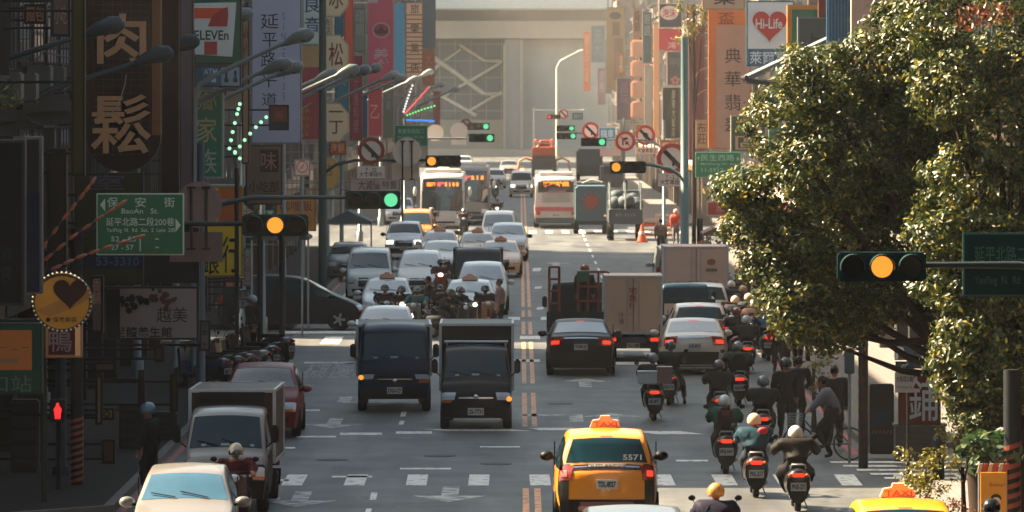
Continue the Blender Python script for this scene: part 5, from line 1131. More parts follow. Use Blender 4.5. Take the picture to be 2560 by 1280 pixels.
    if sign:
        zt = C.S(5.6 if kind != 'suv' else 6.0, 0).z; yy = .0 if kind != 'suv' else -.45
        m = MB(); sm = mat((1, .42, .22), rough=.3) if not sgn_on else mat((1, .30, .12), emit=.16); m.prism([(-.27, 0), (.27, 0), (.22, .12), (.10, .14), (.08, .2), (-.08, .2), (-.10, .14), (-.22, .12)], yy-.09, yy+.09, mat('e0a088', rough=.4) if not sgn_on else mat('f0a890', rough=.35)); o = m.build('roof_sign', root, (0, 0, zt-.0))
        m = MB(); text_into(m, 'TAXI', -.2, .2, .015, .095, yy-.1, mat('c02818')); m.build('sign_lettering', o)
        m = MB(); m.b2(-.24, .24, yy-.1, yy+.1, -.03, 0.0, BLK); m.build('sign_base', o)
    if scale != 1: root.scale = (scale,)*3
    root['_c'] = 0; del root['_c']
    return root, C
def at(cx, gy): Y = G(gy); return (W(cx, Y), Y, .003)
QL = 'vehicles queued in the oncoming lanes'; QR = 'vehicles driving away in the right lanes'
# ---- near taxi (rear)
tx, C = vehicle('suv', at(1512, 1308), 0, 'd88206', 'yellow suv taxi with an orange roof light driving away at bottom centre', 'taxi', QR, Wd=1.80, name='taxi', sign=True, plt='TDL-8027', lower='1c1614', det=True, bump=2.02)
C.patch(10.08, 10.75, -.56, .56, mat('6e4e50', rough=.4), off=.02, n=2, k=6).build('bumper_strip', tx)
C.patch(8.02, 8.5, -.72, .72, mat('1a1210', rough=.2, coat=1), off=.011, n=3, k=8).build('tail_garnish', tx)
o = C.patch(8.0, 8.22, -.40, .40, mat('c8b8a0', rough=.25, metal=.6), off=.022, n=1, k=6).build('name_bar', tx)
yy = C.S(8.1, 0).y-.05; zz = C.S(8.1, 0).z
m = MB(); text_into(m, 'OUTLANDER', -.34, .34, zz-.035, zz+.03, yy-.015, mat('6a3020'), bold=.05); m.build('name_lettering', tx)
yy = C.S(7.75, .5).y-.03; zz = C.S(7.72, .5).z
m = MB(); text_into(m, '5571', .28, .60, zz-.045, zz+.05, yy-.05, mat('c8ccc8'), bold=.05); m.build('window_number', tx)
C.patch(7.95, 11, -1.5, -.80, mat('15130f', rough=.35, coat=.3), off=.006, n=6, k=6).build('black_corner', tx); C.patch(7.95, 11, .80, 1.5, mat('15130f', rough=.35, coat=.3), off=.006, n=6, k=6).build('black_corner', tx)
m = MB(); text_into(m, '衛星派遣 55178', -.5, .62, .38, .47, C.S(9.6, 0).y-.07, mat('c8907c'), bold=.05); m.build('bumper_lettering', tx)
vehicle('minivan', at(1580, 1568), 0, 'e8ddd2', 'white minivan roof cut off by the bottom edge behind the yellow suv taxi', 'minivan', QR, Wd=1.8, plt='AXK-3102')
tx2, C2 = vehicle('hatch', at(2245, 1500), 0, 'dc8a14', 'yellow taxi with a peach roof sign cut off at the bottom right corner', 'taxi', QR, Wd=1.75, name='taxi', sign=True, plt='TAB-5512')
vehicle('sedan', at(1450, 930), 0, '14181c', 'black sedan with red tail lights driving away in the middle right lane', 'car', QR, Wd=1.82, plt='3388-J3', glass=mat('8c9494', rough=.07, coat=1, var=.15))  # pale window colour stands in for the sky mirrored in it
vehicle('sedan', at(1730, 928), 0, 'cdbfb0', 'pearl white sedan nearest in the kerb side queue on the right', 'car', QR, Wd=1.80, plt='AVE-9917', glass=mat('a0a09a', rough=.07, coat=1))  # sky reflection put into the light grey window colour
vehicle('hatch', at(1744, 888), 0, 'd8ccc0', 'white hatchback just ahead of the nearest pearl white sedan', 'car', QR, Wd=1.78, plt='RBB-2210')
vehicle('suv', at(1755, 838), 0, 'd8d2cc', 'white suv ahead of the blue flatbed in the right queue', 'car', QR, Wd=1.75, plt='AMN-6678', scale=.98)
# ---- oncoming, near
vehicle('minivan', at(729, 823), -PI/2, '0c1620', 'black minivan turning out of the left side street, seen side on', 'minivan', QL, Wd=1.85, plt='7722-X6', lights='none', on=False)
vehicle('hatch', at(660, 1082), PI, '6c080e', 'dark red hatchback parked at the left kerb behind the silver van', 'car', 'cars parked along the left kerb', Wd=1.72, plt='2361-VN', lights='none', on=False, glass=mat('26363e', rough=.06, coat=.3, var=.2))
def smalltruck(loc, rz, col, label, boxcol, kind='kei', Wd=1.56, boxh=2.35, boxl=2.6, group=QL, front_on=False, signal_on=0, plt='2S-7731', canvas=False, boxw=None, lowz=.42):
    r, C = vehicle(kind, loc, rz, col, label, 'truck', group, Wd=Wd, plt=plt, lights='none', on=False, front_on=front_on, signal_on=signal_on, lower='0c0f11', lowz=lowz)
    bw = (boxw or Wd*1.03); y1 = -.36 if kind == 'kei' else .05; y0 = y1-boxl
    m = MB(); bm_ = mat(boxcol, rough=.45, var=.08); m.box((0, (y0+y1)/2, (.78+boxh)/2), (bw, boxl, boxh-.78), bm_, bev=.03); b = m.build('cargo_box', r)
    m = MB()
    for z in (.8, boxh-.02):
        for x in (-bw/2, bw/2): m.box((x, (y0+y1)/2, z), (.05, boxl+.02, .06), ALU)
    for x in (-bw/2, bw/2): m.box((x, y0, (.78+boxh)/2), (.06, .06, boxh-.76), ALU); m.box((x, y1, (.78+boxh)/2), (.06, .06, boxh-.76), ALU)
    m.box((0, y1, boxh-.02), (bw, .05, .06), ALU); m.box((0, y0, boxh-.02), (bw, .05, .06), ALU); m.box((0, y0, .8), (bw, .05, .06), ALU); m.build('box_frame', b)
    m = MB(); m.box((0, y0-.01, (.78+boxh)/2), (.02, .02, boxh-.9), DGREY)
    for x in (-.16, .16): m.tube([(x, y0-.03, .9), (x, y0-.03, boxh-.1)], .014, ALU, n=5)
    for x in (-.2, .2): m.box((x, y0-.035, 1.25), (.16, .03, .04), ALU)
    m.build('rear_doors', b)
    m = MB(); m.box((0, (y0+y1)/2, .62), (.7, boxl+.4, .16), DGREY); m.box((0, y0+.05, .45), (bw*.95, .08, .14), DGREY); m.build('chassis', r)
    rr = .27 if kind == 'kei' else .36
    wheels(r, (-(Wd/2-.14), Wd/2-.14), [y0+.75], rr, .22)
    for sd in (-1, 1):
        m = MB(); m.box((sd*bw*.38, y0-.0, .62), (.24, .05, .1), RED_ON if group == QR else RED_OFF, bev=.01); m.build('taillight', r)
        m = MB(); m.box((sd*(Wd/2-.14), y0+.3, .38), (.26, .02, .3), BLK); m.build('mud_flap', r)
    plate(r, y0+.0, .45, plt, -1)
    return r, C, y0, y1
t1, C, a, b = smalltruck(at(1191, 1064), PI, '08161f', 'black small truck with a dark box, nearest to the yellow centre lines', '0a1216', signal_on=-1, Wd=1.6, boxh=2.3)
m = MB(); m.tube([(-.72, .35, 1.92), (.72, .35, 1.92)], .03, ALU); m.tube([(-.66, .35, 1.78), (-.66, .35, 1.92)], .02, ALU); m.tube([(.66, .35, 1.78), (.66, .35, 1.92)], .02, ALU); m.build('roof_bar', t1)
t2, C, a, b = smalltruck(at(985, 1020), PI+.03, '08263a', 'dark navy delivery truck left of the black boxed truck, one amber indicator lit', '0c1a26', kind='cab', Wd=1.72, boxh=2.0, boxl=3.0, signal_on=1, plt='1763-C7')
t3, C, a, b = smalltruck(at(577, 1268), PI-.02, '75726c', 'silver small truck with a dark boxed back edged in pale metal, parked at lower left', '3c2c26', Wd=1.5, boxh=2.12, plt='0933-K2', lowz=.86, group='cars parked along the left kerb')
m = MB(); m.box((0, -.33, 1.98), (1.2, .04, .2), mat('14181a')); m.build('box_vent', t3)
vehicle('hatch', at(468, 1405), PI+.02, '66645f', 'white hatchback with a blue sky reflection painted into its windscreen at the bottom left', 'car', 'cars parked along the left kerb', Wd=1.62, plt='8F-3380', lights='none', on=False, glass=mat('35586e', rough=.08, coat=.2))  # blue of the reflected sky put into the windscreen colour
SKY_GLASS = mat('8d9896', rough=.06, coat=1, var=.15)  # pale glass with reflected sky painted into its colour
vehicle('sedan', at(966, 894), PI, 'd9d3c8', 'white sedan directly behind the dark navy delivery truck', 'car', QL, Wd=1.72, lights='none', on=False, glass=mat('a8a8a0', rough=.06, coat=1, var=.1))  # windows coloured pale to imitate reflected sky
for (k, cx, gy, col, lab, kw) in (
    ('van', 925, 752, 'c9cfc8', 'white van with a big dark windscreen at the left of the queue', dict(Wd=1.7, glass=mat('1d3c42', rough=.05, coat=1))),
    ('sedan', 968, 806, 'c4c8c2', 'white taxi with a brown roof light in front of the white van', dict(Wd=1.72, sign=True, name='taxi', glass=SKY_GLASS, sgn_on=False)),
    ('minivan', 1052, 744, 'd5d4cc', 'white minivan right of the white van in the queue', dict(Wd=1.8, glass=SKY_GLASS)),
    ('sedan', 1175, 812, 'cdd2cb', 'white taxi with a pink roof light behind the waiting scooters', dict(Wd=1.74, sign=True, name='taxi', glass=SKY_GLASS, sgn_on=False)),
    ('minivan', 1206, 782, 'b6bcb8', 'silver minivan behind the white taxi with the pink roof light', dict(Wd=1.8, glass=mat('5f7078', rough=.06, coat=1))),
    ('sedan', 1252, 690, 'e0b68c', 'cream and orange taxi beside the centre line in the queue', dict(Wd=1.75, sign=True, name='taxi', glass=SKY_GLASS, sgn_on=False)),
    ('sedan', 1105, 690, 'd6d4cc', 'white sedan with the low roof behind the white minivan', dict(Wd=1.75, glass=SKY_GLASS)),
    ('hatch', 1100, 664, 'd8cfc4', 'pinkish white taxi behind the low roofed white sedan', dict(Wd=1.7, sign=True, name='taxi', glass=SKY_GLASS, sgn_on=False)),
    ('suv', 1270, 650, 'c8ccd0', 'silver white suv with black mirrors beside the centre line', dict(Wd=1.8, glass=mat('7c8c90', rough=.06, coat=1))),
    ('hatch', 1194, 668, 'dcc8a8', 'cream taxi with an orange roof light left of the silver white suv', dict(Wd=1.7, sign=True, name='taxi', glass=SKY_GLASS, sgn_on=False)),
    ('van', 1248, 628, 'd9d8d2', 'white van roof farthest back in the lane by the centre line', dict(Wd=1.7, glass=SKY_GLASS)),
    ('suv', 1013, 645, 'c8ccd0', 'silver and black car with both headlights glowing, left lane', dict(Wd=1.75, front_on=True, lower='10151a')),
    ('van', 1042, 622, 'b8762c', 'ochre yellow van behind the car with glowing headlights', dict(Wd=1.72, glass=mat('24343c', rough=.05, coat=1))),
    ('hatch', 873, 700, '5a6264', 'grey hatchback parked in the shade at the left kerb, farthest back', dict(Wd=1.7)),
    ('van', 1303, 492, 'd8d2c6', 'white van with headlights on, farthest oncoming vehicle left of the centre', dict(Wd=1.75, front_on=True)),
    ('hatch', 1000, 560, 'a8a49c', 'hazy pale car parked at the left kerb beside the front bus', dict(Wd=1.7))):
    vehicle(k, at(cx, gy), PI+random.uniform(-.02, .02), col, lab, 'taxi' if kw.get('name') else 'car' if k not in ('van', 'minivan') else k, QL, lights='none', on=False, **kw)
# ---- trucks on the right
t4, C, a, b = smalltruck((*at(1578, 892)[:2], .003), 0, 'b89c84', 'beige small box truck with red writing down its rear doors', 'c29c80', Wd=1.55, boxh=2.42, boxl=2.6, group=QR, plt='5G-1188')
m = MB(); text_into(m, '宅\n急\n便', -.12, .1, 1.5, 2.1, a-.05, mat('8e2c20'), bold=.05); text_into(m, '冷\n凍', -.42, -.26, 1.05, 1.4, a-.05, mat('8a4c5c'), bold=.04); m.build('door_lettering', t4)
t5, C, a, b = smalltruck((*at(1733, 796)[:2], .003), 0, 'c8b8a8', 'white box truck with pale pink doors and a brown emblem, right lane', 'd0ab98', kind='cab', Wd=1.9, boxh=2.5, boxl=3.2, boxw=2.1, group=QR, plt='KLB-2206')
m = MB(); m.disc((.5, 2.0), .14, a-.06, a-.04, mat('8a4a30'), n=16, rx=.1); m.b2(.32, .7, a-.06, a-.04, 1.68, 1.78, mat('7a6a50')); m.build('emblem', t5)
m = MB(); text_into(m, '安心物流   專線', -.7, .75, 1.25, 1.38, a-.05, mat('8a6a5c')); m.build('door_lettering', t5)
vehicle('van', at(1690, 742), 0, '8c8a84', 'grey van ahead of the white box truck, partly hidden on its left', 'van', QR, Wd=1.75, plt='3C-9921')
def flatbed(loc, rz, col, label, Wd, bedz, group, cab='cab', plt='6R-4410', bedl=3.0, panels=None):
    r, C = vehicle(cab, loc, rz, col, label, 'truck', group, Wd=Wd, plt=plt, lights='none', on=False)
    y1 = .0; y0 = y1-bedl; bm_ = mat(col, rough=.5, kind='dirt'); m = MB(); m.box((0, (y0+y1)/2, .8), (Wd*1.05, bedl, .1), bm_); m.build('bed', r)
    for nm, c, d in (('tailgate', (0, y0, .85+bedz/2), (Wd*1.05, .05, bedz)), ('side_gate', (Wd*.525, (y0+y1)/2, .85+bedz/2), (.05, bedl-.05, bedz)), ('side_gate', (-Wd*.525, (y0+y1)/2, .85+bedz/2), (.05, bedl-.05, bedz))):
        m = MB(); m.box(c, d, bm_, bev=.01)
        if nm == 'tailgate':
            for x in (-.5, 0, .5): m.box((x*Wd, y0-.035, .85+bedz/2), (.05, .03, bedz), DGREY)
            if panels:
                for x in (-.26, .26): m.box((x*Wd, y0-.045, .85+bedz*.5), (Wd*.36, .02, bedz*.55), mat(panels))
        m.build(nm, r)
    m = MB(); m.box((0, (y0+y1)/2, .6), (.7, bedl+.3, .18), DGREY); m.box((0, y0+.05, .45), (Wd*.95, .08, .15), DGREY); m.build('chassis', r)
    wheels(r, (-(Wd/2-.16), Wd/2-.16), [y0+.8], .34, .26)
    for sd in (-1, 1): m = MB(); m.box((sd*Wd*.4, y0-.0, .6), (.26, .05, .1), RED_OFF); m.build('taillight', r)
    plate(r, y0-.0, .45, plt, -1); return r, y0, y1
t6, a, b = flatbed(at(1712, 862), 0, '1a3444', 'blue flatbed truck with two pale panels on its tailgate, right queue', 1.55, .62, QR, cab='kei', bedl=2.4, panels='a89890', plt='9Q-3307')
t7, a, b = flatbed(at(1456, 884), 0, '18222a', 'dark truck carrying a rusty cage, a worker and an aluminium ladder', 1.95, .5, QR, plt='775-GS', bedl=3.4)
rust = mat('7c2a1c', rough=.6); m = MB()
def frame(x0, x1, y, z0, z1, nx, nz, mm, r=.025):
    for i in range(nx+1): x = x0+(x1-x0)*i/nx; mm.tube([(x, y, z0), (x, y, z1)], r, rust, n=6)
    for i in range(nz+1): z = z0+(z1-z0)*i/nz; mm.tube([(x0, y, z), (x1, y, z)], r*.8, rust, n=5)
frame(-.98, -.7, a+.1, .9, 2.62, 1, 5, m, .04); frame(-.15, .72, a+.5, 1.2, 2.45, 3, 3, m); frame(-.15, .72, a+1.5, 1.2, 2.45, 3, 3, m)
for x in (-.15, .72): m.tube([(x, a+.5, 2.45), (x, a+1.5, 2.45)], .025, rust, n=6); m.tube([(x, a+.5, 1.3), (x, a+1.5, 1.3)], .025, rust, n=6)
m.build('cage', t7)
lad = thing('ladder', 'aluminium ladder leaning upright at the right rear of the dark truck', 'ladder', (W(1520, G(884)), t7.location.y+a-.0, .95))
m = MB()
for x in (-.2, .2): m.tube([(x, 0, 0), (x*.92, .25, 1.25)], .035, mat('c9c5bf', rough=.4), n=6)
for k in range(9): t = .05+k*.11; m.tube([(-.2, .25*t, 1.25*t), (.2, .25*t, 1.25*t)], .02, mat('c9c5bf', rough=.4), n=5)
m.build('rails', lad)
m = MB(); e = thing('crate', 'small green crate on the rusty cage of the dark truck', 'crate', (t7.location.x-.02, t7.location.y+a+.4, 2.2)); m.box((0, 0, .14), (.32, .3, .28), mat('14603c', rough=.5), bev=.02); m.build('body', e)
m = MB(); m.box((0, 0, .29), (.34, .32, .03), mat('1a7a4c', rough=.5)); m.build('rim', e)
# hidden-behind dark truck in the oncoming queue
t8, a8, b8 = flatbed(at(1195, 762), PI, '1a2226', 'dark open truck behind the silver minivan in the queue', 1.8, .6, QL, plt='8B-2277')
m = MB(); m.box((0, -1.6, 1.55), (1.8, 2.2, .9), mat('10171a', rough=.7)); m.build('load_cover', t8)
# ---- buses
def bus(loc, rz, label, front, cols, led='5 1 0 8', group=None, h=3.15, sname='city_bus', red='a8484a'):
    r = thing(sname, label, 'bus', loc, rz, group); Wd = 2.5; L = 11.0
    prof = [(5.4, .3), (5.5, .6), (5.5, 1.1), (5.42, 2.2), (5.3, h-.3), (5.0, h), (0, h+.03), (-5.0, h), (-5.42, h-.25), (-5.5, 1.6), (-5.5, .6), (-5.45, .3)]
    C = Car(prof, Wd, 1.3, tumble=.02, sill=.3, rnd=.16, plan=.14, endtaper=.02, crown=.06)
    C.body(mat(cols, rough=.35, coat=.5, var=.1), nu=3, lower=(mat('3a4044' if front else cols, rough=.4), .5)).build('body', r)
    C.patch(2.15, 3.2, -.93, .93, mat('1c3238', rough=.06, coat=1, var=.3, scale=.8), off=.01).build('windshield', r)
    m = MB(); C.patch(3.2, 4.05, -.9, .9, mat('1a2a30', rough=.1, coat=1), off=.01, mb=m); m.build('destination_box', r)
    for sd in (-1, 1):
        C.side(sd, -5.0, 5.0, 1.35, h-.5, GLASS, cut=.3).build('side_window', r)
        C.patch(1.15, 1.6, sd*.62, sd*.97, HL_ON if False else LENS, off=.014, n=3, k=3).build('headlight', r)
        m = MB(); m.ell((sd*1.48, 5.4, 2.35), (.1, .12, .26), mat('c8bcb0', rough=.4), n=10, k=6); m.tube([(sd*1.2, 5.2, 2.85), (sd*1.45, 5.4, 2.6)], .02, BLK, n=5); m.build('side_mirror', r)
        m = MB(); m.box((sd*1.0, -5.5, .95), (.24, .05, .34), RED_OFF if front else mat('a83a30', rough=.3), bev=.01); m.build('taillight', r)
    wheels(r, (-1.1, 1.1), [3.4, -2.6], .48, .3)
    # LED boards
    lo = mat((1, .26, .03), emit=.32); lr = mat((1, .1, .1), emit=.3)
    if front:
        m = MB(); text_into(m, led, .12, .88, 2.62, 2.86, 0, lo, bold=.2); text_into(m, '延平', -.28, .08, 2.62, 2.86, 0, lr, bold=.15); text_into(m, '直達', -.86, -.34, 2.62, 2.86, 0, lo, bold=.15)
        v = m.build('led_lettering', r, (0, 5.48, 0), PI)
        m = MB(); C.patch(1.05, 1.25, -.55, .55, BLK, off=.012, mb=m); m.build('grille', r); plate(r, 5.53, .55, 'FAA-019', 1, .4, .17)
        m = MB(); m.tube([(-.8, 5.47, 1.35), (0, 5.49, 1.5)], .015, BLK); m.tube([(.1, 5.47, 1.35), (.9, 5.49, 1.5)], .015, BLK); m.build('wipers', r)
        m = MB(); m.box((0, 3.2, h+.12), (2.0, 2.6, .22), mat('c0b8ac'), bev=.06); m.build('roof_unit', r)
    else:
        m = MB(); C.patch(8.05, 8.62, -.86, .86, mat('2a2422', rough=.15, coat=1), off=.012, mb=m); m.build('rear_window', r)
        m = MB(); m.b2(-.82, .82, -5.535, -5.515, 2.33, 2.72, mat('3a1c10', rough=.3)); m.build('led_board', r)
        m = MB(); text_into(m, '延平幹線', -.76, .76, 2.38, 2.68, -5.545, lo, bold=.2); m.build('led_lettering', r)
        m = MB(); m.b2(-1.2, 1.2, -5.53, -5.512, 1.0, 1.22, mat(red, rough=.4)); m.build('red_band', r)
        m = MB()
        for k in range(6): m.b2(-.8, .8, -5.53, -5.512, 1.5+k*.1, 1.54+k*.1, mat('8a8886'))
        m.b2(-.5, .5, -5.53, -5.512, 2.05, 2.15, mat('9a4a48')); m.build('engine_louvres', r)
        plate(r, -5.54, .78, 'KKA-62', -1, .4, .17)
        m = MB(); m.b2(-1.15, 1.15, -5.56, -5.5, .32, .62, mat('3c4446', rough=.5)); m.build('rear_bumper', r)
        m = MB(); m.box((0, -3.5, h+.12), (1.9, 2.6, .22), mat('c8c0b6'), bev=.06); m.build('roof_unit', r)
    return r
GBu = 'buses in the distance'
def bat(cx, gy, half): x, y, z = at(cx, gy); return (x, y+half, z)
bus(bat(1390, 572, 5.5), 0, 'pale bus seen from behind with an orange lit sign and a red band', False, 'b0a49e', group=GBu, h=2.95)
bus(bat(1106, 588, 5.5), PI, 'bus facing us with orange and red lit destination characters, left lane', True, 'b8b0aa', group=GBu, h=3.3)
bus(bat(1172, 562, 5.5), PI, 'second dimmer bus facing us, half hidden right of the first', True, '7c746e', led='2 1 5', group=GBu, h=3.4)
# ---- far works vehicles
def works(loc, label, parts, name='works_truck', cat='truck'):
    r = thing(name, label, cat, loc, 0, 'works vehicles in the distance')
    for nm, fn in parts: m = MB(); fn(m); m.build(nm, r)
    return r
og = mat('b85428', rough=.5, var=.25, scale=1.5)
def wh(m):
    for x in (-1.0, 1.0):
        for y in (0, 4): m.cyl((x-.15, y, .45), (x+.15, y, .45), .45, RUB, n=16)
works(at(1360, 442), 'hazy orange crane truck with folded pale side arms and two red beacons', [('body', lambda m: (m.box((0, 2, 1.1), (2.3, 5, .9), mat('3c4044', rough=.6), bev=.05), m.box((0, 1.6, 2.1), (2.1, 2.6, 1.3), og, bev=.06), m.box((0, .25, 1.5), (2.2, .2, .9), mat('4a3a34'), bev=.02), m.box((0, 4.2, 2.0), (2.2, 1.5, 1.6), mat('a8583c'), bev=.1))), ('wheels', wh),
   ('mudguards', lambda m: [m.box((x, .3, .95), (.55, .3, .12), BLK) for x in (-.9, .9)]), ('outriggers', lambda m: [m.tube([(sg*1.0, .4, 1.5), (sg*1.7, .4, 1.75), (sg*2.3, .4, 1.45), (sg*2.45, .4, .4)], [.14, .13, .11, .1], mat('b87c50'), n=6) for sg in (-1, 1)]),
   ('crane_frame', lambda m: (m.tube([(-.6, .6, 2.7), (-.3, .9, 3.3), (.5, 1.0, 3.3), (.8, .6, 2.7)], .12, og, n=6), m.box((0, .9, 2.95), (1.2, .3, .25), mat('7a3c28')))), ('tail_board', lambda m: [m.b2(-1.1+k*.44, -.9+k*.44, -.02, .14, .8, 1.05, mat('c8b090')) for k in range(6)]),
   ('beacons', lambda m: [m.ell((x, .8, 3.35), (.16, .16, .14), RED_ON, n=10, k=6) for x in (-.75, .75)])], 'crane_truck')
works(at(1478, 585), 'dark teal works truck with an orange star shaped rosette on its back', [('body', lambda m: (m.box((.0, 2.5, 1.55), (1.7, 5, 2.1), mat('3c565e', rough=.6), bev=.1), m.box((0, 4.6, 1.8), (1.8, 1.4, 1.9), mat('4a6268'), bev=.15))), ('wheels', lambda m: [m.cyl((x-.13, y, .42), (x+.13, y, .42), .42, RUB, n=16) for x in (-.8, .8) for y in (.6, 4.4)]),
   ('rosette', lambda m: [m.prism([(.62*math.cos(2*PI*i/11), 1.75+.62*math.sin(2*PI*i/11)), (.28*math.cos(2*PI*(i+.5)/11), 1.75+.28*math.sin(2*PI*(i+.5)/11)), (0, 1.75), (.28*math.cos(2*PI*(i-.5)/11), 1.75+.28*math.sin(2*PI*(i-.5)/11))], -.06, -.01, mat('8a3c2c', rough=.5)) for i in range(11)]),
   ('bumper', lambda m: m.box((0, -.03, .6), (1.7, .1, .2), DGREY)), ('lamp', lambda m: m.ell((.75, -.05, 1.0), (.06, .04, .06), AMB_ON, n=8, k=5)), ('rail', lambda m: m.tube([(-.5, 0, 2.75), (0, 0, 2.95), (.6, 0, 2.8)], .05, mat('c8b4a4')))])
works(at(1564, 602), 'grey tipper truck with a pale post rack and dark load, right of the rosette truck', [('body', lambda m: (m.box((0, 2.2, 1.25), (1.75, 4.2, .75), mat('333c42', rough=.6), bev=.04), m.box((0, 4.4, 1.7), (1.8, 1.5, 1.7), mat('48565c'), bev=.15))), ('wheels', lambda m: [m.cyl((x-.15, y, .42), (x+.15, y, .42), .42, RUB, n=16) for x in (-.75, .75) for y in (.7, 4.4)]),
   ('rack', lambda m: [m.tube([(x, y, 1.6), (x, y, 3.0)], .04, mat('8f9896')) for x in (-.8, 0, .8) for y in (.15, 3.8)]), ('load', lambda m: [m.ell((random.uniform(-.6, .6), random.uniform(.5, 3.5), 1.75+random.uniform(0, .5)), (.4, .5, .35), mat('3a474c', rough=.8), n=8, k=5) for _ in range(12)]),
   ('tailgate', lambda m: m.box((0, .08, 1.2), (1.7, .06, .7), mat('3c464c'))), ('tail_lettering', lambda m: text_into(m, 'RT-7219', -.5, .5, 1.25, 1.4, .04, mat('7c8a8c')))], 'tipper_truck')
works(at(1474, 452), 'dark hazy covered truck at the far right of the street', [('body', lambda m: m.box((0, 3, 1.6), (2.3, 6, 2.4), mat('4c5a60', rough=.7), bev=.2)), ('wheels', wh), ('tail', lambda m: m.box((0, -.03, 1.0), (2.0, .06, .8), mat('39454a')))])
works(at(1532, 480), 'hazy grey van beyond the tipper truck on the right', [('body', lambda m: m.box((0, 2.5, 1.3), (1.9, 4.8, 1.9), mat('6a7478', rough=.4), bev=.25)), ('rear_window', lambda m: m.b2(-.7, .7, .05, .095, 1.4, 2.0, GLASS)), ('wheels', wh)], 'van', 'van')
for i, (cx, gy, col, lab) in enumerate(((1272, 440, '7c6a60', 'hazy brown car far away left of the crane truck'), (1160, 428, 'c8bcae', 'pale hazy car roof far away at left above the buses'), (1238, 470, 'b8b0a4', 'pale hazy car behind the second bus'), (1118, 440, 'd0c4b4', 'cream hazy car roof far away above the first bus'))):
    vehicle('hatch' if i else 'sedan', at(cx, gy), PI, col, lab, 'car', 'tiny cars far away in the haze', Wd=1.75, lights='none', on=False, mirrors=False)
# barriers, cone
def barrier(cx, gy, label, n=4, w=1.5):
    x, y, z = at(cx, gy); e = thing('road_barrier', label, 'barrier', (x, y, z), 0, 'striped works barriers'); m = MB()
    for k in range(n): m.box((0, 0, .3+k*.26), (w, .04, .12), mat('d8a88c' if k % 2 else 'c8502c', rough=.5))
    m.build('rails', e); m = MB()
    for xx in (-w/2, w/2): m.box((xx, .03, .6), (.06, .05, 1.2), mat('b8987c')); m.box((xx, .03, .03), (.08, .5, .06), DGREY)
    m.build('posts', e)
barrier(1645, 602, 'orange and cream slatted works barrier beside the traffic cone'); barrier(1668, 588, 'second slatted works barrier just behind the first', w=1.2)
x, y, z = at(1605, 606); e = thing('traffic_cone', 'orange traffic cone left of the works barriers', 'traffic cone', (x, y, z)); m = MB(); m.tube([(0, 0, .04), (0, 0, .9)], [.26, .05], mat('d84a20', rough=.5), n=16); m.build('cone', e); m = MB(); m.box((0, 0, .025), (.6, .6, .05), mat('a83c1c')); m.build('base', e); m = MB(); m.tube([(0, 0, .42), (0, 0, .58)], [.175, .137], mat('d8c8b8'), n=16); m.build('band', e)
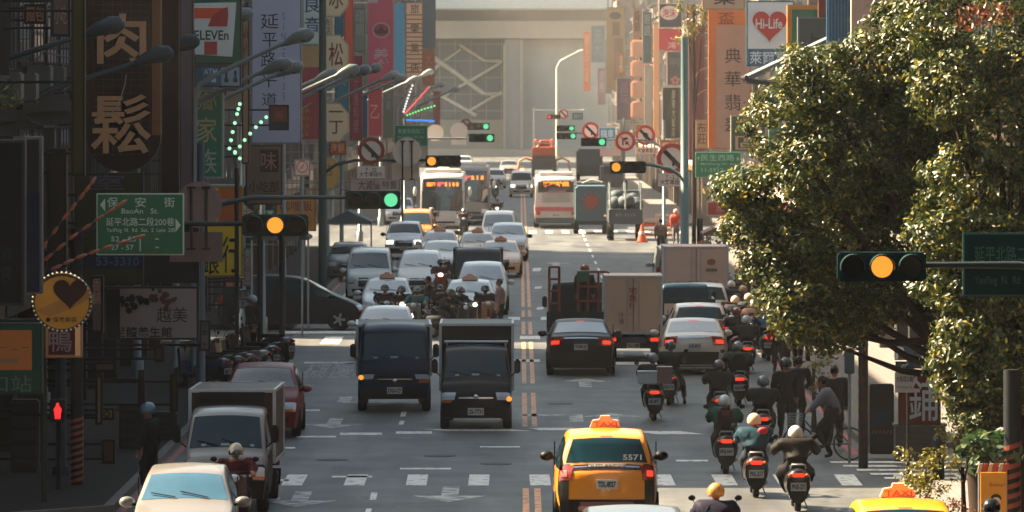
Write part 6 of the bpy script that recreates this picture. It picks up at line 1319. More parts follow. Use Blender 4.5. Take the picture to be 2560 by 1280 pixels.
# ================================================================= PEOPLE AND SCOOTERS
SKIN = mat('8a5c44', rough=.5, var=.08); SHOE = mat('121416', rough=.5); HAIR = mat('0e0c0b', rough=.5)
def human(name, joints, top, pants, root=None, loc=(0, 0, 0), rz=0, sleeve=True, bulk=1.1, headdir=(0, 1, 0), helmet=None, hair=True, mask=None, skirt=None, tr=.6):
    """one continuous skinned body; joints: dict of points"""
    J = {k: Vector(v) for k, v in joints.items()}
    V = []; R = []; E = []; tagm = []
    def add(p, r, par, t): V.append(Vector(p)); R.append(r); tagm.append(t); i = len(V)-1; (E.append((par, i)) if par is not None else None); return i
    b = bulk*1.25
    J['shl'] = J['shl']+(J['shl']-J['shr'])*.10; J['shr'] = J['shr']+(J['shr']-J['shl'])*.09
    ride = J['pel'].z < .9
    pel = add(J['pel'], .135*b, None, 'p'); w0 = add(J['pel']+Vector((0, 0, .07)), (.19 if ride else .14)*b, pel, 't'); wst = add(J['pel'].lerp(J['chest'], .6), (.185 if ride else .145)*b, w0, 't'); ch = add(J['chest'], .165*b, wst, 't')
    nk = add(J['neck'], .062, ch, 't'); hd0 = add(J['neck'].lerp(J['head'], .45), .055, nk, 's')
    for sd in ('l', 'r'):
        sh = add(J['sh'+sd], .088*b, ch, 't'); el0 = add(J['sh'+sd].lerp(J['el'+sd], .5), .074*b, sh, 't'); el = add(J['el'+sd], .062*b, el0, 't')
        w = J['hand'+sd]; wr = add(J['el'+sd].lerp(w, .85), .036*b if sleeve else .028, el, 't' if sleeve else 's')
        pm = add(w, .036, wr, 's'); d = (w-J['el'+sd]).normalized(); side = d.cross(Vector((0, 0, 1)))
        if side.length < .2: side = Vector((0, 1, 0))
        side.normalize(); curl = Vector((0, 0, -.02))
        for k, (o, ln) in enumerate(((-.030, .060), (-.010, .072), (.010, .068), (.030, .052))):
            f1 = add(w+d*.045+side*o, .011, pm, 's'); add(w+d*(.045+ln*.6)+side*o+curl, .0095, f1, 's')
        t1 = add(w+side*(-.045)+d*.02, .012, pm, 's')
        hp = add(J['hip'+sd], .098*b, pel, 'p'); kn0 = add(J['hip'+sd].lerp(J['kn'+sd], .5), .082*b, hp, 'p'); kn = add(J['kn'+sd], .062*b, kn0, 'p')
        cf = add(J['kn'+sd].lerp(J['ft'+sd], .45), .056*b, kn, 'p'); an = add(J['ft'+sd], .042, cf, 'p')
        fd = Vector(J.get('toe', (0, .14, -.05))); add(J['ft'+sd]+fd, .036, an, 'h')
    me = bpy.data.meshes.new('b'); me.from_pydata(V, E, [])
    bm = bmesh.new(); bm.from_mesh(me); sk = bm.verts.layers.skin.verify(); bm.verts.ensure_lookup_table()
    for i, v in enumerate(bm.verts): v[sk].radius = (R[i], R[i]); v[sk].use_root = (i == 0)
    bm.to_mesh(me); bm.free()
    o = bpy.data.objects.new('tmp', me); COL.objects.link(o); md = o.modifiers.new('s', 'SKIN'); md.branch_smoothing = .3; md.use_smooth_shade = True
    sb = o.modifiers.new('u', 'SUBSURF'); sb.levels = 1; sb.render_levels = 1
    dg = bpy.context.evaluated_depsgraph_get(); ev = bpy.data.meshes.new_from_object(o.evaluated_get(dg)); bpy.data.objects.remove(o)
    mb = MB(); TM = mat(top, rough=.75, var=.2, scale=4); PM = mat(pants, rough=.8, var=.2, scale=4)
    mm = {'t': TM, 'p': PM, 's': SKIN, 'h': SHOE}
    segs = [(V[a], V[b_], tagm[b_]) for a, b_ in E]
    groups = {}
    for p in ev.polygons:
        c = p.center; best = None; bd = 9
        for a, b_, t in segs:
            ab = b_-a; q = max(0, min(1, (c-a).dot(ab)/max(ab.length_squared, 1e-9))); dd = (c-(a+ab*q)).length
            if dd < bd: bd = dd; best = t
        groups.setdefault(best, []).append(tuple(p.vertices))
    vs = [v.co.copy() for v in ev.vertices]
    from mathutils import noise
    for v in ev.vertices:
        if v.co.z < J['neck'].z+.02:
            q = noise.noise(v.co*9+V[0]*3)+.6*noise.noise(v.co*21); vs[v.index] += v.normal*q*.022*b
    mb.v = [tuple(v) for v in vs]
    for t, fs in groups.items():
        i = mb.mi(mm[t])
        for f in fs: mb.f.append(f); mb.m.append(i); mb.sm.append(True)
    bpy.data.meshes.remove(ev)
    hd = J['head']; f = Vector(headdir).normalized(); Mx = Matrix.Translation(hd) @ f.to_track_quat('Y', 'Z').to_matrix().to_4x4()
    mb.ell((0, 0, 0), (.078, .098, .118), SKIN, n=14, k=10, M=Mx)
    mb.ell((0, .098, -.01), (.014, .02, .024), SKIN, n=8, k=5, M=Mx)               # nose
    for s_ in (-1, 1):
        mb.ell((s_*.03, .088, .012), (.014, .012, .008), mat('1a1412'), n=8, k=5, M=Mx); mb.ell((s_*.079, -.0, -.005), (.012, .02, .03), SKIN, n=8, k=5, M=Mx)
    mb.ell((0, .09, -.055), (.024, .01, .007), mat('6a2c28'), n=8, k=4, M=Mx)
    body = mb.build(name, root, loc if root is None else None, rz if root is None else 0)
    base = body
    if helmet:
        m = MB(); hm = mat(helmet, rough=.25, coat=.4, var=.15); m.ell((0, -.01, .02), (.138, .158, .145), hm, n=18, k=10, M=Mx, zmin=-.45); h = m.build('helmet', base)
        m = MB(); m.ell((0, .03, .0), (.13, .145, .09), mat('1c2a32', rough=.08, coat=1), n=14, k=5, M=Mx, zmin=-.35, zmax=.8) if f.y*0 == 0 else None; m.build('visor', h)
    elif hair:
        m = MB(); m.ell((0, -.018, .025), (.09, .105, .115), HAIR, n=14, k=8, M=Mx, zmin=-.5); m.build('hair', base)
    if mask: m = MB(); m.ell((0, .035, -.045), (.07, .075, .045), mat(mask), n=12, k=6, M=Mx); m.build('face_mask', base)
    return body
RIDE = dict(pel=(0, -.12, .82), chest=(0, -.03, 1.08), neck=(0, .03, 1.24), head=(0, .09, 1.375), shl=(-.215, -.01, 1.19), shr=(.215, -.01, 1.19), ell=(-.30, .14, 1.04), elr=(.30, .14, 1.04), handl=(-.31, .40, 1.02), handr=(.31, .40, 1.02),
            hipl=(-.10, -.12, .78), hipr=(.10, -.12, .78), knl=(-.20, .28, .66), knr=(.20, .28, .66), ftl=(-.17, .30, .32), ftr=(.17, .30, .32))
STAND = dict(pel=(0, 0, .95), chest=(0, 0, 1.28), neck=(0, 0, 1.47), head=(0, .03, 1.62), shl=(-.18, 0, 1.41), shr=(.18, 0, 1.41), ell=(-.24, -.03, 1.14), elr=(.24, -.03, 1.14), handl=(-.24, .06, .88), handr=(.24, .06, .88),
             hipl=(-.095, 0, .9), hipr=(.095, 0, .9), knl=(-.10, .03, .5), knr=(.10, .02, .5), ftl=(-.11, 0, .08), ftr=(.11, 0, .08))
def pose(base, **k): d = dict(base); d.update(k); return d
def person(cx, gy, jo, top, pants, label, rz=0, group='people on foot', z=.003, Y=None, **kw):
    x, y, _ = at(cx, gy)
    if Y: y = Y; x = W(cx, Y)
    o = human('person', jo, top, pants, None, (x, y, z), rz, **kw); return tag(o, label, 'person', group)
def scooter(loc, rz, col, label, front_on=False, box=None, tail_on=True, plt='MKP-312', lean=0, group='scooters on the road', acc=None):
    r = thing('scooter', label, 'scooter', loc, rz, group); pm = mat(col, rough=.3, coat=.7, var=.1); pb = mat(acc or '16191c', rough=.4)
    for y, nm in ((-.62, 'wheel'), (.66, 'wheel')):
        ty, rm = wheel_mesh(.24, .11); o = bpy.data.objects.new(nm, ty); COL.objects.link(o); o.parent = r; o.location = (0, y, .24); q = bpy.data.objects.new('rim', rm); COL.objects.link(q); q.parent = o
    m = MB()   # rear body
    secs = [(-.93, .11, .64, .11), (-.86, .19, .58, .20), (-.70, .235, .52, .27), (-.45, .24, .50, .28), (-.1, .20, .50, .24), (.12, .14, .44, .16)]
    vs = []; fs = []; N = 12
    for (y, w, zc, h) in secs:
        for k in range(N): a = 2*PI*k/N; vs.append((w*math.cos(a)*1.05, y, zc+h*math.sin(a)))
    for i in range(len(secs)-1):
        for k in range(N): fs.append((i*N+k, i*N+(k+1) % N, (i+1)*N+(k+1) % N, (i+1)*N+k))
    fs += [tuple(range(N))[::-1], tuple((len(secs)-1)*N+k for k in range(N))]
    m.add(vs, fs, pm, True); m.box((0, .28, .32), (.34, .52, .08), pb, bev=.03); m.build('body', r)
    m = MB(); m.box((0, -.32, .80), (.28, .72, .1), mat('14120f', rough=.7), bev=.04); m.build('seat', r)
    m = MB(); m.prismx([(.46, .28), (.52, .28), (.60, .98), (.52, 1.02), (.48, .7)], -.2, .2, pm); m.box((0, .58, .98), (.3, .14, .16), pm, bev=.05); m.build('leg_shield', r)
    m = MB(); m.ell((0, .67, .97), (.10, .05, .07), HL_ON if front_on else LENS, n=12, k=6); m.build('headlight', r)
    m = MB(); m.tube([(-.34, .40, 1.03), (-.16, .48, 1.06), (.16, .48, 1.06), (.34, .40, 1.03)], .018, BLK, n=6); m.tube([(0, .5, 1.05), (0, .66, .3)], .03, pb, n=8); m.build('handlebar', r)
    for sd in (-1, 1):
        m = MB(); m.tube([(sd*.22, .46, 1.06), (sd*.34, .44, 1.24)], .007, BLK, n=5); m.ell((sd*.36, .44, 1.28), (.06, .015, .045), BLK, n=10, k=5); m.build('side_mirror', r)
    m = MB(); m.tube([(0, .5, .42), (0, .66, .5), (0, .86, .44)], [.05, .07, .04], pm, n=8); m.build('front_mudguard', r)
    m = MB(); m.box((0, -.95, .67), (.24, .05, .075), RED_ON if tail_on else RED_OFF, bev=.02); t = m.build('taillight', r)
    for sd in (-1, 1): m = MB(); m.ell((sd*.155, -.93, .67), (.035, .03, .03), AMB, n=8, k=5); m.build('indicator', t)
    m = MB(); m.prism([(-.2, .62), (-.21, .45), (-.15, .26), (-.07, .17), (.07, .17), (.15, .26), (.21, .45), (.2, .62)], -.925, -.80, BLK); m.build('rear_mudguard', r); plate(r, -.94, .46, plt, -1, .28, .15, bc='9a9a98')
    m = MB(); m.cyl((.16, -.85, .3), (.16, -.45, .28), .05, STEEL, n=10); m.tube([(-.12, -.5, .24), (-.12, -.66, .5)], .03, STEEL); m.build('exhaust', r)
    m = MB(); m.tube([(-.14, -.75, .78), (-.12, -.95, .86), (.12, -.95, .86), (.14, -.75, .78)], .014, STEEL, n=6); m.build('grab_rail', r)
    m = MB(); m.tube([(.1, .05, .3), (.2, .0, .02)], .012, BLK, n=5); m.build('stand', r)
    if box:
        for (x, c, w, h) in box: m = MB(); m.box((x, -.72, .86+h/2), (w, .4, h), mat(c, rough=.5), bev=.02); m.box((x, -.72, .86+h), (w*1.03, .42, .03), mat(c, rough=.4)); m.build('luggage_box', r)
    return r
def rider(cx, gy, rz, col, top, pants, helmet, lab_p, lab_s, jo=None, Y=None, **kw):
    x, y, z = at(cx, gy)
    sk = {k: kw.pop(k) for k in ('front_on', 'box', 'tail_on', 'plt', 'acc') if k in kw}
    g = kw.pop('g', 'scooter riders on the right')
    scooter((x, y, z), rz, col, lab_s, group='scooters on the right' if x > 0 else 'scooters on the left', **sk)
    o = human('person', jo or RIDE, top, pants, None, (x, y, z), rz, helmet=helmet, **kw); return tag(o, lab_p, 'person', g)
LEANL = pose(RIDE, ftl=(-.34, .0, .07), knl=(-.30, .16, .48))
LEANR = pose(RIDE, ftr=(.34, .0, .07), knr=(.30, .16, .48))
WIDE = pose(RIDE, ell=(-.40, .06, 1.06), elr=(.40, .06, 1.06), handl=(-.36, .38, 1.0), handr=(.36, .38, 1.0), chest=(0, .02, 1.08), neck=(0, .10, 1.22), head=(0, .18, 1.34), knl=(-.30, .26, .66), knr=(.30, .26, .66))
# right cluster, nearest first
rider(1990, 1272, 0, '1a1a18', '15140f', '16171c', 'c8c4bc', 'rider in black with wide elbows and a white striped black helmet', 'black scooter with cream flanks, nearest of the right cluster', jo=WIDE, plt='PNX-271', acc='8a7850', bulk=1.12)
rider(1886, 1238, 0, '2a1c1c', '0c3440', '1c2630', 'd8b48c', 'rider in a teal jacket with a red patch and a cream helmet', 'dark red scooter carrying the rider in the teal jacket', plt='PNL-217', bulk=1.15)
rider(1812, 1180, 0, '1c2022', '0a3c34', '1a2024', '9aa4a4', 'rider in a green jacket with a silver grey helmet', 'black scooter with a bright red taillight under the green jacketed rider', plt='M2J-664', bulk=1.12)
rider(1908, 1120, -.05, '14181a', '0e1114', '121518', '4a5458', 'rider in black with a grey helmet beyond the green jacketed one', 'black scooter carrying the rider with the grey helmet', plt='PKC-802', bulk=1.15)
rider(1797, 1070, 0, '1a1618', '10151a', '12161a', '4a3c48', 'rider in dark clothes with a plum helmet at the left of the right cluster', 'dark scooter with a red taillight at the left of the right cluster', plt='MGY-775')
rider(1845, 1012, 0, '20282c', '1e2a26', '161b1f', '5a686c', 'broad rider in an olive green jacket with a grey helmet', 'dark scooter carrying the broad rider in olive green', plt='AAD-938', bulk=1.25)
rider(1632, 1048, .02, '14181a', '12181c', '14181c', '5c6468', 'rider with a grey helmet carrying two boxes behind the seat', 'black scooter loaded with a white box and a cardboard box', plt='681-MYC', box=[(-.16, 'b0b4b4', .44, .28), (.24, '7a5a50', .34, .38)])
rider(1676, 1010, -.08, '12161a', '11171c', '14181e', '2c3840', 'rider in navy with one foot down right of the box carrying scooter', 'dark scooter half hidden by the box carrying one', jo=LEANR, plt='NQA-118', bulk=1.1)
rider(1790, 1458, 0, '2a2830', '141428', '14161c', 'a07838', 'rider in dark violet with a gold and white helmet at the bottom edge', 'scooter cut off by the bottom edge under the gold helmet', plt='EMB-008', bulk=1.2)
rider(1866, 930, 0, '1a2026', '161c24', '14181c', 'a8aeb0', 'rider in navy with a white helmet stopped beyond the olive jacket', 'scooter with a red taillight beyond the olive jacketed rider', plt='NTT-500')
rider(1915, 900, .05, '2c2c30', '0c4c66', '202428', 'd0c8b8', 'rider in a bright blue jacket near the sunlit kerb', 'scooter under the rider in the bright blue jacket', plt='NTA-204')
rider(1838, 868, 0, '24282c', '1a222a', '181c22', 'c0a890', 'rider in dark navy at the back of the crowd, right of the white hatchback', 'scooter at the back of the crowd right of the white hatchback')
for o_ in list(bpy.data.objects):
    lb_ = o_.get('label') or ''
    if lb_.startswith('rider in a green jacket'): m = MB(); m.box((0, -.30, 1.08), (.3, .16, .42), mat('241418', rough=.8), bev=.06); m.box((0, -.385, 1.2), (.14, .02, .1), mat('5c1c20')); m.build('backpack', o_)
    if lb_.startswith('rider in a teal jacket'): m = MB(); m.ell((.15, -.22, 1.22), (.1, .04, .07), mat('c02430'), n=10, k=6); m.build('red_patch', o_)
    if lb_.startswith('broad rider'): m = MB(); m.box((0, -.36, 1.02), (.34, .16, .4), mat('181e1c', rough=.8), bev=.06); m.build('backpack', o_)
rr = random.Random(11)
cl = ['navy', 'brown', 'grey', 'plum', 'dark green', 'charcoal']; ch_ = ['1a2434', '3a2a22', '3c4246', '34222e', '1e3028', '1c1e22']; hh = [('white', 'c8c4bc'), ('tan', 'a88460'), ('silver', '9aa0a0'), ('pink', 'b87c74'), ('cream', 'c8b898'), ('blue', '3a5a78')]
for i, (cx, gy) in enumerate(((1828, 820), (1858, 835), (1890, 846), (1872, 812), (1905, 828), (1850, 798))):
    rider(cx, gy, rr.uniform(-.15, .15), '20242a', ch_[i], '1a1d22', hh[i][1], 'waiting rider in %s with a %s helmet in the far right crowd' % (cl[i], hh[i][0]), 'scooter under the %s helmeted rider in the far right crowd' % hh[i][0])
for i, (cx, gy, tp, hm_, tn, hn, pl) in enumerate(((1884, 880, '2c1c18', 'b8b0a4', 'brown', 'off white', 'beside the rider in bright blue'), (1842, 905, '1a1e28', '7a3030', 'dark blue', 'dull red', 'just right of the pearl sedan'), (1872, 860, '28302c', 'c0b090', 'grey green', 'sand', 'just beyond the bright blue rider'),
     (1828, 800, '302428', 'a0a8a8', 'dusky red', 'grey', 'rear left of the crowd'), (1896, 808, '1c2c34', 'c89878', 'petrol blue', 'peach', 'rear right of the crowd'), (1868, 786, '2a2a22', 'b8b8b0', 'khaki', 'pale grey', 'farthest back in the crowd'), (1846, 778, '1e1e24', '885040', 'black', 'rust', 'at the back left of the crowd'))):
    rider(cx, gy, rr.uniform(-.12, .12), ['20242a', '3a1c1c', '20303c'][i % 3], tp, '15181c', hm_, 'rider in %s with a %s helmet %s' % (tn, hn, pl), 'scooter under the rider in %s with the %s helmet' % (tn, hn), bulk=1.15, tail_on=i % 2 == 0)
# pedestrians right
person(1964, 1098, pose(STAND, ell=(-.25, .0, 1.12), handl=(-.18, .14, 1.0)), '14171a', '101316', 'tall person in a black coat standing at the kerb, left of a pair', helmet='2a3034', bulk=1.1)
person(1994, 1088, pose(STAND, elr=(.28, .02, 1.14), handr=(.2, .2, 1.05), head=(.03, .04, 1.60)), '16161a', '121418', 'person in black with bushy hair standing at the kerb, right of a pair', bulk=1.05)
person(2086, 1120, pose(STAND), '0c0f12', '0c0e10', 'large dark figure standing behind the cyclist', bulk=1.35)
person(1946, 935, pose(STAND), '8a1c18', '2a1814', 'person in a red jacket on the sunlit pavement', bulk=1.1)
person(1978, 930, pose(STAND), '3a1a14', '1c1414', 'person in dark brown beside the one in the red jacket', bulk=1.1)
person(2010, 915, pose(STAND), '4a4038', '242424', 'grey brown dressed person on the pavement near the tree', bulk=1.2)
# cyclist
x, y, z = at(2062, 1150); bc = thing('bicycle', 'dark city bicycle with a front basket ridden beside the pavement at right', 'bicycle', (x, y, z), PI*.42)
def spoke(y0):
    m = MB(); R_ = .33
    m.tube([(0, y0+R_*math.cos(t), .34+R_*math.sin(t)) for t in [2*PI*i/28 for i in range(29)]], .02, RUB, n=6, caps=False)
    for i in range(14): t = PI*i/7; m.tube([(0, y0, .34), (0, y0+R_*math.cos(t), .34+R_*math.sin(t))], .003, STEEL, n=4)
    return m
spoke(-.52).build('wheel', bc); spoke(.55).build('wheel', bc); fm_ = mat('2c343a', rough=.3, coat=.5)
m = MB(); m.tube([(0, .55, .34), (0, .42, .92)], .018, fm_); m.tube([(0, .44, .82), (0, -.05, .32), (0, -.52, .34)], .018, fm_); m.tube([(0, -.05, .32), (0, -.2, .85)], .018, fm_); m.tube([(0, -.52, .34), (0, -.17, .72)], .012, fm_); m.build('frame', bc)
m = MB(); m.tube([(-.28, .28, 1.0), (0, .4, .98), (.28, .28, 1.0)], .012, BLK); m.tube([(0, .42, .9), (0, .4, .98)], .015, BLK); m.build('handlebar', bc)
m = MB(); m.ell((0, -.22, .9), (.1, .14, .05), BLK, n=12, k=6); m.build('saddle', bc)
m = MB()
for k in range(5): m.tube([(-.17, .5, .7+k*.06), (.17, .5, .7+k*.06), (.17, .75, .7+k*.06), (-.17, .75, .7+k*.06), (-.17, .5, .7+k*.06)], .006, STEEL, n=4)
for q in range(5): m.tube([(-.17+q*.085, .5, .7), (-.17+q*.085, .5, .95)], .005, STEEL, n=4); m.tube([(-.17+q*.085, .75, .7), (-.17+q*.085, .75, .95)], .005, STEEL, n=4)
m.build('basket', bc)
cyj = pose(RIDE, pel=(0, -.2, 1.0), chest=(0, -.08, 1.28), neck=(0, .02, 1.45), head=(0, .07, 1.6), shl=(-.18, -.04, 1.40), shr=(.18, -.04, 1.40), ell=(-.26, .1, 1.2), elr=(.26, .1, 1.2), handl=(-.28, .28, 1.04), handr=(.28, .28, 1.04), hipl=(-.1, -.18, .95), hipr=(.1, -.18, .95), knl=(-.12, .12, .62), knr=(.12, .04, .52), ftl=(-.12, -.02, .3), ftr=(.12, -.1, .1))
tag(human('person', cyj, '5a5c66', '14161a', None, (x, y, z), PI*.42), 'cyclist in a grey jacket on the dark bicycle at right', 'person', 'people on foot')
# worker on the truck, flagman
person(1462, 884, pose(STAND), '1a1418', '101214', 'worker standing on the dark truck among the rusty frames', z=.86, Y=G(884)-1.2, helmet='7a3428')
person(1690, 610, pose(STAND, elr=(.32, .02, 1.2), handr=(.42, .1, 1.3)), 'c8402c', '6a6468', 'road worker in an orange vest and helmet by the blue green pole', helmet='d8a08c')
person(1652, 640, pose(STAND), '8a7460', '4a4440', 'person in tan beside the works barriers', hair=True)
# left cluster facing the camera
gl_ = 'scooter riders waiting on the left'
rider(590, 1330, PI, '3a0e14', '4a1018', '14161a', 'a89a80', 'rider in a dark red jacket with a cream helmet and green mask at bottom left', 'red scooter facing us at the bottom left corner', g=gl_, mask='2c5a50', tail_on=False, bulk=1.1)
rider(1102, 752, PI, '8a3020', '5a1420', '1a1c20', '3a3c44', 'rider in a wine red jacket between the white minivan and the silver one', 'scooter with a glowing headlight under the wine red jacket', g=gl_, front_on=True)
LC = [(962, 832, '1c1e24', '10141a', '22282e', 'black jacket and black helmet at the left end of the waiting line', 'leftmost dark scooter of the waiting line', 0), (1004, 836, '8a4a28', '181c22', '2a2c30', 'charcoal jacket second from the left in the waiting line', 'orange fronted scooter second from the left in the waiting line', 1),
      (1044, 838, '5a5c5c', '14585c', '3c4a48', 'bright teal raincoat in the waiting line', 'grey scooter under the teal raincoat', 0), (1098, 832, '16181c', '141a20', '1c2228', 'black hooded jacket in the middle of the waiting line', 'black scooter in the middle of the waiting line', 1),
      (1146, 838, '1a2430', '161c24', '30383c', 'navy jacket beside the big dark scooter', 'big dark scooter turned sideways in the waiting line', 1), (1212, 834, 'a8683c', '0e1418', '141a20', 'black jacket on the orange scooter in front of the pink lit taxi', 'orange scooter in front of the taxi with the pink roof light', 0)]
LC += [(1076, 822, '20242a', '1a1c22', '2c3036', 'dark hooded coat just behind the middle of the waiting line', 'grey scooter just behind the middle of the waiting line', 1), 
       (1122, 846, '0e1216', '141a22', '101418', 'dark blue coat on the frontmost scooter of the line', 'frontmost long dark scooter of the waiting line turned sideways', 0)]
for i, (cx, gy, sc, tp, hm_, l1, l2, on_) in enumerate(LC):
    rider(cx, gy, PI+(.9 if 'sideways' in l2 else rr.uniform(-.2, .2)), sc, tp, '12151a', hm_, 'rider in a '+l1, l2, g=gl_, front_on=bool(on_), tail_on=False, bulk=1.12, jo=LEANL if i % 2 else RIDE)
person(1250, 836, pose(STAND, knl=(-.12, .22, .52), ftl=(-.12, .32, .10), knr=(.1, -.02, .5), ftr=(.1, -.3, .12)), '7a5a5c', '181a1e', 'pedestrian in a dusty pink jacket striding in front of the queue', rz=PI*.5)
person(1072, 828, pose(STAND), '1c2024', '14181c', 'dark dressed pedestrian crossing before the white taxis', rz=PI*.5)
rider(1243, 562, PI, '1c2226', '20282a', '15181c', '2c3034', 'rider in black riding towards us right of the second bus', 'scooter with a white glowing headlight right of the second bus', g=gl_, front_on=True)
rider(1160, 592, PI, '22282c', '28302c', '15181c', '3c4444', 'rider in dark green riding towards us before the front bus', 'dark scooter with round white mirrors before the front bus', g=gl_)
rider(1238, 500, PI, '2c4034', '34423c', '20242a', 'b8b4a8', 'hazy rider with a pale helmet farthest behind the second bus', 'hazy scooter farthest behind the second bus', g=gl_, front_on=True)
rider(1080, 590, PI, '6a4a2c', '2c2420', '1a1a1c', '8a6a40', 'rider in brown with an amber lit scooter beside the ochre van', 'amber lit scooter beside the ochre yellow van', g=gl_)
# left pavement: people and parked scooters
person(632, 908, pose(STAND), '1c2624', '121618', 'person in dark green with a white helmet on the left pavement', z=.14, helmet='8a8e8c', rz=PI*.7)
person(372, 1268, pose(STAND), '101418', '0c0f12', 'dim figure with a pale blue helmet in the dark left arcade', z=.14, helmet='4c6478', rz=PI*.3)
for i, (cx, gy, c, rz_) in enumerate(((500, 985, '1a2c48', .9), (528, 978, '16202a', 1.1), (560, 972, '2a2e34', 1.0), (590, 962, '5a504a', 1.2), (620, 948, '14181e', 1.0), (655, 925, '24282c', 1.1))):
    x, y, z = at(cx, gy)
    scooter((x, y, .14), rz_+PI/2*0, c, ['navy blue scooter parked nearest on the left pavement', 'dark scooter parked second on the left pavement', 'charcoal scooter parked third on the left pavement', 'tan grey scooter parked fourth on the left pavement', 'black scooter parked fifth beside the standing person', 'grey black scooter parked last on the left pavement'][i], tail_on=False, group='scooters parked on the left pavement')
x, y, z = at(2462, 1420)
person(2478, 1560, pose(STAND), '181a1c', '101214', 'person with a dark helmet at the very bottom right', helmet='14181a')
# ================================================================= TREES AND SHRUBS (leaf by leaf)
def leafmat(c1, c2, c3, rough=.4, tr=.3):
    m = bpy.data.materials.new('leaf'); m.use_nodes = True; n = m.node_tree.nodes; l = m.node_tree.links; b = n['Principled BSDF']
    g = n.new('ShaderNodeNewGeometry'); r = n.new('ShaderNodeValToRGB'); e = r.color_ramp.elements
    e[0].position = 0; e[0].color = (*c1, 1); e[1].position = 1; e[1].color = (*c3, 1); q = e.new(.8); q.color = (*c2, 1)
    l.new(g.outputs['Random Per Island'], r.inputs[0]); l.new(r.outputs[0], b.inputs['Base Color']); b.inputs['Roughness'].default_value = rough
    b.inputs['Specular IOR Level'].default_value = .45
    t = n.new('ShaderNodeBsdfTranslucent'); l.new(r.outputs[0], t.inputs[0]); ms = n.new('ShaderNodeMixShader'); ms.inputs[0].default_value = tr
    l.new(b.outputs[0], ms.inputs[1]); l.new(t.outputs[0], ms.inputs[2]); l.new(ms.outputs[0], n['Material Output'].inputs[0]); return m
LEAF = leafmat((.014, .032, .008), (.055, .078, .011), (.34, .26, .03))
LEAFY = leafmat((.06, .07, .012), (.18, .16, .02), (.4, .3, .04)); LEAFR = leafmat((.06, .03, .01), (.16, .04, .014), (.3, .08, .02))
def leaves(blobs, per, size, m, seed, dens=26, rad=.34, keep=None):
    """blobs: (x,y,z,rx,ry,rz); clumps of leaves spread over the outer part of every blob"""
    rg = np.random.RandomState(seed); P = []; Nn = []
    for (bx, by, bz, rx, ry, rz) in blobs:
        nc = max(5, int(dens*(rx*ry+ry*rz+rx*rz)/3))
        for _ in range(nc):
            d = rg.normal(size=3); d /= np.linalg.norm(d); k = rg.uniform(.55, 1.04)**.6
            c = np.array((bx+d[0]*rx*k, by+d[1]*ry*k, bz+d[2]*rz*k)); rc = rad*rg.uniform(.6, 1.25); n = int(per*rg.uniform(.6, 1.3))
            q = rg.normal(size=(n, 3)); q /= np.linalg.norm(q, axis=1)[:, None]; q *= rg.uniform(.3, 1, (n, 1))
            P.append(c+q*rc*np.array((1, 1, .75))); Nn.append(q+d*.5+rg.normal(size=(n, 3))*.45+np.array((0, 0, .35)))
    P = np.vstack(P); Nn = np.vstack(Nn); Nn /= np.linalg.norm(Nn, axis=1)[:, None]
    if keep is not None: k = keep(P); P = P[k]; Nn = Nn[k]
    n = len(P); t = rg.normal(size=(n, 3)); t -= (t*Nn).sum(1)[:, None]*Nn; t /= np.linalg.norm(t, axis=1)[:, None]; bt = np.cross(Nn, t)
    s = size*rg.uniform(.65, 1.35, (n, 1)); fold = Nn*s*.12
    v = np.empty((n, 6, 3)); v[:, 0] = P-t*s; v[:, 1] = P-t*s*.2-bt*s*.42+fold; v[:, 2] = P+t*s*.45-bt*s*.36+fold; v[:, 3] = P+t*s; v[:, 4] = P+t*s*.45+bt*s*.36+fold; v[:, 5] = P-t*s*.2+bt*s*.42+fold
    me = bpy.data.meshes.new('crown'); base = (np.arange(n)*6)[:, None]
    f = np.concatenate([base+np.array([[0, 1, 2, 3]]), base+np.array([[0, 3, 4, 5]])], axis=1).reshape(-1, 4)
    me.vertices.add(n*6); me.vertices.foreach_set('co', v.reshape(-1)); me.loops.add(f.size); me.loops.foreach_set('vertex_index', f.reshape(-1).astype(np.int32))
    me.polygons.add(len(f)); me.polygons.foreach_set('loop_start', np.arange(0, f.size, 4, dtype=np.int32)); me.polygons.foreach_set('loop_total', np.full(len(f), 4, dtype=np.int32))
    me.materials.append(m); me.update(); me.validate(); return me
def tree(name, label, base, s, blobs, per, size, m, seed, trunk, tr=.2, dens=26, rad=.34, cat='tree', dy=1.0):
    """blobs as (px, py, r_px, depth offset, [ry scale])"""
    Y = S(s); X = W(base, Y); e = thing(name, label, cat, (X, Y, .1)); B = []
    for b in blobs:
        px, py, r, dyo = b[:4]; sy = b[4] if len(b) > 4 else 1; yy = Y+dyo; B.append((W(px, yy)-X, dyo, H(py, yy)-.1, r/s, r/s*1.0, r/s*sy))
    me = leaves(B, per, size, m, seed, dens, rad); o = bpy.data.objects.new('crown', me); COL.objects.link(o); o.parent = e
    bm_ = mat('2a211b', rough=.9, scale=8); t = MB()
    if trunk:
        top = Vector((trunk[0], .3, trunk[1])); mid = Vector((trunk[0]*.3, .1, trunk[1]*.55)); t.tube([(0, 0, -.1), (0, 0, .3), tuple(mid), tuple(top)], [tr*1.5, tr, tr*.8, tr*.55], bm_, n=10); t.build('trunk', e)
        t = MB()
        for i, b in enumerate(B):
            st = mid.lerp(top, (i % 4)/3); en = Vector(b[:3]); c = st.lerp(en, .5)+Vector((0, 0, -.15)); t.tube([tuple(st), tuple(c), tuple(en)], [tr*.45, tr*.28, tr*.1], bm_, n=6)
        t.build('limbs', e)
    return e
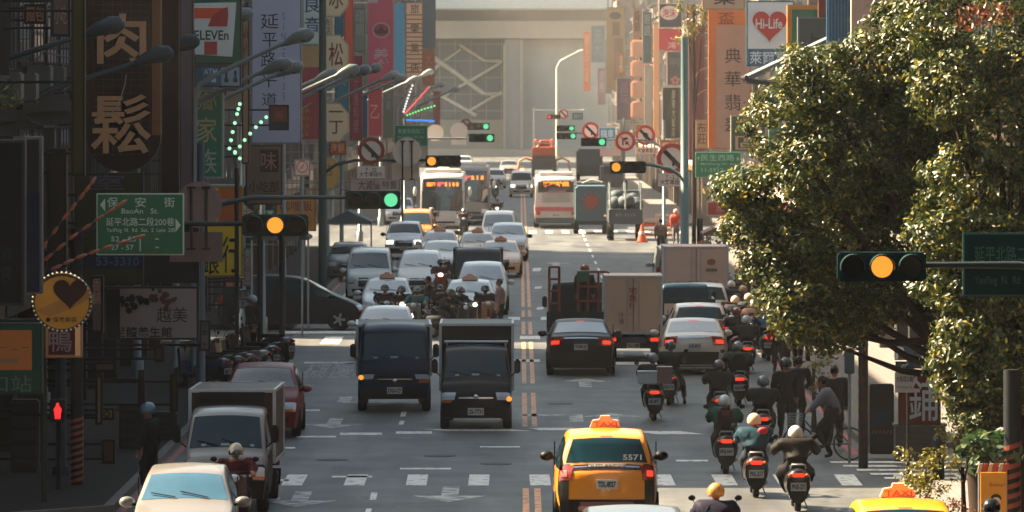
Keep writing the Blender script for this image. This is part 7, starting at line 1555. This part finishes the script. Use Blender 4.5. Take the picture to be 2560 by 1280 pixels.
big = [(1960, 330, 110, 0), (1890, 480, 75, -.3, .8), (2060, 210, 105, .3), (2150, 330, 140, .8), (2040, 430, 120, -.3), (2190, 160, 100, .6), (2270, 270, 130, .9), (1960, 620, 120, 0, .8), (2060, 560, 120, .2), (2150, 500, 110, 1.2),
       (2000, 740, 110, -.2, .75), (2110, 690, 80, .9, .7), (1900, 590, 75, .2, .8), (2040, 820, 100, 0, .55), (2160, 800, 90, .6, .5), (2290, 770, 70, .5, .5), (2290, 440, 110, 1.4), (2380, 330, 120, .8), (1850, 470, 50, 0, .7), (2000, 160, 45, 0, .8), (2350, 150, 110, .5), (2250, 60, 70, .4), (1950, 690, 85, 0, .8), (2010, 790, 80, 0, .7), (2110, 790, 85, .2, .7), (2190, 740, 85, .3, .8), (1840, 480, 55, .2, .7), (1860, 560, 60, .2, .7), (2080, 860, 60, .1, .5), (2240, 600, 100, .9), (2190, 400, 120, .6), (2340, 450, 100, .2), (2310, 250, 110, .2), (2330, 570, 90, .2), (2300, 120, 100, .3)]
tree('street_tree', 'big sunlit broadleaf tree filling the right side behind the amber light', 2455, 146, big, 100, .046, LEAF, 1, (-.6, 4.6), tr=.22, dens=85, rad=.30)
big2 = [(2480, 100, 150, .3), (2400, 220, 110, 0), (2530, 320, 130, 0), (2420, 470, 110, .4), (2350, 590, 90, .2, .9), (2520, 520, 120, .3), (2460, 690, 110, 0), (2405, 740, 75, .3), (2540, 840, 120, 0), (2440, 900, 110, .2), (2440, 1010, 80, .2), (2510, 1030, 110, .1), (2560, 180, 120, .2), (2330, 50, 90, .5), (2570, 650, 110, .3), (2340, 700, 60, .4), (2430, 870, 90, .1), (2480, 960, 100, .1), (2540, 950, 90, .2), (2440, 800, 90, 0)]
tree('street_tree', 'second broadleaf tree at the right edge hanging down behind the green board', 2560, 150, big2, 85, .05, LEAF, 2, (-.3, 4.6), tr=.2, dens=80, rad=.30)
tree('flowering_branch', 'spray of red orange leaves at the top right corner', 2440, 158, [(2430, 25, 40, 0), (2480, 40, 30, 0, .7)], 22, .05, LEAFR, 3, None, dens=30, cat='foliage')
tree('shrub', 'round sunlit yellow green bush at lower right above the white taxi', 2290, 150, [(2310, 1150, 62, 0, .9), (2260, 1190, 70, -.2, .8), (2340, 1180, 70, .1, .8), (2300, 1250, 90, 0, .6)], 40, .035, LEAFY, 4, (0, .6), tr=.05, dens=60, rad=.2, cat='shrub')
tree('shrub', 'upper bright yellow shrub beside the red shopfront board', 2410, 148, [(2400, 1110, 40, 0), (2430, 1060, 30, 0), (2380, 1090, 35, 0)], 30, .03, LEAFY, 5, (0, 1.1), tr=.05, dens=70, rad=.18, cat='shrub')
tree('potted_plant', 'dark big leaved plant between the bush and the yellow poster', 2470, 152, [(2450, 1120, 45, 0), (2490, 1130, 45, .1), (2470, 1180, 40, 0)], 16, .1, leafmat((.02, .05, .02), (.04, .09, .03), (.12, .16, .05)), 6, (0, .7), tr=.03, dens=40, rad=.22, cat='plant')
tree('flower_bush', 'bush of red flowers behind the bottom right taxi', 2360, 158, [(2360, 1265, 40, 0, .7), (2410, 1270, 30, 0, .7)], 22, .03, LEAFR, 7, (0, .3), tr=.03, dens=70, rad=.15, cat='shrub')
tree('street_tree', 'small yellow green tree in the sun beside the parking area, left of the trunk', 2035, 112, [(2010, 915, 35, 0), (2040, 890, 30, 0), (2060, 930, 35, 0), (2030, 960, 26, 0), (2080, 960, 26, .2)], 30, .035, LEAFY, 8, (0, 1.4), tr=.05, dens=60, rad=.2)
tree('street_tree', 'golden sunlit tree high between the shop signs on the right', 1735, 56, [(1718, 30, 26, 0), (1722, 75, 22, 0), (1708, 95, 16, 0), (1745, 50, 22, 0), (1760, 30, 18, 0)], 26, .07, LEAFY, 9, (0, 11.5), tr=.1, dens=30, rad=.4)
tree('street_tree', 'low dark green tree top behind the small red and white sign', 1800, 66, [(1790, 590, 30, 0), (1830, 600, 30, 0), (1760, 600, 22, 0)], 26, .07, LEAF, 10, (0, 1.9), tr=.07, dens=24, rad=.35)
tree('potted_plant', 'small dark plant in front of the left arcade', 20, 140, [(15, 240, 30, 0, .4)], 20, .06, LEAF, 12, None, dens=30, cat='plant')
# ================================================================= AIR
hz = MB(); hz.b2(-70, 70, -5, 900, -1, 60, mat('ffffff'))
ho = hz.build('haze'); ho['kind'] = 'stuff'
hm = bpy.data.materials.new('haze'); hm.use_nodes = True; n = hm.node_tree.nodes; n.remove(n['Principled BSDF'])
pv = n.new('ShaderNodeVolumePrincipled'); pv.inputs['Color'].default_value = (.97, .97, .94, 1); pv.inputs['Density'].default_value = .00016; pv.inputs['Anisotropy'].default_value = .1
hm.node_tree.links.new(pv.outputs[0], n['Material Output'].inputs['Volume'])
ho.data.materials.clear(); ho.data.materials.append(hm)
